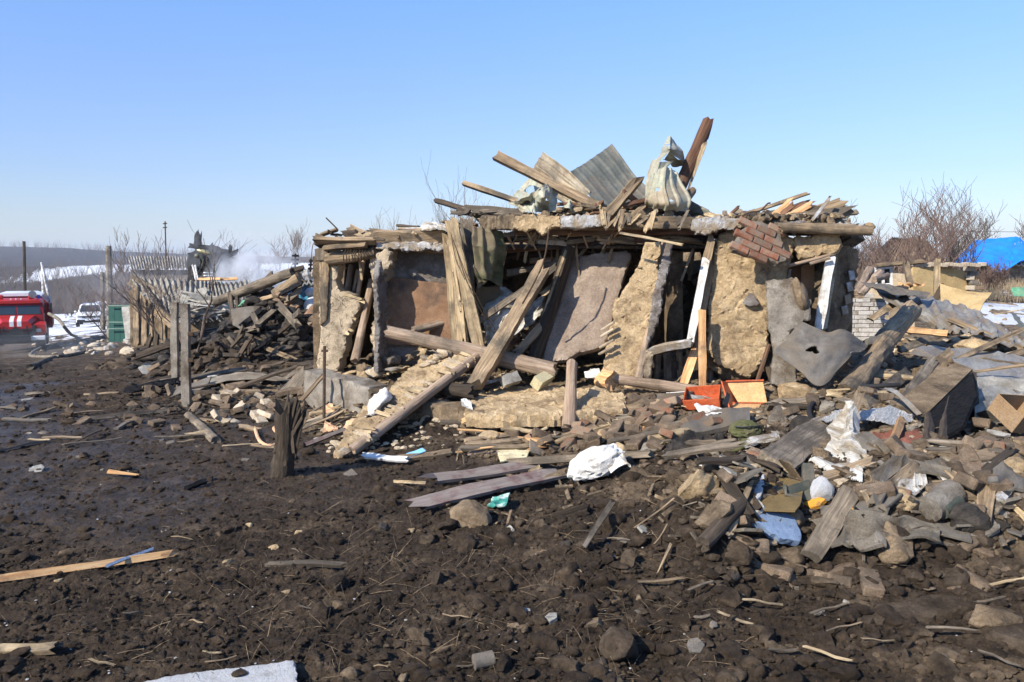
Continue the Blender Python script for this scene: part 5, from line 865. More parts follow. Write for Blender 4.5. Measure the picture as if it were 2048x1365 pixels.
T('foam_chunk', slab([(1553, 1023), (1585, 1026), (1592, 1044), (1575, 1040), (1552, 1031)], ((1553, 1024, 5.08), (1592, 1030, 5.12), (1575, 1042, 5.04)), .03, .006, .02, .006), 'foam', 'white broken corner of the blue foam slab', 'foam')
T('foam_chunk', slab([(1505, 985), (1526, 950), (1530, 948), (1524, 985), (1512, 1000)], ((1505, 985, 5.65), (1530, 948, 5.75), (1512, 1000, 5.6)), .03, .006, .03, .006), 'foam', 'narrow white foam sliver beside the fibreboard', 'foam')
T('foam_chunk', rock(P(1645, 985, 5.35), (.08, .05, .11), 4, .1), 'foam', 'rounded white foam lump behind the leaning board', 'foam'); T('foam_chunk', rock(P(1610, 1000, 5.25), (.055, .05, .05), 3, .2), 'foam', 'small speckled foam lump by the orange foam', 'foam')
T('orange_foam', slab([(1610, 1000), (1630, 994), (1650, 998), (1640, 1010), (1618, 1014), (1608, 1008)], ((1610, 1004, 5.2), (1650, 998, 5.25), (1618, 1014, 5.15)), .03, .005, .02, .004), 'orange', 'orange foam scrap above the canvas', 'foam'); T('orange_foam', slab([(1688, 1012), (1700, 1012), (1712, 1025), (1700, 1028)], ((1688, 1012, 5.15), (1700, 1012, 5.15), (1700, 1028, 5.1)), .02, .004, .02, .004), 'orange', 'small orange foam scrap right of the leaning board', 'foam')
T('canvas', sheet(S([[(1622, 1040, 5.1), (1680, 1028, 5.2), (1740, 1025, 5.3), (1800, 1035, 5.2), (1876, 1045, 5.1)], [(1640, 1060, 4.95), (1690, 1062, 4.9), (1740, 1058, 4.95), (1800, 1058, 4.85), (1880, 1060, 4.95)], [(1650, 1090, 4.8), (1690, 1095, 4.72), (1745, 1085, 4.75), (1790, 1075, 4.7), (1878, 1090, 4.85)]]), 50, 90, .015, .08, 4, ridge=.06), 'tarp', 'heavy folds of dusty grey canvas in the debris pocket', 'canvas')
T('canvas', sheet(S([[(1690, 1082, 4.75), (1770, 1052, 4.8), (1800, 1060, 4.8)], [(1720, 1100, 4.65), (1775, 1085, 4.6), (1772, 1105, 4.65)]]), 30, 40, .02, .06, 4, ridge=.04), 'tarp', 'folded lower flap of the dusty canvas', 'canvas')
for (r, m, l) in [([[(1745, 940, 6.0), (1790, 918, 6.1), (1830, 925, 6.1), (1905, 940, 6.1)], [(1750, 975, 5.7), (1800, 950, 5.7), (1850, 950, 5.75), (1900, 960, 5.8)]], 'tarp', 'dusty green grey canvas above the debris pocket'),
                  ([[(1975, 945, 5.8), (2010, 930, 5.8), (2060, 940, 5.8)], [(1970, 975, 5.4), (2015, 985, 5.3), (2060, 990, 5.4)]], 'felt', 'blue grey stiff cloth mound at the picture edge'), ([[(1640, 1015, 5.35), (1680, 1005, 5.4)], [(1650, 1035, 5.1), (1690, 1030, 5.2)]], 'felt', 'small grey crumpled felt above the canvas')]:
    T('canvas', sheet(S(r), 36, 50, .02, .06, 4, ridge=.05), m, l, 'canvas')
T('paper_wad', sheet(S([[(1795, 948, 5.75), (1830, 930, 5.8), (1850, 945, 5.8)], [(1790, 980, 5.55), (1830, 975, 5.4), (1855, 965, 5.5)], [(1805, 985, 5.5), (1830, 990, 5.4), (1850, 975, 5.45)]]), 60, 60, .004, .12, 12, ridge=.08), 'sackd', 'crumpled yellowed plastic wad in the debris pocket', 'plastic')
T('paper_wad', sheet(S([[(1880, 955, 5.7), (1900, 965, 5.7)], [(1905, 985, 5.5), (1930, 1000, 5.45)]]), 40, 30, .004, .07, 12, ridge=.05), 'sackd', 'dirty white plastic shred beside the yellowed wad', 'plastic')
TL('tin_cylinder', (1905, 985, 5.5), (1858, 1020, 5.2), 52, 'conc', 'dusty grey cylinder lying in the debris pocket', 'cylinder', lump=.02, jag=.05, n=20); TL('tin_cylinder', (1912, 1000, 5.35), (1880, 1022, 5.2), 36, 'oliven', 'smaller green grey cylinder beside the dusty one', 'cylinder', lump=.02, jag=.05, n=18)
TP('shaped_board', (1800, 925, 5.9), (1758, 1012, 5.25), 34, .02, 'felt', 'grey curved cut board standing in the debris pocket', jag=.5); TP('picture_frame', (1725, 985, 5.4), (1758, 978, 5.5), 8, .02, 'woodl', 'top rail of a broken wooden frame', 'rail'); TP('picture_frame', (1727, 985, 5.4), (1740, 1010, 5.3), 8, .02, 'woodl', 'side rail of a broken wooden frame', 'rail')
T('cigarette_pack', slab([(1990, 992), (2002, 975), (2024, 985), (2012, 1000)], ((1990, 992, 5.3), (2002, 975, 5.35), (2012, 1000, 5.28)), .03, .001, .05, .001), 'white', 'small white and dark printed packet on the clods', 'packet'); T('pack_print', slab([(1999, 979), (2005, 973), (2024, 984), (2018, 993)], ((1990, 991, 5.293), (2002, 974, 5.343), (2012, 999, 5.273)), .006, .001, .05, .001), 'dark', 'dark printed label of the small packet', 'packet')
TL('pipe_piece', (1480, 1010, 5.45), (1405, 1090, 4.95), 30, 'woodd', 'dark round log piece set in the foreground mound', 'log', lump=.03); TP('dark_split_plank', (1458, 970, 5.6), (1500, 1035, 5.2), 22, .05, 'woodd', 'dark split plank slanting down into the mound'); TP('dark_split_plank', (1475, 955, 5.8), (1520, 1025, 5.4), 14, .05, 'woodd', 'second dark plank beside the blue foam')
TP('lath', (1225, 1005, 5.3), (1168, 1092, 4.85), 11, .02, 'woodg', 'thin grey lath slanting down the bank', 'lath'); TP('lath', (1342, 1088, 4.95), (1314, 1148, 4.7), 6, .01, 'woodl', 'pale toothpick like sliver standing in the bank', 'sliver', taper=.7); TP('lath', (1395, 925, 6.1), (1440, 945, 5.9), 9, .03, 'wpaint', 'white stick lying on the dark mound', 'stick'); TP('lath', (1060, 945, 6.7), (1078, 935, 6.8), 10, .02, 'woodl', 'short pale chip at the end of the maroon plank', 'chip')
TP('charcoal_block', (1105, 1040, 5.7), (1172, 1020, 5.75), 24, .08, 'woodd', 'muddy squared block at the edge of the bank', 'block', jag=.1)
# centre foreground things
T('white_sack', blob(G(1190, 960) + Vector((0, .05, .12)), (.25, .14, .12), 4, rotm(0, -.38, .1), .3, 1.7, .12), 'sack', 'full white woven sack lying on the rubble edge', 'sack'); T('sack_neck', sheet(S([[(1212, 925, 6.6), (1232, 910, 6.6), (1245, 903, 6.6)], [(1225, 950, 6.5), (1248, 930, 6.5), (1262, 935, 6.5)]]), 30, 30, .008, .05, 8, ridge=.04), 'sack', 'flared open neck of the white woven sack', 'sack')
TP('maroon_plank', (850, 960, 6.55), (1080, 930, 7.0), 32, .025, 'maroon', 'upper maroon painted plank lying on the mud', face=(0, -.35, 1), jag=.7); TP('maroon_plank', (832, 1008, 5.95), (1112, 945, 6.6), 42, .025, 'maroon', 'lower longer maroon painted plank lying on the mud', face=(0, -.35, 1), jag=.6)
TP('white_trim', (728, 912, 7.4), (815, 920, 7.3), 14, .02, 'wpaint', 'white painted trim lying on the mud', 'trim', face=(0, -.5, 1)); TP('flat_board', (800, 918, 7.35), (905, 905, 7.5), 16, .03, 'wood', 'brown board behind the maroon planks', face=(0, -.4, 1)); TP('long_timber', (1020, 925, 7.0), (1300, 908, 7.0), 14, .05, 'woodg', 'long grey timber running behind the white sack', 'timber')
TP('broken_sheet', (935, 905, 7.6), (1010, 898, 7.6), 34, .02, 'maroon', 'flat maroon panel piece by the pale one', face=(0, -.3, 1), jag=.4); T('broken_sheet', slab([(996, 898), (1060, 900), (1052, 915), (1000, 922)], ((996, 898, 7.5), (1060, 900, 7.5), (1000, 922, 7.1)), .02, .004, .04, .006), 'yellow', 'pale beige broken panel lying behind the maroon planks', 'panel')
T('face_mask', sheet(S([[(812, 908, 7.5), (845, 896, 7.6)], [(820, 914, 7.35), (852, 903, 7.45)]]), 14, 20, .004, .008, 6, (3, .006, 'u')), 'blue', 'light blue medical face mask lying on the soil', 'mask'); T('small_rag', sheet(S([[(985, 995, 6.1), (1020, 985, 6.1)], [(975, 1015, 5.9), (1012, 1010, 5.9)]]), 30, 30, .008, .07, 9, ridge=.04), 'teal', 'teal and white rag below the lower maroon plank', 'rag')
TP('pale_chip', (788, 963, 6.6), (850, 966, 6.5), 6, .01, 'woodl', 'thin pale splinter before the upper maroon plank', 'splinter'); TP('grey_block', (1088, 960, 6.5), (1130, 945, 6.6), 14, .05, 'clayd', 'muddy block between plank and sack', 'block')
# burnt stump of planks
bs = G(565, 950); ST = empty('splintered_stump', bs, 'upright splintered black stump standing in the mud', 'stump')
put('trunk', log(bs + Vector((-.02, 0, -.1)), P(578, 815, bs.y), .085, .10, jag=1.6, lump=.14), M['woodd'], ST)
for k in range(26):
    a = P(rnd.uniform(548, 590), rnd.uniform(905, 945), bs.y + rnd.uniform(-.1, .1)); b = P(rnd.uniform(566, 612), rnd.uniform(800, 850), bs.y + rnd.uniform(-.12, .12)); put('splinter', plank(a, b, rnd.uniform(.012, .03), .01, 1, seg=5), M['woodd'], ST)
# foam block, planks in front
T('foam_block', slab([(262, 1372), (300, 1358), (330, 1352), (470, 1334), (586, 1320), (594, 1352), (600, 1400), (300, 1430)], ((300, 1358, 3.5), (586, 1320, 3.66), (500, 1400, 3.34)), .12, .006, .02, .006, 9), 'foam', 'large white foam block at the bottom edge of the mud', 'foam block')
TP('split_plank', (-30, 1303, 3.85), (108, 1296, 3.9), 20, .03, 'woodl', 'pale split plank entering at the lower corner', face=(0, -.5, 1)); TL('black_tip', (100, 1296, 3.88), (126, 1292, 3.9), 13, 'rubber', 'black rubber end on the pale split plank', 'handle', jag=.05)
TP('long_splinter', (-30, 1162, 4.62), (340, 1108, 5.0), 15, .02, 'woodo', 'long orange brown splintered board across the mud', jag=1.2, seg=20); TP('blue_strip', (214, 1132, 4.8), (306, 1098, 5.05), 6, .012, 'foamb', 'blue strip under the long splintered board', 'strip')
TP('thin_board', (538, 1128, 4.9), (684, 1128, 4.9), 13, .02, 'woodg', 'flat grey slat lying alone on the soil', face=(0, -.4, 1), jag=1); TP('sliver', (215, 943, 6.9), (275, 950, 6.8), 9, .015, 'woodo', 'short orange splinter on the wet mud', 'splinter', taper=.6); TP('dark_stick', (372, 978, 6.5), (412, 962, 6.7), 10, .03, 'black', 'short black stick on the wet mud', 'stick')
TL('mud_log', (378, 832, 9.7), (432, 882, 8.6), 18, 'woodg', 'grey pole lying in the mud below the posts', 'pole'); TP('narrow_board', (180, 838, 9.6), (360, 818, 10.2), 9, .02, 'woodg', 'long grey slat lying left of the posts'); TP('flat_sheet', (0, 812, 10.6), (65, 798, 11.0), 16, .02, 'slate', 'flat grey sheet at the far left mud', 'sheet', face=(0, -.3, 1))
T('tin_can', tube([G(948, 1338) + Vector((0, 0, .03)), G(948, 1338) + Vector((.085, .03, .035))], .036, 16), 'felt', 'dented dirty can in the foreground soil', 'can')
CR = dict(orange=M['peach'])
put('orange_hose', tube(spline([G(510, 860, -.02), G(520, 885, -.01), G(545, 895, -.01), G(560, 880, -.03), G(548, 862, -.03), G(575, 855, -.02)]), .018, 8), CR['orange'], label='loop of orange hose beside the black stump', cat='hose')
# posts and rods
for (u0, v0, u1, v1, w, l) in [(350, 775, 349, 605, 14, 'thinner upright concrete fence post nearest the rubble'), (373, 812, 370, 608, 17, 'thicker upright concrete fence post with metal lugs')]:
    a = G(u0, v0); pe = empty('fence_post', a, l, 'post'); b = P(u1, v1, a.y); put('shaft', plank(a - Vector((0, 0, .15)), b, px(w, a.y) * .95, .07, .03, face=(-.1, -1, 0)), M['conc'], pe)
    if w == 17:
        for v in (668, 720): put('lug', box(P(379, v, a.y) + Vector((.03, -.04, 0)), (.07, .03, .05), None, .004), M['iron'], pe)
a = P(648, 840, 9.3); rd = empty('iron_rod', a, 'rusty upright iron rod with a small cross piece by the foundation', 'rod'); put('rod', tube([a, P(649, 693, 9.3)], .017, 8), M['iron'], rd); put('cross_piece', tube([P(643, 702, 9.28), P(656, 702, 9.28)], .014, 6), M['iron'], rd)
TP('leaning_stick', (602, 802, 9.2), (646, 752, 9.35), 7, .03, 'wood', 'brown stick leaning against the foundation', 'stick')

# ------------------------------------------------------------------ loose bricks, planks, lumps: one object each
P = PB
HERO = [(1615, 812, 1742, 968), (1640, 810, 1835, 868), (1540, 845, 1668, 948), (1498, 945, 1625, 1032), (1502, 1012, 1612, 1092), (1618, 1018, 1890, 1120), (1615, 970, 1712, 1120), (1780, 705, 1960, 885), (1448, 838, 1565, 910), (1360, 755, 1536, 842), (925, 758, 1262, 842),
        (1118, 720, 1166, 868), (655, 700, 960, 918), (1118, 898, 1268, 998), (828, 912, 1125, 1022), (1545, 640, 1740, 785), (2000, 780, 2048, 875), (1738, 850, 1890, 892), (1744, 908, 1908, 985), (1785, 925, 1862, 998), (1848, 972, 1922, 1045), (1985, 970, 2030, 1005), (540, 795, 615, 955), (1205, 740, 1430, 795), (1350, 960, 1450, 1090)]
def spot(u0, u1, v0, v1, keep=.03):
    while True:
        u, v = rnd.uniform(u0, u1), rnd.uniform(v0, v1)
        if rnd.random() < keep or not any(a < u < c and b < v < d + 6 for a, b, c, d in HERO): return u, v
LM = [(1680, 890, 'the dirty white hanging sheet'), (1740, 835, 'the silver foil'), (1600, 900, 'the heavy squared beam'), (1560, 985, 'the brown fibreboard'), (1560, 1050, 'the blue foam slab'), (1750, 1060, 'the grey canvas folds'), (1870, 800, 'the wooden chest'), (1490, 870, 'the olive cap'), (1405, 790, 'the orange red drawer'), (1490, 800, 'the plywood cabinet'),
      (1000, 800, 'the flat clay slab'), (1220, 800, 'the flat clay slab end'), (1140, 800, 'the short pale log'), (720, 850, 'the foot of the clay covered rafter'), (860, 760, 'the top of the clay covered rafter'), (1190, 950, 'the white sack'), (960, 975, 'the maroon planks'), (1640, 710, 'the felt sheet with a hole'), (1820, 860, 'the reddish wool roll'), (1820, 960, 'the yellowed plastic wad'),
      (1880, 1010, 'the dusty grey cylinder'), (2007, 988, 'the small printed packet'), (575, 880, 'the black splintered stump'), (1300, 770, 'the peeling log'), (1400, 1020, 'the straw coloured clay lump'), (360, 790, 'the concrete fence posts'), (680, 790, 'the concrete foundation'), (500, 755, 'the pale curved metal sheet'), (540, 660, 'the dark burnt heap'), (160, 1135, 'the long splintered board'), (430, 1345, 'the white foam block'),
      (610, 1128, 'the lone grey slat'), (400, 970, 'the short black stick'), (60, 1300, 'the pale split plank'), (245, 945, 'the orange splinter'), (1240, 1310, 'the big lone clod'), (955, 1338, 'the dented can'), (940, 1045, 'the flat dark clod'), (1850, 1215, 'the long mud caked slab'), (1990, 1250, 'the square clay plate'), (240, 650, 'the green gate'), (400, 860, 'the grey pole in the mud'), (30, 805, 'the flat grey sheet'),
      (1720, 630, 'the white brick pier'), (1930, 610, 'the fallen yellow brown panel'), (1950, 690, 'the straw clay lump'), (2025, 830, 'the cardboard box'), (1320, 1110, 'the pale sliver in the bank'), (1785, 1100, 'the large brown stone'), (1150, 1030, 'the muddy squared block'), (830, 905, 'the blue face mask'), (1760, 730, 'the snapped thick log'), (1340, 900, 'the mud caked tilted board')]
def near(p):
    v_ = p - Vector((0, 0, CAMH)); c_ = cp_ * v_.y - sp_ * v_.z; u = 1024 + F * v_.x / c_; v = 682.5 - F * (v_.z * cp_ + v_.y * sp_) / c_
    k = min(LM, key=lambda q: (q[0] - u) ** 2 + ((q[1] - v) * 1.6) ** 2); du, dv = u - k[0], v - k[1]
    if abs(du) ** 2 + abs(dv) ** 2 < 900: return 'right at ' + k[2]
    if abs(dv) * 1.6 > abs(du): return ('in front of ' if dv > 0 else 'behind ') + k[2]
    return ('beside ' if abs(du) < 120 else 'some way from ') + k[2]
def sz(s, a, b): return 'small' if s < a else ('large' if s > b else 'middling')
bricks = {}
def shared(kind):
    L_ = []
    for k in range(6):
        s = (.25, .12, .065) if k < 3 else (rnd.uniform(.1, .18), .12, .065); bm = bmesh.new(); bmesh.ops.create_cube(bm, size=1)
        for v in bm.verts: v.co = Vector((v.co.x * s[0], v.co.y * s[1], v.co.z * s[2]))
        bmesh.ops.bevel(bm, geom=bm.edges[:], offset=.008, segments=1, affect='EDGES'); bmesh.ops.subdivide_edges(bm, edges=[e for e in bm.edges if e.calc_length() > .05], cuts=1, use_grid_fill=True)
        for v in bm.verts:
            v.co += Vector([rnd.uniform(-.004, .004) for _ in range(3)])
            if k >= 3 and v.co.x > s[0] * .3: v.co.x += rnd.uniform(-.035, .03)
        me = bpy.data.meshes.new('brick'); bm.to_mesh(me); bm.free(); me.materials.append(M[kind]); at_ = me.attributes.new('g', 'FLOAT_VECTOR', 'POINT')
        co = np.zeros(len(me.vertices) * 3, np.float32); me.vertices.foreach_get('co', co); at_.data.foreach_set('vector', co)
        me.polygons.foreach_set('use_smooth', np.ones(len(me.polygons), bool)); me.set_sharp_from_angle(angle=.5); L_.append(me)
    return L_
BR = {k: shared(k) for k in ('brick', 'brickd', 'cbrick')}
def scatter_bricks(n, u0, u1, v0, v1, kinds, label, group, sc_=1.0, lift=.02, name='brick'):
    for k in range(n):
        kd = rnd.choice(kinds); p = G(*spot(u0, u1, v0, v1)); mi = rnd.randint(0, 5); o = bpy.data.objects.new(name, BR[kd][mi]); C.objects.link(o)
        o.location = p + Vector((0, 0, lift + rnd.uniform(-.02, .05))); o.rotation_euler = (rnd.gauss(0, .35), rnd.gauss(0, .35), rnd.uniform(0, 6.3)); o.scale = [sc_ * rnd.uniform(.85, 1.1)] * 3
        o['label'] = '%s %s brick %s' % (CW[kd], 'whole' if mi < 3 else 'broken', near(o.location)); o['kind'] = 'thing'; o['category'] = 'brick'; o['group'] = group
scatter_bricks(46, 1150, 1350, 815, 905, ['brick', 'brickd', 'brickd'], 'dusty red brick in the loose heap below the peeling log', 'bricks heaped below the peeling log', lift=.05)
scatter_bricks(16, 1020, 1180, 850, 910, ['brickd', 'brick'], 'dusty brick scattered behind the long grey timber', 'bricks behind the long grey timber')
scatter_bricks(14, 1760, 1850, 700, 740, ['brick', 'cbrick'], 'broken orange and cream brick beyond the felt sheet', 'bricks beyond the felt sheet')
scatter_bricks(14, 1985, 2048, 690, 725, ['brick', 'cbrick'], 'orange and cream brick at the far picture edge', 'bricks at the picture edge')
scatter_bricks(46, 290, 620, 700, 800, ['brickd'], 'mud brown brick in the dark heap behind the posts', 'bricks in the dark heap', 1.1)
scatter_bricks(26, 430, 640, 785, 845, ['brickd', 'cbrick'], 'dusty brick lying before the concrete foundation', 'bricks before the foundation')
scatter_bricks(14, 1460, 1980, 1000, 1180, ['brickd'], 'dirt covered brick half sunk in the mound', 'bricks sunk in the mound', .9, -.02)
scatter_bricks(24, 0, 480, 800, 860, ['brickd'], 'dark brick lying on the wet mud', 'bricks on the wet mud', .8, 0)
scatter_bricks(12, 1380, 1480, 815, 880, ['brick', 'brickd'], 'red brick in front of the open drawer', 'bricks by the drawer')
def scatter_boards(n, u0, u1, v0, v1, Ls, Ws, mats, label, cat, group, tilt=.15, name='board'):
    for k in range(n):
        p = G(*spot(u0, u1, v0, v1)); mm = rnd.choice(mats); an = rnd.uniform(-.5, .5) if rnd.random() < .6 else rnd.uniform(0, 3.1); L_ = rnd.uniform(*Ls)
        d = Vector((math.cos(an), math.sin(an), rnd.gauss(0, tilt))); a = p - d * L_ / 2; b = p + d * L_ / 2
        za = ground(a.x, a.y); zb = ground(b.x, b.y); a.z = za + .02 + rnd.random() * tilt * .3; b.z = zb + .02 + rnd.random() * tilt * 1.0 * L_
        w_ = rnd.uniform(*Ws); T(name, plank(a, b, w_, min(.03, w_ * .4), rnd.uniform(.3, 1.2), face=(rnd.uniform(-.5, .5), -.4, 1)), mm, '%s %s %s %s' % (('short' if L_ < Ls[0] * .6 + Ls[1] * .4 else 'long'), CW[mm], cat, near(p)), cat, group)
scatter_boards(46, 1400, 2048, 760, 1060, (.12, .55), (.02, .1), ['wood', 'woodg', 'woodg', 'woodl', 'wood', 'clayd', 'woodd'], 'broken board lying in the mixed rubble around the white sheet', 'board', 'boards around the white sheet', .25)
scatter_boards(30, 960, 1360, 770, 920, (.15, .6), (.02, .08), ['wood', 'woodg', 'woodl', 'woodo'], 'broken board among the bricks before the opening', 'board', 'boards before the opening', .2)
scatter_boards(26, 280, 640, 690, 800, (.3, 1.1), (.03, .12), ['woodd', 'black', 'woodd'], 'dark board in the heap behind the posts', 'board', 'boards in the dark heap', .3)
scatter_boards(26, 640, 960, 740, 860, (.15, .6), (.02, .06), ['wood', 'woodl', 'woodg'], 'broken lath in the rubble on the foundation', 'lath', 'laths on the foundation', .3)
scatter_boards(26, 0, 640, 790, 900, (.15, .7), (.015, .06), ['woodg', 'wood', 'woodd', 'woodl', 'felt'], 'splinter lying flat on the wet mud', 'splinter', 'splinters on the wet mud', .03)
scatter_boards(26, 0, 1500, 1000, 1350, (.05, .16), (.005, .012), ['woodl', 'woodg', 'wood'], 'small wood chip on the foreground soil', 'wood chip', 'wood chips on the soil', .08)
scatter_boards(24, 1300, 2040, 1040, 1340, (.06, .25), (.006, .016), ['woodl', 'woodg', 'wood'], 'stick in the soil of the near mound', 'stick', 'sticks in the near mound', .2)
scatter_boards(36, 1700, 2048, 610, 800, (.3, 1.0), (.03, .12), ['wood', 'woodg', 'wood', 'woodl'], 'broken board in the collapsed roof beyond the white brick pier', 'board', 'boards beyond the brick pier', .3)
def chunk(c, s, sub=3):
    V, Fc, g_ = rock(c, s, sub, .1); return V, Fc, g_
def scatter_rocks(n, u0, u1, v0, v1, smin, smax, mats, label, cat, group, sub=3, name='lump'):
    for k in range(n):
        p = G(*spot(u0, u1, v0, v1)); mm = rnd.choice(mats); s = smin * (smax / smin) ** (rnd.random() ** 1.6); p.z += s * .08; T(name, (chunk if k % 2 else rock)(p, (s * rnd.uniform(.8, 1.5), s, s * rnd.uniform(.4, .8)), sub), mm, '%s %s %s %s' % (sz(s, smin * 1.3, smin * 2), CW[mm], cat, near(p)), cat, group, smooth=.3)
scatter_rocks(54, 1420, 2048, 880, 1180, .035, .10, ['mudl', 'char', 'clayd', 'mudl', 'brickd'], 'dirt brown lump of clay in the near mound', 'clay lump', 'lumps in the near mound', 3)
scatter_rocks(90, 1400, 2048, 740, 1040, .04, .12, ['clay', 'clayd', 'clayp', 'conc', 'brickd', 'clayd', 'mudl'], 'tan lump of clay in the rubble around the chest', 'lump', 'lumps around the chest')
scatter_bricks(34, 1450, 2040, 780, 1030, ['brickd', 'brickd', 'brick', 'brickd'], 'brick in the mixed rubble', 'bricks in the mixed rubble')
scatter_rocks(44, 250, 640, 680, 800, .06, .2, ['char', 'char', 'mudl'], 'dark lump in the heap behind the posts', 'lump', 'lumps in the dark heap')
scatter_rocks(40, 880, 1400, 740, 920, .04, .12, ['clay', 'clayd', 'clayp'], 'clay lump scattered before the opening', 'clay lump', 'lumps before the opening')
scatter_rocks(22, 200, 1300, 1000, 1360, .025, .06, ['clayd', 'clayd', 'char'], 'larger brown clod on the near soil', 'clod', 'clods on the near soil')
scatter_rocks(8, 100, 1000, 980, 1200, .02, .045, ['clay'], 'ochre clay clod on the dark mud', 'clod', 'ochre clods on the mud')
scatter_rocks(70, 60, 270, 672, 712, .07, .22, ['cbrick', 'cbrick', 'white'], 'cream broken brick in the pale heap by the green gate', 'rubble piece', 'pale rubble by the green gate', 2)
scatter_rocks(24, 1880, 2048, 600, 700, .06, .15, ['clayd', 'brickd', 'cbrick'], 'lump on the collapsed roof near the snow', 'lump', 'lumps near the snow')
def scatter_plates(n, u0, u1, v0, v1, s0, s1, mats, label, cat, group, name='plate', tilt=.5):
    for k in range(n):
        p = G(*spot(u0, u1, v0, v1)); mm = rnd.choice(mats); s = rnd.uniform(s0, s1); nrm = Vector((rnd.gauss(0, tilt), rnd.gauss(-.2, tilt), 1)).normalized(); a = nrm.orthogonal().normalized(); b = nrm.cross(a); k_ = rnd.randint(4, 6); a0 = rnd.uniform(0, 6)
        pts = [p + Vector((0, 0, s * .25)) + (a * math.cos(a0 + 6.283 * i / k_) + b * math.sin(a0 + 6.283 * i / k_)) * s * rnd.uniform(.6, 1.15) for i in range(k_)]; pts = [q - nrm * (q - p).dot(nrm) + nrm * s * .2 for q in pts]
        T(name, slab(None, None, rnd.uniform(.008, .03), .003, max(.03, s / 4), .004, pts=pts, n=nrm), mm, '%s flat %s %s %s' % (sz(s, s0 * 1.4, s0 * 2), CW[mm], cat, near(p)), cat, group)
scatter_plates(50, 1460, 2048, 760, 1070, .07, .2, ['woodg', 'felt', 'tarp', 'conc', 'clayd', 'slate', 'tarp'], 'flat grey fragment tilted in the mixed rubble', 'fragment', 'flat fragments in the rubble')
scatter_plates(26, 280, 640, 700, 800, .1, .3, ['felt', 'slate', 'woodg'], 'flat fragment in the heap behind the posts', 'fragment', 'flat fragments in the dark heap')
scatter_plates(22, 900, 1320, 760, 920, .06, .16, ['slate', 'conc', 'clayp', 'wood'], 'flat fragment among the rubble before the opening', 'fragment', 'flat fragments before the opening')
scatter_plates(22, 0, 700, 780, 960, .02, .07, ['felt', 'felt', 'tarp', 'slate'], 'thin flat shard on the wet mud', 'shard', 'shards on the wet mud', tilt=.12)
scatter_plates(14, 1000, 2000, 1050, 1340, .02, .06, ['slate', 'felt', 'conc'], 'small flat shard on the near soil', 'shard', 'shards on the near soil', tilt=.3)
for (uv, pl, l) in [([(1690, 1225), (1830, 1190), (1985, 1185), (2048, 1195), (1990, 1215), (1850, 1225), (1720, 1245)], ((1690, 1235, 4.2), (1985, 1187, 4.45), (2048, 1205, 4.35)), 'long flat mud caked concrete slab in the near soil'), ([(1930, 1225), (2000, 1205), (2060, 1230), (2060, 1290), (1990, 1270)], ((1930, 1225, 4.2), (2040, 1215, 4.2), (2000, 1285, 3.9)), 'square tilted clay plate at the lower picture edge')]:
    T('mud_slab', slab(uv, pl, .1, .02, .025, .015), 'mudl', l, 'slab')
# pale crumbs: broken plaster specks
def specks(name, n, u0, u1, v0, v1, s0, s1, m, lab):
    gs = []
    for k in range(n): p = G(rnd.uniform(u0, u1), rnd.uniform(v0, v1)); s = rnd.uniform(s0, s1); V_, F_ = ICO[1]; gs.append((V_ * np.array([s, s * rnd.uniform(.6, 1.2), s * .5]) * rg.uniform(.7, 1.3, (12, 1)) + np.array(p) + np.array([0, 0, s * .3]), F_))
    o = put(name, join(*gs), M[m], kind='stuff', smooth=0); o['label'] = lab
def shards(name, n, u0, u1, v0, v1, L0, L1, m, lab, up=.35):
    gs = []
    for k in range(n):
        p = G(rnd.uniform(u0, u1), rnd.uniform(v0, v1)); d = Vector((rnd.gauss(0, 1), rnd.gauss(0, 1), rnd.gauss(0, up))).normalized() * rnd.uniform(L0, L1) / 2; q = p + Vector((0, 0, .02)); w_ = rnd.uniform(.008, .035); gs.append(box(q, (d.length * 2, w_, w_ * .4), d.to_track_quat('X', 'Z').to_matrix() @ rotm(rnd.gauss(0, .6), 0, 0))[:2])
    o = put(name, join(*gs), M[m], kind='stuff', smooth=0); o['label'] = lab
shards('wood_debris', 330, 900, 2048, 750, 1050, .04, .22, 'wood', 'small broken wood bits in the rubble'); shards('wood_debris', 260, 1350, 2048, 760, 1100, .04, .2, 'woodg', 'small grey wood bits in the rubble'); shards('wood_debris', 260, 240, 700, 690, 850, .05, .3, 'woodd', 'small dark wood bits in the heap'); shards('wood_debris', 160, 620, 1000, 730, 860, .04, .2, 'woodl', 'small pale split bits on the foundation')
specks('stone_debris', 420, 1300, 2048, 860, 1200, .015, .045, 'mudl', 'small earthy lumps in the near mound'); specks('stone_debris', 300, 1450, 2048, 770, 1000, .015, .05, 'conc', 'small grey lumps in the rubble')
specks('plaster_specks', 150, 0, 2040, 860, 1360, .003, .009, 'foam', 'tiny white specks of foam and plaster in the soil')
specks('clay_debris', 330, 640, 1000, 735, 900, .012, .045, 'clayp', 'small pale clay crumbs on the foundation'); specks('brick_debris', 260, 960, 1500, 770, 940, .012, .04, 'brickd', 'small brick crumbs before the opening')
specks('clay_debris', 330, 1400, 2048, 760, 1000, .012, .045, 'clayp', 'small pale crumbs in the rubble'); specks('dark_debris', 320, 250, 640, 690, 830, .015, .06, 'char', 'small dark crumbs in the heap behind the posts')
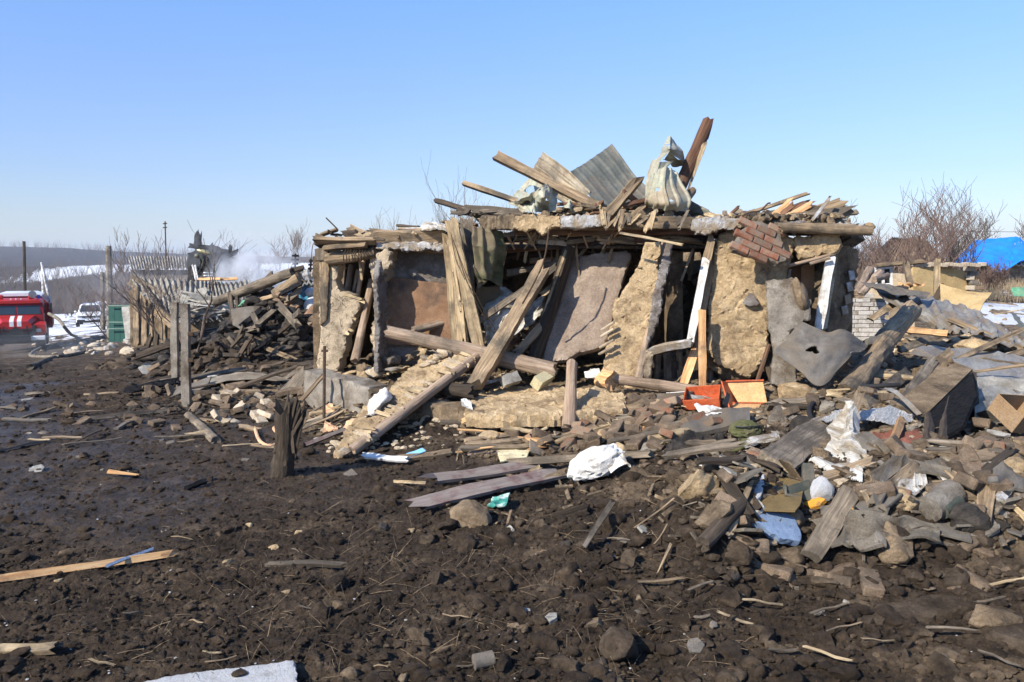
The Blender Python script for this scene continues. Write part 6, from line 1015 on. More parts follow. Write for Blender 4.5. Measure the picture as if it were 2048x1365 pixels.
# dry straw and roots
def straw(name, n, u0, u1, v0, v1, L0, L1, m, lab, up=.4):
    gs = []
    for k in range(n):
        p = G(rnd.uniform(u0, u1), rnd.uniform(v0, v1)); d = Vector((rnd.gauss(0, 1), rnd.gauss(0, 1), abs(rnd.gauss(0, up)))).normalized() * rnd.uniform(L0, L1); gs.append(tube([p, p + d * .5 + Vector((rnd.uniform(-.004, .004), 0, .004)), p + d], rnd.uniform(.0007, .0016), 3)[:2])
    o = put(name, join(*gs), M[m], kind='stuff', smooth=0); o['label'] = lab
straw('dry_straw', 700, 500, 1500, 960, 1360, .04, .16, 'wood', 'dry straw and thin roots in the soil'); straw('dry_straw', 420, 1100, 2048, 900, 1250, .05, .22, 'woodd', 'dry roots in the near mound'); straw('dry_straw', 300, 0, 560, 1000, 1360, .03, .12, 'wood', 'thin stalks on the mud')
# ------------------------------------------------------------------ dark heap behind the posts
def heap(name, c, s, m, label, cat='heap', n=90, mats=()):
    gs = []
    for k in range(n):
        a = rnd.uniform(0, 6.28); r = rnd.random() ** .6; z = (1 - r ** 1.6) * s[2]; p = Vector(c) + Vector((math.cos(a) * r * s[0], math.sin(a) * r * s[1], z * rnd.uniform(.5, 1))); q = rnd.uniform(.045, .16)
        g_ = rock(p, (q * rnd.uniform(.8, 1.7), q, q * .6), 2); gs.append((g_[0], g_[1]))
    o = put(name, join(*gs), M[m], kind='stuff', smooth=.5); o['label'] = label
cz = lambda u, d: P(u, 700, d)
def hc(u, d): p = P(u, 700, d); return Vector((p.x, p.y, ground(p.x, p.y) - .1))
heap('dark_rubble', hc(535, 15.3), (1.05, 1.1, 1.2), 'char', 'tall heap of dark burnt rubble', n=420); heap('dark_rubble', hc(400, 16.0), (1.3, 1.2, .55), 'char', 'low heap of dark burnt rubble', n=300); heap('dark_rubble', hc(590, 14.6), (.55, .8, 1.0), 'char', 'heap of dark rubble beside the pale corner wall', n=220)
heap('dark_rubble', hc(470, 14.2), (1.2, .9, .45), 'mudl', 'brown rubble apron of the dark heap', n=300); heap('dark_rubble', hc(270, 15.5), (.9, .8, .25), 'mudl', 'low brown rubble bank', n=140)
for q in [((430, 605, 15.2), (585, 545, 14.6), 20, 'woodg', 'log', 'longest grey log slanting up from the dark heap'), ((552, 590, 14.6), (600, 556, 14.3), 24, 'wood', 'log', 'thick short log stub on top of the dark heap'), ((515, 572, 15.0), (606, 537, 14.8), 9, 'woodg', 'board', 'thin grey board above the longest log of the heap'), ((510, 580, 15.2), (547, 545, 15.2), 9, 'woodg', 'board', 'short board pointing up from the dark heap'), ((575, 545, 14.7), (607, 535, 14.6), 8, 'woodd', 'board', 'dark board end at the very top of the heap'),
          ((460, 588, 15.0), (467, 640, 14.6), 9, 'woodd', 'stake', 'dark stake standing at the side of the heap'), ((474, 590, 15.0), (476, 620, 14.8), 6, 'woodd', 'stake', 'second dark stake standing beside the first'), ((558, 612, 14.3), (510, 655, 14.0), 10, 'woodg', 'board', 'crossing board falling outwards from the heap centre'), ((560, 612, 14.2), (596, 652, 13.9), 15, 'woodg', 'board', 'pale grey board falling to the other side of the heap centre'),
          ((562, 625, 14.5), (556, 680, 14.2), 10, 'woodd', 'stake', 'upright stake inside the dark heap'), ((528, 695, 13.9), (610, 728, 13.4), 9, 'wood', 'board', 'brown board lying low over the heap foot'), ((268, 715, 13.9), (340, 690, 14.2), 13, 'woodd', 'beam', 'dark beam end poking from the low rubble bank'), ((500, 700, 14.1), (520, 690, 13.9), 20, 'woodg', 'board', 'broad grey board piece in the heap foot'),
          ((296, 690, 15.0), (302, 672, 15.0), 10, 'woodd', 'stake', 'short dark stub before the shed'), ((312, 692, 15.0), (314, 665, 15.0), 9, 'woodd', 'stake', 'second short dark stub before the shed'), ((520, 600, 15.0), (556, 590, 14.7), 8, 'wood', 'board', 'short board beside the green bucket piece')]:
    if q[4] == 'log': TL('heap_log', q[0], q[1], q[2], q[3], q[5], 'log')
    else: TP('heap_board', q[0], q[1], q[2], .05, q[3], q[5], q[4])
T('heap_sheet', slab([(462, 618), (508, 612), (520, 665), (488, 662), (465, 650)], ((462, 618, 14.6), (508, 612, 14.6), (488, 662, 14.3)), .03, .02, .05, .01), 'felt', 'dark board hanging flat on the heap side', 'board'); T('heap_sheet', slab([(506, 612), (520, 612), (522, 646), (508, 640)], ((506, 612, 14.4), (520, 612, 14.4), (508, 640, 14.3)), .03, .02, .05, .01), 'woodg', 'narrow brown board beside the dark hanging board', 'board')
T('green_bucket_piece', sheet(S([[(475, 612, 14.8), (485, 600, 14.7)], [(482, 612, 14.6), (492, 602, 14.6)]]), 12, 14, .01, .05, 6), 'green', 'bright green plastic piece on the heap', 'plastic'); 
for (a, b, c, d, l) in [(545, 590, 600, 640, 'orange brown broken tiles sliding on the heap slope')]: 
    for k in range(16): T('tile_shard', rock(P(rnd.uniform(548, 592), rnd.uniform(585, 640), 14.4), (.12, .09, .04), 2), 'brick', 'orange brown tile shard on the slope of the dark heap', 'tile shard', 'tile shards on the dark heap')
T('curved_sheet', sheet(S([[(385, 770, 12.2), (440, 750, 12.4), (500, 745, 12.4), (600, 760, 12.2)], [(395, 780, 11.8), (440, 762, 11.9), (510, 758, 12.0), (605, 766, 11.8)]]), 16, 50, .006, .02, 3), 'metalb', 'pale curved metal sheet lying on the mud behind the posts', 'metal sheet'); TP('wide_board', (322, 765, 12.3), (486, 740, 12.9), 18, .03, 'woodg', 'wide grey board behind the posts', face=(0, -.4, 1)); TP('long_board', (382, 780, 11.9), (520, 784, 11.6), 9, .03, 'wood', 'long brown board before the curved sheet', face=(0, -.4, 1))
T('white_foam_bag', blob(P(628, 612, 14.5), (.17, .12, .16), 3, None, .2), 'foam', 'white torn foam block behind the pale corner wall', 'foam'); T('white_foam_bag', blob(P(622, 585, 14.6), (.1, .1, .08), 3, None, .2), 'foam', 'small white foam piece above the torn foam block', 'foam'); T('brown_board', slab([(608, 630), (632, 600), (640, 640), (620, 650)], ((608, 630, 14.2), (632, 600, 14.2), (620, 650, 14.0)), .03, .005, .06), 'rust', 'brown panel behind the pale corner wall', 'panel')
T('round_end', log(P(632, 643, 11.2), P(626, 643, 10.9), .075, .07, n=12), 'bark', 'sawn round log end poking past the pale corner wall', 'log end')

for k in range(60):
    u = rnd.uniform(430, 636); top = 560 + abs(u - 585) * .75; v = rnd.uniform(top, 735); d = 13.6 + (735 - v) * .006 + rnd.uniform(-.2, .3); a = rnd.uniform(-1.2, 1.2); L_ = rnd.uniform(14, 55)
    TP('charred_board', (u, v, d), (u + math.cos(a) * L_, v - math.sin(a) * L_, d + rnd.uniform(-.3, .3)), rnd.uniform(4, 12), .04, rnd.choice(['woodd', 'woodd', 'black', 'black', 'woodg']), 'charred board in the upper tangle of the dark heap' if v < 640 else 'charred board low in the tangle of the dark heap', 'board', 'boards in the tangle of the dark heap')
# ------------------------------------------------------------------ bare trees
def tree(name, base, h, seed, label, spread=.5, stems=1, levels=4, mt='twig', r0=.06, group=None, lean=0, kids=5, cat='tree', minr=.004, up=.25, kind=None):
    R = random.Random(seed); segs = []
    def grow(p, d, L_, r, lv):
        n = 4 if lv < levels else 3; pts = [p]; q = p.copy(); dd = d.copy()
        for i in range(n):
            dd = (dd + Vector((R.gauss(0, .2), R.gauss(0, .2), R.gauss(.03, .1) + up * .12))).normalized(); q = q + dd * (L_ / n); pts.append(q.copy())
        segs.append((pts, r, max(minr * .7, r * .45), lv))
        if lv >= levels: return
        for k in range(kids + (1 if lv == 1 else 0)):
            t = R.uniform(.2, 1.0); i = min(n - 1, int(t * n)); f = t * n - i; s = pts[i] + (pts[i + 1] - pts[i]) * f; a = R.uniform(0, 6.28)
            sd = Vector((math.cos(a), math.sin(a), R.uniform(-.1, .5))).normalized(); nd = (dd * (1 - spread) + sd * spread + Vector((0, 0, up))).normalized()
            grow(s, nd, L_ * R.uniform(.45, .75), max(minr, r * (1 - t * .5) * .55), lv + 1)
    for s in range(stems):
        a = R.uniform(0, 6.28); d = Vector((math.cos(a) * (.5 if stems > 1 else .08) + lean, math.sin(a) * (.4 if stems > 1 else .08), 1)).normalized(); grow(Vector(base) + Vector((math.cos(a), math.sin(a), 0)) * (.1 if stems > 1 else 0), d, h * (.55 if levels > 2 else .7) * R.uniform(.8, 1.1), r0 * R.uniform(.7, 1.1), 1)
    e = empty(name, base, label, cat, group); tr, cr = [], []
    for pts, r, r1, lv in segs:
        sides = 7 if lv == 1 else (4 if lv == 2 else 3); g_ = tube(pts, r, sides, r1); (tr if lv == 1 else cr).append(g_[:2])
    put('trunk', join(*tr), M[mt], e, smooth=0); put('crown', join(*cr), M[mt], e, smooth=0); return e
def gp(u, d): p = P(u, 600, d); p.z = ground(p.x, p.y) - .1; return p
tree('bare_tree', gp(268, 38), 4.7, 1, 'tall bare tree with upright branches behind the shed, beside the concrete poles', .4, 3, 4, 'twig', .07, up=.5, minr=.009)
tree('bare_tree', gp(225, 34), 3.0, 2, 'low leaning bare bush at the side of the concrete poles', .6, 4, 4, 'twigr', .035, lean=-.3, minr=.007)
tree('bare_tree', P(385, 690, 13.2) - Vector((0, 0, .1)), 2.2, 33, 'crooked bare fruit tree growing right behind the fence posts', .6, 2, 3, 'twig', .028, minr=.0035, kids=4)
tree('bare_tree', P(330, 680, 15.5), 1.7, 9, 'small leafless bush standing before the collapsed shed', .6, 4, 3, 'twig', .02, minr=.004)
tree('bare_tree', gp(475, 60), 5.2, 5, 'round bare tree behind the burnt house', .55, 3, 4, 'twig', .06, minr=.012); tree('bare_tree', gp(435, 64), 4.8, 6, 'second round bare tree partly hidden by the burnt house', .55, 3, 4, 'twig', .05, minr=.012)
tree('bare_tree', gp(560, 130), 6.5, 7, 'far bushy bare tree on the snowy field', .55, 4, 3, 'twigr', .06, minr=.02); tree('bare_tree', gp(577, 140), 9.0, 8, 'slender far birch like tree on the snowy field', .35, 2, 4, 'twig', .06, minr=.018, up=.6)
for k, (u, d, h, s) in enumerate([(790, 18, 4.6, 21), (850, 17, 5.0, 22), (905, 17.5, 5.2, 23), (960, 17, 5.4, 24), (1010, 18, 5.6, 25)]): tree('bare_tree', gp(u, d), h * .6, s, ['thin bare sapling furthest along behind the low roof edge', 'thin bare sapling behind the whitish cloth on the roof', 'bare sapling behind the lowest rafter', 'bare sapling behind the middle rafter', 'bare sapling behind the long rafter tip'][k], .4, 4, 4, 'twig', .016, minr=.003, up=.4, kids=4)
tree('bare_tree', gp(1300, 17), 3.5, 31, 'dark twiggy branches between the two tall metal sheets', .6, 2, 3, 'twig', .02, minr=.005); tree('bare_tree', gp(1420, 17), 2.7, 32, 'dark twigs over the low metal sheet on the roof', .6, 2, 3, 'twig', .02, minr=.005)
for k, (u, d, h, s, sp, st, mt, l) in enumerate([(1845, 27, 4.4, 41, .6, 3, 'twigr', 'large reddish bare tree in the middle of the thicket'), (1790, 26, 3.5, 42, .5, 4, 'twigr', 'reddish bare tree next to the brown roofed house'), (1900, 29, 4.0, 43, .5, 4, 'twig', 'bare tree on the tarp side of the thicket'), (1745, 27, 3.3, 44, .5, 3, 'twig', 'grey bare tree behind the end of the eaves log'), (1960, 55, 5.4, 45, .6, 2, 'twig', 'dark spreading tree behind the blue tarpaulin'), (2040, 50, 5.8, 46, .5, 2, 'twig', 'tall bare tree at the picture edge behind the tarpaulin'), (1720, 32, 3.2, 49, .5, 3, 'twig', 'low bare tree nearest the broken roof end'), (1955, 34, 1.5, 47, .5, 5, 'twigr', 'reddish bush growing in front of the tarp covered house'), (1990, 33, 1.4, 48, .5, 5, 'twigr', 'second reddish bush near the green scrap'), (1925, 30, 1.3, 50, .5, 4, 'twig', 'thin bush before the pale stone wall end')]):
    tree('bare_tree' if h > 3 else 'bush', gp(u, d), h, s, l, sp, st, 4, mt, .06 if h > 3 else .02, minr=.007 if d < 40 else .013, kids=5, cat='tree' if h > 3 else 'bush', up=.3)
M['twigf'] = mat('hazy_brushwood', [(.085, .07, .065), (.14, .12, .11)], 9, .9, 0, var=0)
# far woods, one mass
def woods(name, n, u0, u1, d0, d1, h0, h1, label, m='twigr'):
    gs = []
    for k in range(n):
        d = rnd.uniform(d0, d1); u = rnd.uniform(u0, u1); b = gp(u, d); h = rnd.uniform(h0, h1)
        for q in range(9):
            a = rnd.uniform(0, 6.28); t = Vector((math.cos(a) * h * .3, math.sin(a) * h * .3, h * rnd.uniform(.6, 1))); s = b + Vector((0, 0, h * .1 * q / 9)); gs.append(tube([s, s + t * .5 + Vector((t.x * .1, 0, 0)), s + t], .006 * h, 3, .002 * h)[:2])
    o = put(name, join(*gs), M[m], kind='stuff', smooth=0); o['label'] = label
woods('far_brushwood', 330, -60, 330, 80, 190, 1.6, 3.6, 'brownish leafless brushwood covering the near hillside', 'twigf'); woods('far_brushwood', 260, -60, 330, 190, 330, 3, 6, 'leafless brushwood on the farther hillside', 'twigf'); woods('far_treeline', 260, -60, 520, 850, 990, 7, 12, 'distant leafless wood along the ridge', 'twig'); woods('far_treeline', 230, 440, 760, 420, 520, 3.5, 6.5, 'distant row of leafless trees beyond the snowy field', 'twig')
woods('far_brushwood', 160, 1700, 1900, 38, 70, 1.2, 2.6, 'leafless thicket behind the houses'); woods('far_brushwood', 60, 250, 480, 100, 160, 2, 4, 'leafless bushes on the snowy slope')
# dry grass right
gs = []
for k in range(2600):
    d = rnd.uniform(29, 52); u = rnd.uniform(1930, 2110); b = gp(u, d); b.z += .08; gs.append(tube([b, b + Vector((rnd.gauss(0, .12), rnd.gauss(0, .1), rnd.uniform(.25, .6)))], .008, 3, .003)[:2])
o = put('dry_grass', join(*gs), M['woodl'], kind='stuff', smooth=0); o['label'] = 'tall dry straw coloured grass before the tarp covered house'

# ------------------------------------------------------------------ poles
def pole(name, u, d, v1, r, m, label, lean=0): b = gp(u, d); t = P(u + lean, v1, d); return T(name, tube([b, t], r, 8, r * .8), m, label, 'pole')
pole('utility_pole', 48, 62, 483, .13, 'woodd', 'dark wooden utility pole behind the fire engine'); pole('utility_pole', 217, 36, 492, .15, 'conc', 'taller concrete pole beside the green gate'); TL('utility_pole', (206, 660, 36), (205, 545, 36), 9, 'conc', 'shorter concrete strut next to the taller concrete pole', 'pole', n=8, w1=7)
pole('white_pole', 84, 44, 525, .06, 'wpaint', 'slim white upright pole above the fire engine'); TL('white_pole', (102, 613, 44), (83, 525, 44), 5, 'wpaint', 'white strut leaning onto the slim white pole', 'pole', n=8, jag=0)
an = empty('aerial_mast', gp(334, 45), 'thin television aerial mast over the ribbed roof', 'aerial'); put('mast', tube([gp(334, 45), P(330, 443, 45)], .035, 5), M['iron'], an)
for v in (448, 456): put('aerial_arm', tube([P(326, v, 45), P(334, v - 1, 45)], .03, 4), M['iron'], an)
for (u, v0, v1) in [(590, 545, 508), (621, 545, 518)]:
    e = empty('chimney_pipe', P(u, 548, 33), ['black spiky roof pole further from the pale corner wall', 'black spiky roof pole nearest the pale corner wall'][u > 600], 'pole'); put('pole', tube([P(u, v0, 33), P(u + 1, v1, 33)], .04, 6), M['black'], e)
    for k in range(4): put('bracket', box(P(u + rnd.uniform(-3, 3), v1 + 4 + k * 8, 33), (rnd.uniform(.12, .3), .1, .08)), M['black'], e)
# power lines at the right
for k, v in enumerate((463, 488)): T('power_line', tube([P(1880, v, 70), P(2120, v + 2, 66)], .02, 3), 'dark', ['upper thin power line crossing the bare trees', 'lower thin power line crossing the bare trees'][k], 'cable')

# ------------------------------------------------------------------ buildings behind
def wall(par, name, a, b, z0, z1, t, m, **k):
    a = Vector(a); b = Vector(b); n = Vector((b.y - a.y, a.x - b.x, 0)).normalized(); n = n if n.y < 0 else -n
    return put(name, slab(None, None, t, .01, max(.15, (b - a).length / 24), .02, pts=[Vector((a.x, a.y, z1)), Vector((b.x, b.y, z1)), Vector((b.x, b.y, z0)), Vector((a.x, a.y, z0))], n=n, **k), M[m], par)
# collapsed shed with slate roof
M['slated'] = mat('weathered_slate', [(.17, .16, .14), (.25, .24, .21), (.31, .3, .265)], 9, .93, .6, 60, dirt=(.13, .11, .085), dirt_amt=.5, dirt_scale=3)
SH = empty('collapsed_shed', gp(380, 22), 'collapsed shed with a sagging grey corrugated slate roof', 'shed')
put('roof', sheet(S([[(262, 560, 23), (330, 556, 23), (400, 558, 23), (440, 565, 23), (498, 560, 22.5)], [(275, 580, 21.5), (340, 590, 21.2), (400, 600, 21), (450, 598, 21), (500, 575, 21.3)], [(300, 600, 20), (350, 630, 19.6), (405, 640, 19.4), (450, 625, 19.6), (500, 595, 20.5)]]), 40, 200, .01, .06, 2, (24, .035, 'v')), M['slated'], SH)
put('roof_edge', plank(P(262, 560, 22.9), P(400, 640, 19.5), .3, .08, .5), M['woodg'], SH); put('fascia', plank(P(270, 592, 21.4), P(350, 648, 19.8), .28, .05, .4), M['wood'], SH); put('fascia', plank(P(285, 585, 21.5), P(345, 630, 19.9), .1, .05, .4), M['woodg'], SH)
for (u, v0, v1) in [(272, 575, 690), (288, 600, 690), (300, 625, 695), (326, 640, 700)]: put('post', plank(P(u, v0, 20.5), P(u + 3, v1, 20.2), .14, .1, .3), M['wood'], SH)
wall(SH, 'wall', P(262, 690, 22.4), P(480, 690, 22.6), -1.2, 1.0, .2, 'clayd')
for k in range(24): put('roof_shard', slab(None, None, .012, .004, .1, .01, pts=[P(rnd.uniform(330, 480), rnd.uniform(590, 650), 19.3) + Vector(q) * .22 for q in ((0, 0, 0), (1, .1, .4), (.9, .2, 1), (-.1, 0, .8))], n=Vector((rnd.gauss(0, .4), -1, rnd.uniform(0, 1))).normalized()), M['slate'], SH)
for (a, b) in [(398, 442), (440, 475)]: put('new_batten', plank(P(a, 559, 22.5), P(b, 558, 22.4), .07, .05, .3), M['woodo'], SH)
# green gate with leaning board
ga = gp(240, 25.5); GT = empty('green_gate', ga, 'dark green sheet metal gate beside the shed', 'gate')
a_, b_ = P(218, 612, 25.5), P(248, 610, 25.5)
for k, (u0, u1) in enumerate([(217, 229), (229.5, 240), (240.5, 262)]): put('panel', slab([(u0, 611), (u1, 610), (u1, 684), (u0, 684)], ((217, 611, 25.6), (262, 611, 25.4), (217, 680, 25.6)), .03, .003, .2, .002), M['gatep'] if 'gatep' in M else M.setdefault('gatep', flat('dark_green_gate_paint', (.012, .075, .06), .5)), GT)
for v in (612, 645, 658): put('rail', plank(P(217, v, 25.45), P(262, v, 25.25), .035, .02, 0), M['gatep'], GT)
T('grey_board', slab([(243, 614), (259, 613), (268, 676), (251, 680)], ((243, 614, 24.8), (259, 613, 24.8), (251, 680, 24.4)), .03, .004, .2, .004), 'slate', 'pale grey board leaning against the green gate', 'board')
# long ribbed roof house behind
LR = empty('far_shed', gp(340, 46), 'long low building with a pale ribbed roof in the smoke', 'building')
put('roof', sheet(S([[(255, 513, 48), (378, 514, 48)], [(262, 538, 44), (380, 537, 44)]]), 4, 240, .02, 0, 2, (22, .05, 'v')), M['slate'], LR); wall(LR, 'wall', P(262, 560, 44.3), P(380, 560, 44.3), -2.2, 1.35, .2, 'plasg')
# burnt house
BH = empty('burnt_house', gp(430, 31), 'charred house wall standing in smoke', 'house')
put('wall', slab([(378, 505), (398, 500), (425, 497), (440, 496), (462, 502), (469, 508), (466, 520), (470, 530), (458, 545), (440, 560), (440, 600), (380, 600), (378, 560)], ((380, 500, 31), (470, 500, 32), (380, 600, 31)), .25, .06, .12, .05), M['black'], BH)
put('wall', slab([(400, 520), (430, 530), (425, 560), (400, 560)], ((400, 520, 30.6), (430, 530, 30.8), (400, 560, 30.6)), .2, .08, .1, .05), M['char'], BH)
for (u0, v0, u1, v1, w) in [(392, 500, 396, 468, .2), (399, 496, 399, 466, .12), (382, 492, 400, 495, .15), (421, 505, 426, 487, .1), (398, 493, 440, 497, .12), (460, 505, 461, 492, .08), (455, 512, 472, 505, .15), (462, 520, 473, 520, .15)]: put('charred_beam', plank(P(u0, v0, 30.9), P(u1, v1, 30.9), w, .1, .8), M['black'], BH)
for k in range(26): put('charred_beam', plank(P(rnd.uniform(380, 460), rnd.uniform(530, 560), 30.2), P(rnd.uniform(380, 460), rnd.uniform(530, 560), 29.5), .1, .05, .8, seg=4), M['black' if k % 3 else 'char'], BH)
for (u, u1) in ((385, 392), (390, 396)): T('leaning_stake', plank(P(u, 530, 27), P(u1, 560, 27), .05, .04, .1), 'wpaint', ['pale stake leaning before the burnt house, outer one', 'pale stake leaning before the burnt house, nearer the firefighter'][u == 390], 'stake')
# blue building
BB = empty('blue_building', gp(600, 33), 'blue walled house with a snow dusted broken roof', 'house')
wall(BB, 'wall', P(572, 600, 33), P(618, 600, 33), -1.6, P(600, 567, 33).z, .2, 'bluew') if 'bluew' in M else None
M['bluew'] = mat('blue_painted_wall', [(.02, .07, .14), (.035, .11, .2)], 3, .8, .3, 30, var=0); wall(BB, 'wall', P(572, 600, 33), P(618, 600, 33), -1.6, P(600, 565, 33).z, .2, 'bluew'); wall(BB, 'wall', P(618, 600, 32.9), P(660, 600, 32.9), -1.6, P(600, 565, 33).z, .2, 'plasg')
M['sky_blue'] = flat('light_blue_torn_paint', (.06, .3, .42), .7); put('painted_patch', slab([(597, 582), (600, 590), (603, 600), (616, 590), (618, 622), (600, 622)], ((590, 560, 32.8), (620, 560, 32.8), (590, 600, 32.8)), .03, .002, .2, .002), M['sky_blue'], BB)
put('roof', sheet(S([[(528, 541, 36), (590, 541, 36), (660, 540, 36)], [(530, 555, 33), (590, 566, 32.4), (660, 566, 32.4)]]), 20, 90, .08, .12, 3, (16, .05, 'v'), ridge=.1), M['slate'], BB)
for k in range(46): put('roof_rubble', rock(P(rnd.uniform(535, 655), rnd.uniform(545, 562), 32.6), [rnd.uniform(.08, .22)] * 3, 2), M['white' if k % 2 else 'slate'], BB)
# brown roofed house right, wall remains, tan sheet
RH = empty('brown_roof_house', gp(1800, 36), 'low house with brown slate roof behind the thicket', 'house')
put('roof', sheet(S([[(1785, 475, 40), (1850, 478, 40)], [(1715, 535, 36), (1905, 535, 36)]]), 20, 80, .03, .02, 2, (20, .05, 'v')), M['clayd'], RH); wall(RH, 'wall', P(1725, 600, 36.6), P(1900, 600, 36.6), -.4, P(1800, 533, 36.6).z, .2, 'clayp')
RW = empty('broken_wall', gp(1880, 16), 'remains of a tan plastered block wall with a ragged end', 'wall')
put('plaster', slab([(1826, 535), (1900, 533), (1918, 540), (1932, 545), (1936, 590), (1930, 600), (1826, 600)], ((1826, 535, 16), (1936, 535, 16.3), (1826, 600, 16)), .12, .012, .07, .01), M['tanw'], RW)
for k in range(13): put('block', box(P(1832 + k * 11, 529 + (k % 3), 16.1), (.1, .14, .07), rotm(0, rnd.uniform(-.05, .05), 0), .006), M['cbrick'], RW)
for k, v in enumerate((538, 547, 556, 566, 576, 586)): put('block', box(P(1938 + (k % 2) * 7, v, 16.3), (.15, .15, .085), rotm(0, 0, rnd.uniform(-.1, .1)), .008), M['conc' if k % 2 else 'cbrick'], RW)
put('block', box(P(1960, 577, 15.2), (.11, .12, .06), None, .008), M['brick'], RW, label='orange brick')
wall(RW, 'low_wall', P(1735, 600, 16.6), P(1830, 600, 16.4), -.1, P(1780, 548, 16.5).z, .12, 'clayp')
wf = empty('white_window', P(1768, 560, 16.2), 'white window frame standing in the ruined wall beyond the brick pier', 'window'); 
for (a, b) in [((1752, 536), (1752, 572)), ((1766, 536), (1766, 572)), ((1782, 534), (1782, 572)), ((1750, 537), (1784, 535)), ((1750, 571), (1784, 570))]: put('frame', plank(P(*a, 16.1), P(*b, 16.1), .045, .04, 0), M['wpaint'], wf)
put('pane', box(P(1767, 554, 16.15), (.28, .01, .32)), M['dark'], wf)
TP('rail_beam', (1752, 532, 16.0), (1850, 523, 16.0), 7, .07, 'wood', 'brown rail over the white window', 'beam'); TL('stump_log', (1740, 540, 14.5), (1712, 590, 13.5), 17, 'bark', 'grey log propped behind the house corner', 'log'); TL('stump_log', (1760, 545, 14.3), (1720, 592, 13.4), 14, 'bark', 'second grey log behind the house corner', 'log'); TL('stump_log', (1748, 560, 13.8), (1775, 552, 14.4), 12, 'bark', 'short log lying before the white window', 'log')
TP('door_post', (1875, 519, 15.4), (1872, 608, 15.2), 10, .09, 'woodl', 'pale upright post before the tan wall', 'post', jag=.2); TP('door_post', (1886, 575, 15.2), (1860, 617, 15.1), 14, .07, 'woodd', 'dark post at the foot of the pale upright one', 'post'); TP('door_post', (1812, 528, 15.4), (1822, 575, 15.2), 11, .09, 'wood', 'leaning brown post beside the tan wall', 'post')
T('tan_board', sheet(S([[(1880, 568, 15.1), (1930, 582, 14.8), (1984, 585, 14.6)], [(1882, 605, 14.6), (1930, 610, 14.4), (1970, 605, 14.2)], [(1884, 628, 14.2), (1920, 632, 14.0), (1950, 640, 13.8)]]), 30, 40, .01, .02, 3), 'tanw', 'fallen yellow brown panel with a curled corner before the tan wall', 'panel')
for k in range(6): T('red_tile', rock(P(1800 + k * 9, 568 + (k % 2) * 3, 14.2), (.08, .05, .02), 2), 'woodo', 'orange bit of cloth and wood beyond the brick pier', 'scrap', 'orange scraps beyond the brick pier')
# tarp house
M['tarpb'] = mat('bright_blue_tarpaulin', [(.01, .2, .8), (.02, .27, .92)], 2, .38, .3, 12, var=0, spec=.5)
TH_ = empty('tarp_covered_house', gp(1970, 45), 'house with a bright blue tarpaulin over half its roof', 'house')
put('roof', sheet(S([[(1900, 483, 48), (1960, 480, 48), (2040, 476, 48)], [(1862, 532, 44), (1960, 532, 44), (2060, 530, 44)]]), 16, 80, .05, .03, 2, (20, .05, 'v')), M['slate'], TH_); wall(TH_, 'wall', P(1875, 600, 44.6), P(2060, 600, 44.6), -.1, P(1960, 529, 44.6).z, .25, 'conc')
put('tarpaulin', sheet(S([[(1950, 480, 47.6), (1985, 478, 47.8), (2030, 474, 47.8), (2046, 482, 47.6), (2075, 500, 47.5)], [(1925, 505, 45.5), (1965, 505, 45.5), (2010, 505, 45.2), (2035, 510, 45), (2070, 520, 45)], [(1904, 527, 43.6), (1945, 526, 43.6), (1975, 528, 43.6), (1998, 545, 43.4), (2040, 520, 43.8)]]), 40, 60, .02, .08, 1.2, ridge=.05), M['tarpb'], TH_)
T('green_scrap', sheet(S([[(2022, 574, 24), (2060, 576, 24)], [(2028, 594, 23.6), (2060, 594, 23.6)]]), 20, 20, .01, .12, 4, ridge=.05), 'green', 'light green plastic scrap lying at the edge of the snow', 'plastic')
scatter_rocks(2, 1986, 2010, 625, 631, .14, .18, ['brickd'], 'reddish lump of brickwork lying on the snow', 'lump', 'brickwork on the snow', 3)

# ------------------------------------------------------------------ vehicles
def car_part(name, boxes, m, par, R, o): 
    gs = [box(Vector(o) + R @ Vector(c), s, R, b)[:2] for c, s, b in boxes]; return put(name, join(*gs), m, par, smooth=.6)
def loft(o, R, secs, close=True):
    """cross sections [(y, [(x,z)...])] joined along y"""
    V = []; k = len(secs[0][1]); Fc = []
    for y, pr in secs: V += [Vector(o) + R @ Vector((x, y, z)) for x, z in pr]
    for i in range(len(secs) - 1):
        for j in range(k): a = i * k + j; b = i * k + (j + 1) % k; Fc.append((a, a + k, b + k, b))
    Fc.append(tuple(range(k))); Fc.append(tuple(range((len(secs) - 1) * k, len(secs) * k))[::-1]); return V, Fc
RED = flat('fire_engine_red', (.42, .022, .02), .35, 0, .5); REDD = flat('dark_fire_engine_red', (.30, .018, .018), .45); WH = flat('white_vehicle_paint', (.78, .8, .82), .3, 0, .5); GL = flat('dark_window_glass', (.03, .045, .06), .12, 0, .6); CH = flat('grey_metal', (.3, .31, .33), .4, .6); BL = flat('beacon_blue', (.02, .12, .6), .2)  # REDD is a darker, rougher copy of the engine red
fo_ = gp(28, 38); fo_.z += .1; az = math.radians(27); Rt = Matrix.Rotation(az, 3, 'Z'); FT = empty('fire_engine', fo_, 'red fire engine with white bonnet stripes parked on the track', 'fire engine')
def ft(name, boxes, m): return car_part(name, boxes, m, FT, Rt, fo_)
def ftl(name, secs, m): return put(name, loft(fo_, Rt, secs), m, FT, smooth=.6)
def hexp(w, z0, z1, top=.8, ch=.08): return [(-w, z0), (-w, z1 - ch), (-w * top, z1), (w * top, z1), (w, z1 - ch), (w, z0)]
ftl('bonnet', [(0, hexp(.62, .95, 1.42, .8, .12)), (.2, hexp(.66, .95, 1.50, .82, .14)), (1.25, hexp(.85, .95, 1.62, .86, .14))], RED)
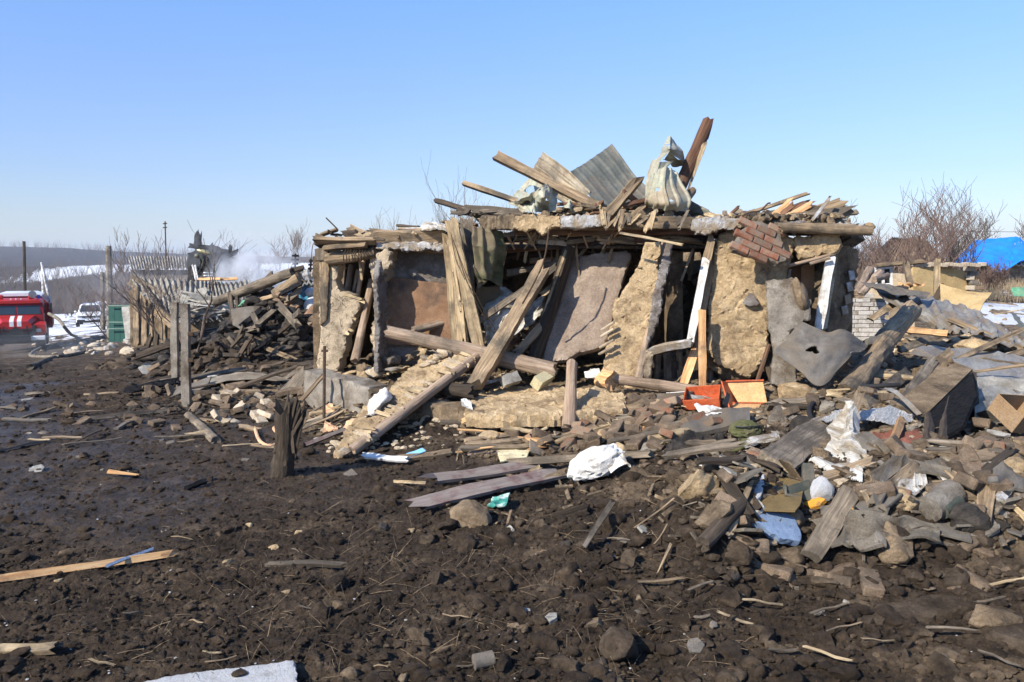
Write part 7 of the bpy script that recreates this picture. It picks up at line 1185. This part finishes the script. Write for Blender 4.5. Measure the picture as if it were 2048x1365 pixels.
for s in (-1, 1):
    ftl('fender', [(-.02, [(s * .62, .75), (s * .62, 1.2), (s * .8, 1.28), (s * 1.18, 1.24), (s * 1.2, .85), (s * 1.0, .75)]), (.9, [(s * .62, .9), (s * .62, 1.3), (s * .8, 1.38), (s * 1.18, 1.34), (s * 1.2, 1.0), (s * 1.0, .9)]), (1.2, [(s * .62, .7), (s * .62, 1.3), (s * .8, 1.34), (s * 1.18, 1.3), (s * 1.2, .8), (s * 1.0, .7)])], RED)
    hl_ = ft('headlight', [((s * .9, -.05, 1.0), (.24, .05, .16), .02)], CH)
    ft('stripe', [((s * .13 - .02, .1, 1.475), (.17, .3, .06), .0)], WH) if False else None
    ftl('stripe', [(-.006, [(s * .15 - .085, 1.0 + .2), (s * .15 - .085, 1.432), (s * .15 + .085, 1.432), (s * .15 + .085, 1.2)]), (.2, [(s * .15 - .085, 1.2), (s * .15 - .085, 1.508), (s * .15 + .085, 1.508), (s * .15 + .085, 1.2)]), (1.1, [(s * .15 - .085, 1.2), (s * .15 - .085, 1.622), (s * .15 + .085, 1.622), (s * .15 + .085, 1.2)])], WH)
ft('grille_frame', [((0, -.06, 1.05), (1.5, .06, .08), .01), ((-.72, -.06, 1.0), (.14, .06, .5), .01), ((.72, -.06, 1.0), (.14, .06, .5), .01), ((0, -.05, .85), (1.4, .05, .2), .01), ((-.45, -.06, 1.0), (.06, .06, .45), .0), ((.45, -.06, 1.0), (.06, .06, .45), .0)], M['dark'])
for k in range(8): ft('grille_slat', [((-.36 + k * .103, -.04, 1.02), (.055, .04, .36), .005)], RED)
put('grille_tarp', ([fo_ + Rt @ Vector(q) for q in ((-.5, -.12, .78), (.5, -.12, .78), (0, -.12, 1.22), (-.5, -.09, .78), (.5, -.09, .78), (0, -.09, 1.22))], [(0, 1, 2), (5, 4, 3), (0, 3, 4, 1), (1, 4, 5, 2), (2, 5, 3, 0)]), M['dark'], FT, smooth=0)
ft('bumper', [((0, -.3, .68), (2.35, .12, .2), .03)], WH); pl = ft('number_plate', [((-.2, -.37, .68), (.62, .02, .13), .003)], flat('plate_grey', (.6, .62, .64)))
fc = bpy.data.curves.new('plate_text', 'FONT'); fc.body = 'XA 1320 XI'; fc.size = .11; fc.extrude = .002; fc.align_x = 'CENTER'; fc.align_y = 'CENTER'; tx = bpy.data.objects.new('plate_text', fc); C.objects.link(tx); me_t = bpy.data.meshes.new_from_object(tx); bpy.data.objects.remove(tx); tx = bpy.data.objects.new('plate_text', me_t); C.objects.link(tx); tx.data.materials.append(M['dark'])
tx.parent = pl; tx.location = Rt @ Vector((-.2, -.385, .68)); tx.rotation_euler = (math.pi / 2, 0, az)
ftl('cab', [(1.2, hexp(1.05, .9, 1.62, .95, .06)), (1.26, [(-1.08, .9), (-1.08, 1.62), (-.95, 1.66), (.95, 1.66), (1.08, 1.62), (1.08, .9)]), (1.5, hexp(1.08, .9, 2.28, .9, .12)), (2.9, hexp(1.1, .9, 2.3, .9, .12))], REDD)
ftl('cab_roof', [(1.32, hexp(.98, 2.18, 2.3, .9, .05)), (1.5, hexp(1.04, 2.2, 2.37, .85, .08)), (2.9, hexp(1.06, 2.2, 2.38, .85, .08))], RED)
ws_ = ft('windscreen', [], GL) if False else None
def wsq(x0, x1): return put('windscreen', ([fo_ + Rt @ Vector(q) for q in ((x0, 1.24, 1.68), (x1, 1.24, 1.68), (x1 * .93, 1.46, 2.16), (x0 * .93, 1.46, 2.16), (x0, 1.3, 1.68), (x1, 1.3, 1.68), (x1 * .93, 1.52, 2.16), (x0 * .93, 1.52, 2.16))], [(0, 1, 2, 3), (7, 6, 5, 4), (0, 4, 5, 1), (1, 5, 6, 2), (2, 6, 7, 3), (3, 7, 4, 0)]), GL, FT, smooth=0)
wsq(-.98, -.03); wsq(.03, .98); ft('side_window', [((1.1, 2.0, 1.88), (.02, .6, .4), .005)], GL)
for s in (-1, 1): ft('siren', [((s * .5 + (.1 if s > 0 else -.15), 1.75, 2.47), (.26, .3, .2), .05)], RED)
put('spotlight', tube([fo_ + Rt @ Vector((.66, 1.6, 2.58)), fo_ + Rt @ Vector((.66, 1.8, 2.58))], .17, 16, .12), CH, FT); put('beacon', tube([fo_ + Rt @ Vector((.9, 1.7, 2.38)), fo_ + Rt @ Vector((.9, 1.7, 2.55))], .07, 12), BL, FT)
for k in range(3): ft('marker_light', [((-.2 + k * .2, 1.36, 2.38), (.06, .05, .05), .01)], WH)
ftl('tank_body', [(3.0, hexp(1.2, .9, 2.5, .75, .35)), (6.6, hexp(1.2, .9, 2.5, .75, .35))], REDD); ftl('roof_rim', [(2.96, hexp(1.0, 2.46, 2.6, .7, .1)), (6.6, hexp(1.0, 2.46, 2.6, .7, .1))], WH)
ft('locker', [((1.3, 3.6, 1.5), (.2, .9, 1.2), .03), ((1.3, 5.2, 1.3), (.2, 1.4, .8), .03)], REDD); ft('frame', [((0, 2.8, .7), (1.2, 6.5, .25), 0), ((0, 0, .5), (1.9, .3, .12), 0)], M['dark']); ft('step', [((1.05, 1.6, .6), (.4, .6, .06), .01)], CH)
ft('mirror', [((1.38, 1.3, 2.0), (.08, .04, .3), .01), ((-1.38, 1.3, 2.0), (.08, .04, .3), .01)], M['dark'])
def wheel(par, o, R, x, y, r, w, s=1):
    c = Vector(o) + R @ Vector((x, y, r)); ax = R @ Vector((1, 0, 0)); wv = empty_child('wheel', par); put('tyre', tube([c - ax * w / 2, c - ax * w * .46, c + ax * w * .46, c + ax * w / 2], r, 20), M['rubber'], wv); put('rim', tube([c - ax * w * .53, c + ax * w * .53], r * .55, 14), CH, wv)
def empty_child(name, par):
    o = bpy.data.objects.new(name, None); C.objects.link(o); o.parent = par; W0[o.name] = W0[par.name]; return o
for x in (-.95, .95):
    for y in (.55, 4.3, 5.6): wheel(FT, fo_, Rt, x, y, .58, .36)
def suv(u, d, az, label, grp=None):
    o = gp(u, d); o.z += .12; R = Matrix.Rotation(az, 3, 'Z'); e = empty('suv', o, label, 'car'); 
    def q(w, z0, z1, t=.9, c=.08): return [(-w, z0), (-w, z1 - c), (-w * t, z1), (w * t, z1), (w, z1 - c), (w, z0)]
    put('body', loft(o, R, [(0, q(.75, .42, .86, .9, .1)), (.15, q(.86, .35, .95, .9, .1)), (1.1, q(.91, .32, 1.04, .93, .06)), (3.9, q(.91, .32, 1.06, .93, .06)), (4.25, q(.85, .4, 1.0, .9, .1))]), WH, e, smooth=.6)
    put('cabin', loft(o, R, [(1.05, q(.80, 1.0, 1.06, .95, .02)), (1.75, q(.70, 1.0, 1.60, .88, .08)), (3.3, q(.70, 1.0, 1.64, .88, .08)), (4.1, q(.74, 1.0, 1.1, .9, .03))]), WH, e, smooth=.6)
    put('windscreen', ([o + R @ Vector(p) for p in ((-.68, 1.06, 1.08), (.68, 1.06, 1.08), (.58, 1.64, 1.54), (-.58, 1.64, 1.54), (-.68, 1.14, 1.07), (.68, 1.14, 1.07), (.58, 1.72, 1.53), (-.58, 1.72, 1.53))], [(0, 1, 2, 3), (7, 6, 5, 4), (0, 4, 5, 1), (1, 5, 6, 2), (2, 6, 7, 3), (3, 7, 4, 0)]), GL, e, smooth=0)
    for s in (-1, 1):
        put('side_window', box(o + R @ Vector((s * .74, 2.6, 1.3)), (.04, 1.7, .34), R @ rotm(0, s * -.12, 0)), GL, e); put('headlight', box(o + R @ Vector((s * .62, .0, .78)), (.3, .1, .12), R @ rotm(0, 0, s * .2), .02), CH, e); put('mirror', box(o + R @ Vector((s * .98, 1.3, 1.1)), (.16, .1, .12), R, .02), WH, e)
        for y in (.75, 3.4): wheel(e, o, R, s * .8, y, .34, .22)
    put('grille', box(o + R @ Vector((0, -.01, .76)), (.9, .06, .13), R, .01), M['dark'], e); put('lower_bumper', box(o + R @ Vector((0, .04, .45)), (1.6, .14, .22), R, .03), M['dark'], e); put('number_plate', box(o + R @ Vector((0, -.05, .55)), (.5, .02, .11), R), WH, e); put('roof_rail', join(*[box(o + R @ Vector((s * .6, 2.5, 1.68)), (.04, 1.5, .04), R)[:2] for s in (-1, 1)]), M['dark'], e)
suv(176, 62, math.radians(22), 'nearer white off road car facing the camera on the snowy track'); suv(202, 74, math.radians(22), 'farther white off road car behind the concrete poles')
# fire hose
put('fire_hose', tube(spline([P(98, 628, 35), P(118, 640, 34), P(135, 662, 33), G(150, 674, -.04), G(185, 675, -.04), G(215, 676, -.04)]), .07, 6), M['tarp'], label='grey fire hose running from the engine over the snow', cat='hose')
put('fire_hose', tube(spline([G(90, 692, -.04), G(60, 712, -.03), G(120, 716, -.03), G(170, 706, -.03)]), .05, 6), M['tarp'], label='flat hose lying on the mud before the fire engine', cat='hose')
T('track_log', log(G(60, 738, -.03), G(125, 712, -.03), .06, .05), 'woodg', 'dark pole lying on the track before the fire engine', 'pole')
# firefighter, bending over, seen from behind
fp_ = P(416, 560, 29.2); sc_ = px(52, 29.2) / 1.25
def fpt(x, y, z): return fp_ + Vector((x, y, z)) * sc_
PE = empty('person', fp_, 'firefighter in dark gear bending over at the burnt house, air cylinder on the back', 'person')
bm = bmesh.new(); sk = {}
J = [('pel', (0, 0, .82), .17), ('ch', (-.22, .05, 1.12), .21), ('nk', (-.36, .05, 1.15), .09), ('hd', (-.47, .03, 1.10), .11), ('la', (.12, 0, .45), .10), ('lf', (.14, .02, .08), .07), ('ra', (-.10, 0, .45), .10), ('rf', (-.10, .02, .08), .07), ('lt', (.17, -.1, .04), .06), ('rt', (-.12, -.1, .04), .06), ('ls', (-.18, -.16, 1.08), .09), ('le', (-.1, -.2, .82), .06), ('lh', (-.2, -.15, .62), .05), ('rs', (-.3, .2, 1.05), .09), ('re', (-.4, .2, .82), .06), ('rh', (-.42, .1, .62), .05)]
Eg = [('pel', 'ch'), ('ch', 'nk'), ('nk', 'hd'), ('pel', 'la'), ('la', 'lf'), ('pel', 'ra'), ('ra', 'rf'), ('lf', 'lt'), ('rf', 'rt'), ('ch', 'ls'), ('ls', 'le'), ('le', 'lh'), ('ch', 'rs'), ('rs', 're'), ('re', 'rh')]
me = bpy.data.meshes.new('body'); ix = {j[0]: i for i, j in enumerate(J)}; me.from_pydata([tuple(Vector(j[1]) * sc_) for j in J], [(ix[a], ix[b]) for a, b in Eg], [])
bo = bpy.data.objects.new('body', me); C.objects.link(bo); bo.parent = PE; me.materials.append(flat('dark_turnout_gear', (.035, .04, .035), .9)); md = bo.modifiers.new('s', 'SKIN'); sv = me.skin_vertices[0].data
for i, j in enumerate(J): sv[i].radius = (j[2] * sc_, j[2] * sc_)
sv[0].use_root = True; m2 = bo.modifiers.new('d', 'SUBSURF'); m2.levels = 2; m2.render_levels = 2
YC = mat('yellowish_steel', [(.32, .29, .16), (.42, .38, .22)], 4, .35, .1, 20, metal=.4, var=0); put('air_cylinder', blob(fpt(-.12, -.12, 1.33), (.36 * sc_, .11 * sc_, .11 * sc_), 3, rotm(0, .28, 0), .02), YC, PE); put('helmet', blob(fpt(-.48, .03, 1.14), (.15 * sc_, .15 * sc_, .13 * sc_), 3, None, .02), flat('helmet', (.12, .12, .09), .4), PE)
for (x, z) in ((.13, .32), (.135, .18), (-.1, .32), (-.1, .18)): c_ = fpt(x, .0, z); put('reflective_band', tube([c_, c_ + Vector((0, 0, .05 * sc_))], .105 * sc_, 10), WH, PE)
# smoke
def smoke(c, s, dens, seed, lab):
    o = put('smoke', rock(c, s, 3, .1, cut=False, R=rotm(0, 0, 0)), M['dark'], kind='stuff', smooth=3); o['label'] = lab
    m = bpy.data.materials.new('smoke'); m.use_nodes = True; n = m.node_tree; n.nodes.clear(); out = n.nodes.new('ShaderNodeOutputMaterial'); pv = n.nodes.new('ShaderNodeVolumePrincipled'); pv.inputs['Color'].default_value = (.93, .96, 1, 1)
    tc = n.nodes.new('ShaderNodeTexCoord'); nz = n.nodes.new('ShaderNodeTexNoise'); nz.inputs['Scale'].default_value = 1.6; nz.inputs['Detail'].default_value = 5; n.links.new(tc.outputs['Object'], nz.inputs[0])
    vd = n.nodes.new('ShaderNodeVectorMath'); vd.operation = 'MULTIPLY'; vd.inputs[1].default_value = (1 / s[0], 1 / s[1], 1 / s[2]); sb = n.nodes.new('ShaderNodeVectorMath'); sb.operation = 'SUBTRACT'; sb.inputs[1].default_value = (0, 0, s[2]); n.links.new(tc.outputs['Object'], sb.inputs[0]); n.links.new(sb.outputs[0], vd.inputs[0]); ln = n.nodes.new('ShaderNodeVectorMath'); ln.operation = 'LENGTH'; n.links.new(vd.outputs[0], ln.inputs[0])
    fr = n.nodes.new('ShaderNodeMapRange'); n.links.new(ln.outputs['Value'], fr.inputs[0]); fr.inputs[1].default_value = 1; fr.inputs[2].default_value = .2; fr.inputs[3].default_value = 0; fr.inputs[4].default_value = 1
    mr = n.nodes.new('ShaderNodeMapRange'); n.links.new(nz.outputs['Fac'], mr.inputs[0]); mr.inputs[1].default_value = .42; mr.inputs[2].default_value = .66; mr.inputs[3].default_value = 0; mr.inputs[4].default_value = dens
    mu = n.nodes.new('ShaderNodeMath'); mu.operation = 'MULTIPLY'; n.links.new(fr.outputs[0], mu.inputs[0]); n.links.new(mr.outputs[0], mu.inputs[1]); n.links.new(mu.outputs[0], pv.inputs['Density']); n.links.new(pv.outputs[0], out.inputs['Volume']); o.data.materials[0] = m
smoke(P(515, 545, 27.5), (1.7, 1.5, .8), 4.5, 1, 'bluish smoke drifting from the burnt house'); smoke(P(390, 545, 29.5), (1.3, 1.0, .8), .25, 2, 'thin smoke around the firefighter'); smoke(P(455, 500, 31), (2.2, 1.5, 1.1), .5, 5, 'faint smoke rising over the burnt house'); smoke(P(270, 580, 34), (3.0, 3.0, 1.6), .16, 3, 'thin smoke in front of the shed and poles'); smoke(P(120, 690, 26), (3.0, 3.0, .7), .09, 4, 'thin smoke low over the track')
# haze
hz = put('haze', box((0, 1900, 20), (5600, 4100, 90)), M['dark'], kind='stuff', smooth=0); hz['label'] = 'thin blue air haze over the whole valley'
m = bpy.data.materials.new('haze'); m.use_nodes = True; n = m.node_tree; n.nodes.clear(); out = n.nodes.new('ShaderNodeOutputMaterial'); pv = n.nodes.new('ShaderNodeVolumePrincipled'); pv.inputs['Color'].default_value = (.7, .84, 1, 1); pv.inputs['Density'].default_value = .00026; n.links.new(pv.outputs[0], out.inputs['Volume']); hz.data.materials[0] = m

# labels that still coincide get their second nearest landmark
def uv_of(p):
    v_ = p - Vector((0, 0, CAMH)); c_ = cp_ * v_.y - sp_ * v_.z; return 1024 + F * v_.x / c_, 682.5 - F * (v_.z * cp_ + v_.y * sp_) / c_
for pas in (1, 2, 3):
    by = {}
    for o in C.objects:
        if o.parent is None and o.get('category'): by.setdefault(o['label'], []).append(o)
    for lb, os_ in by.items():
        if len(os_) < 2: continue
        for o in os_:
            u, v = uv_of(o.location); ks = sorted(LM, key=lambda q: (q[0] - u) ** 2 + ((q[1] - v) * 1.6) ** 2)
            if pas == 1:
                k2 = [q for q in ks if q[2] not in lb][0]; t = lb + ', toward ' + k2[2]
                if len(t.split()) <= 16: o['label'] = t
            elif pas == 2:
                ws = lb.split(); ds = o.dimensions; t = ('steeply tilted ' if abs(o.rotation_euler.x) + abs(o.rotation_euler.y) > .45 else 'flat lying ') + lb if o.name.startswith('brick') else lb
                if len(t.split()) <= 16: o['label'] = t
            else:
                o['group'] = o.get('group') or os_[0].get('group') or lb; o['group'] = os_[0]['group'] if os_[0].get('group') else o['group']
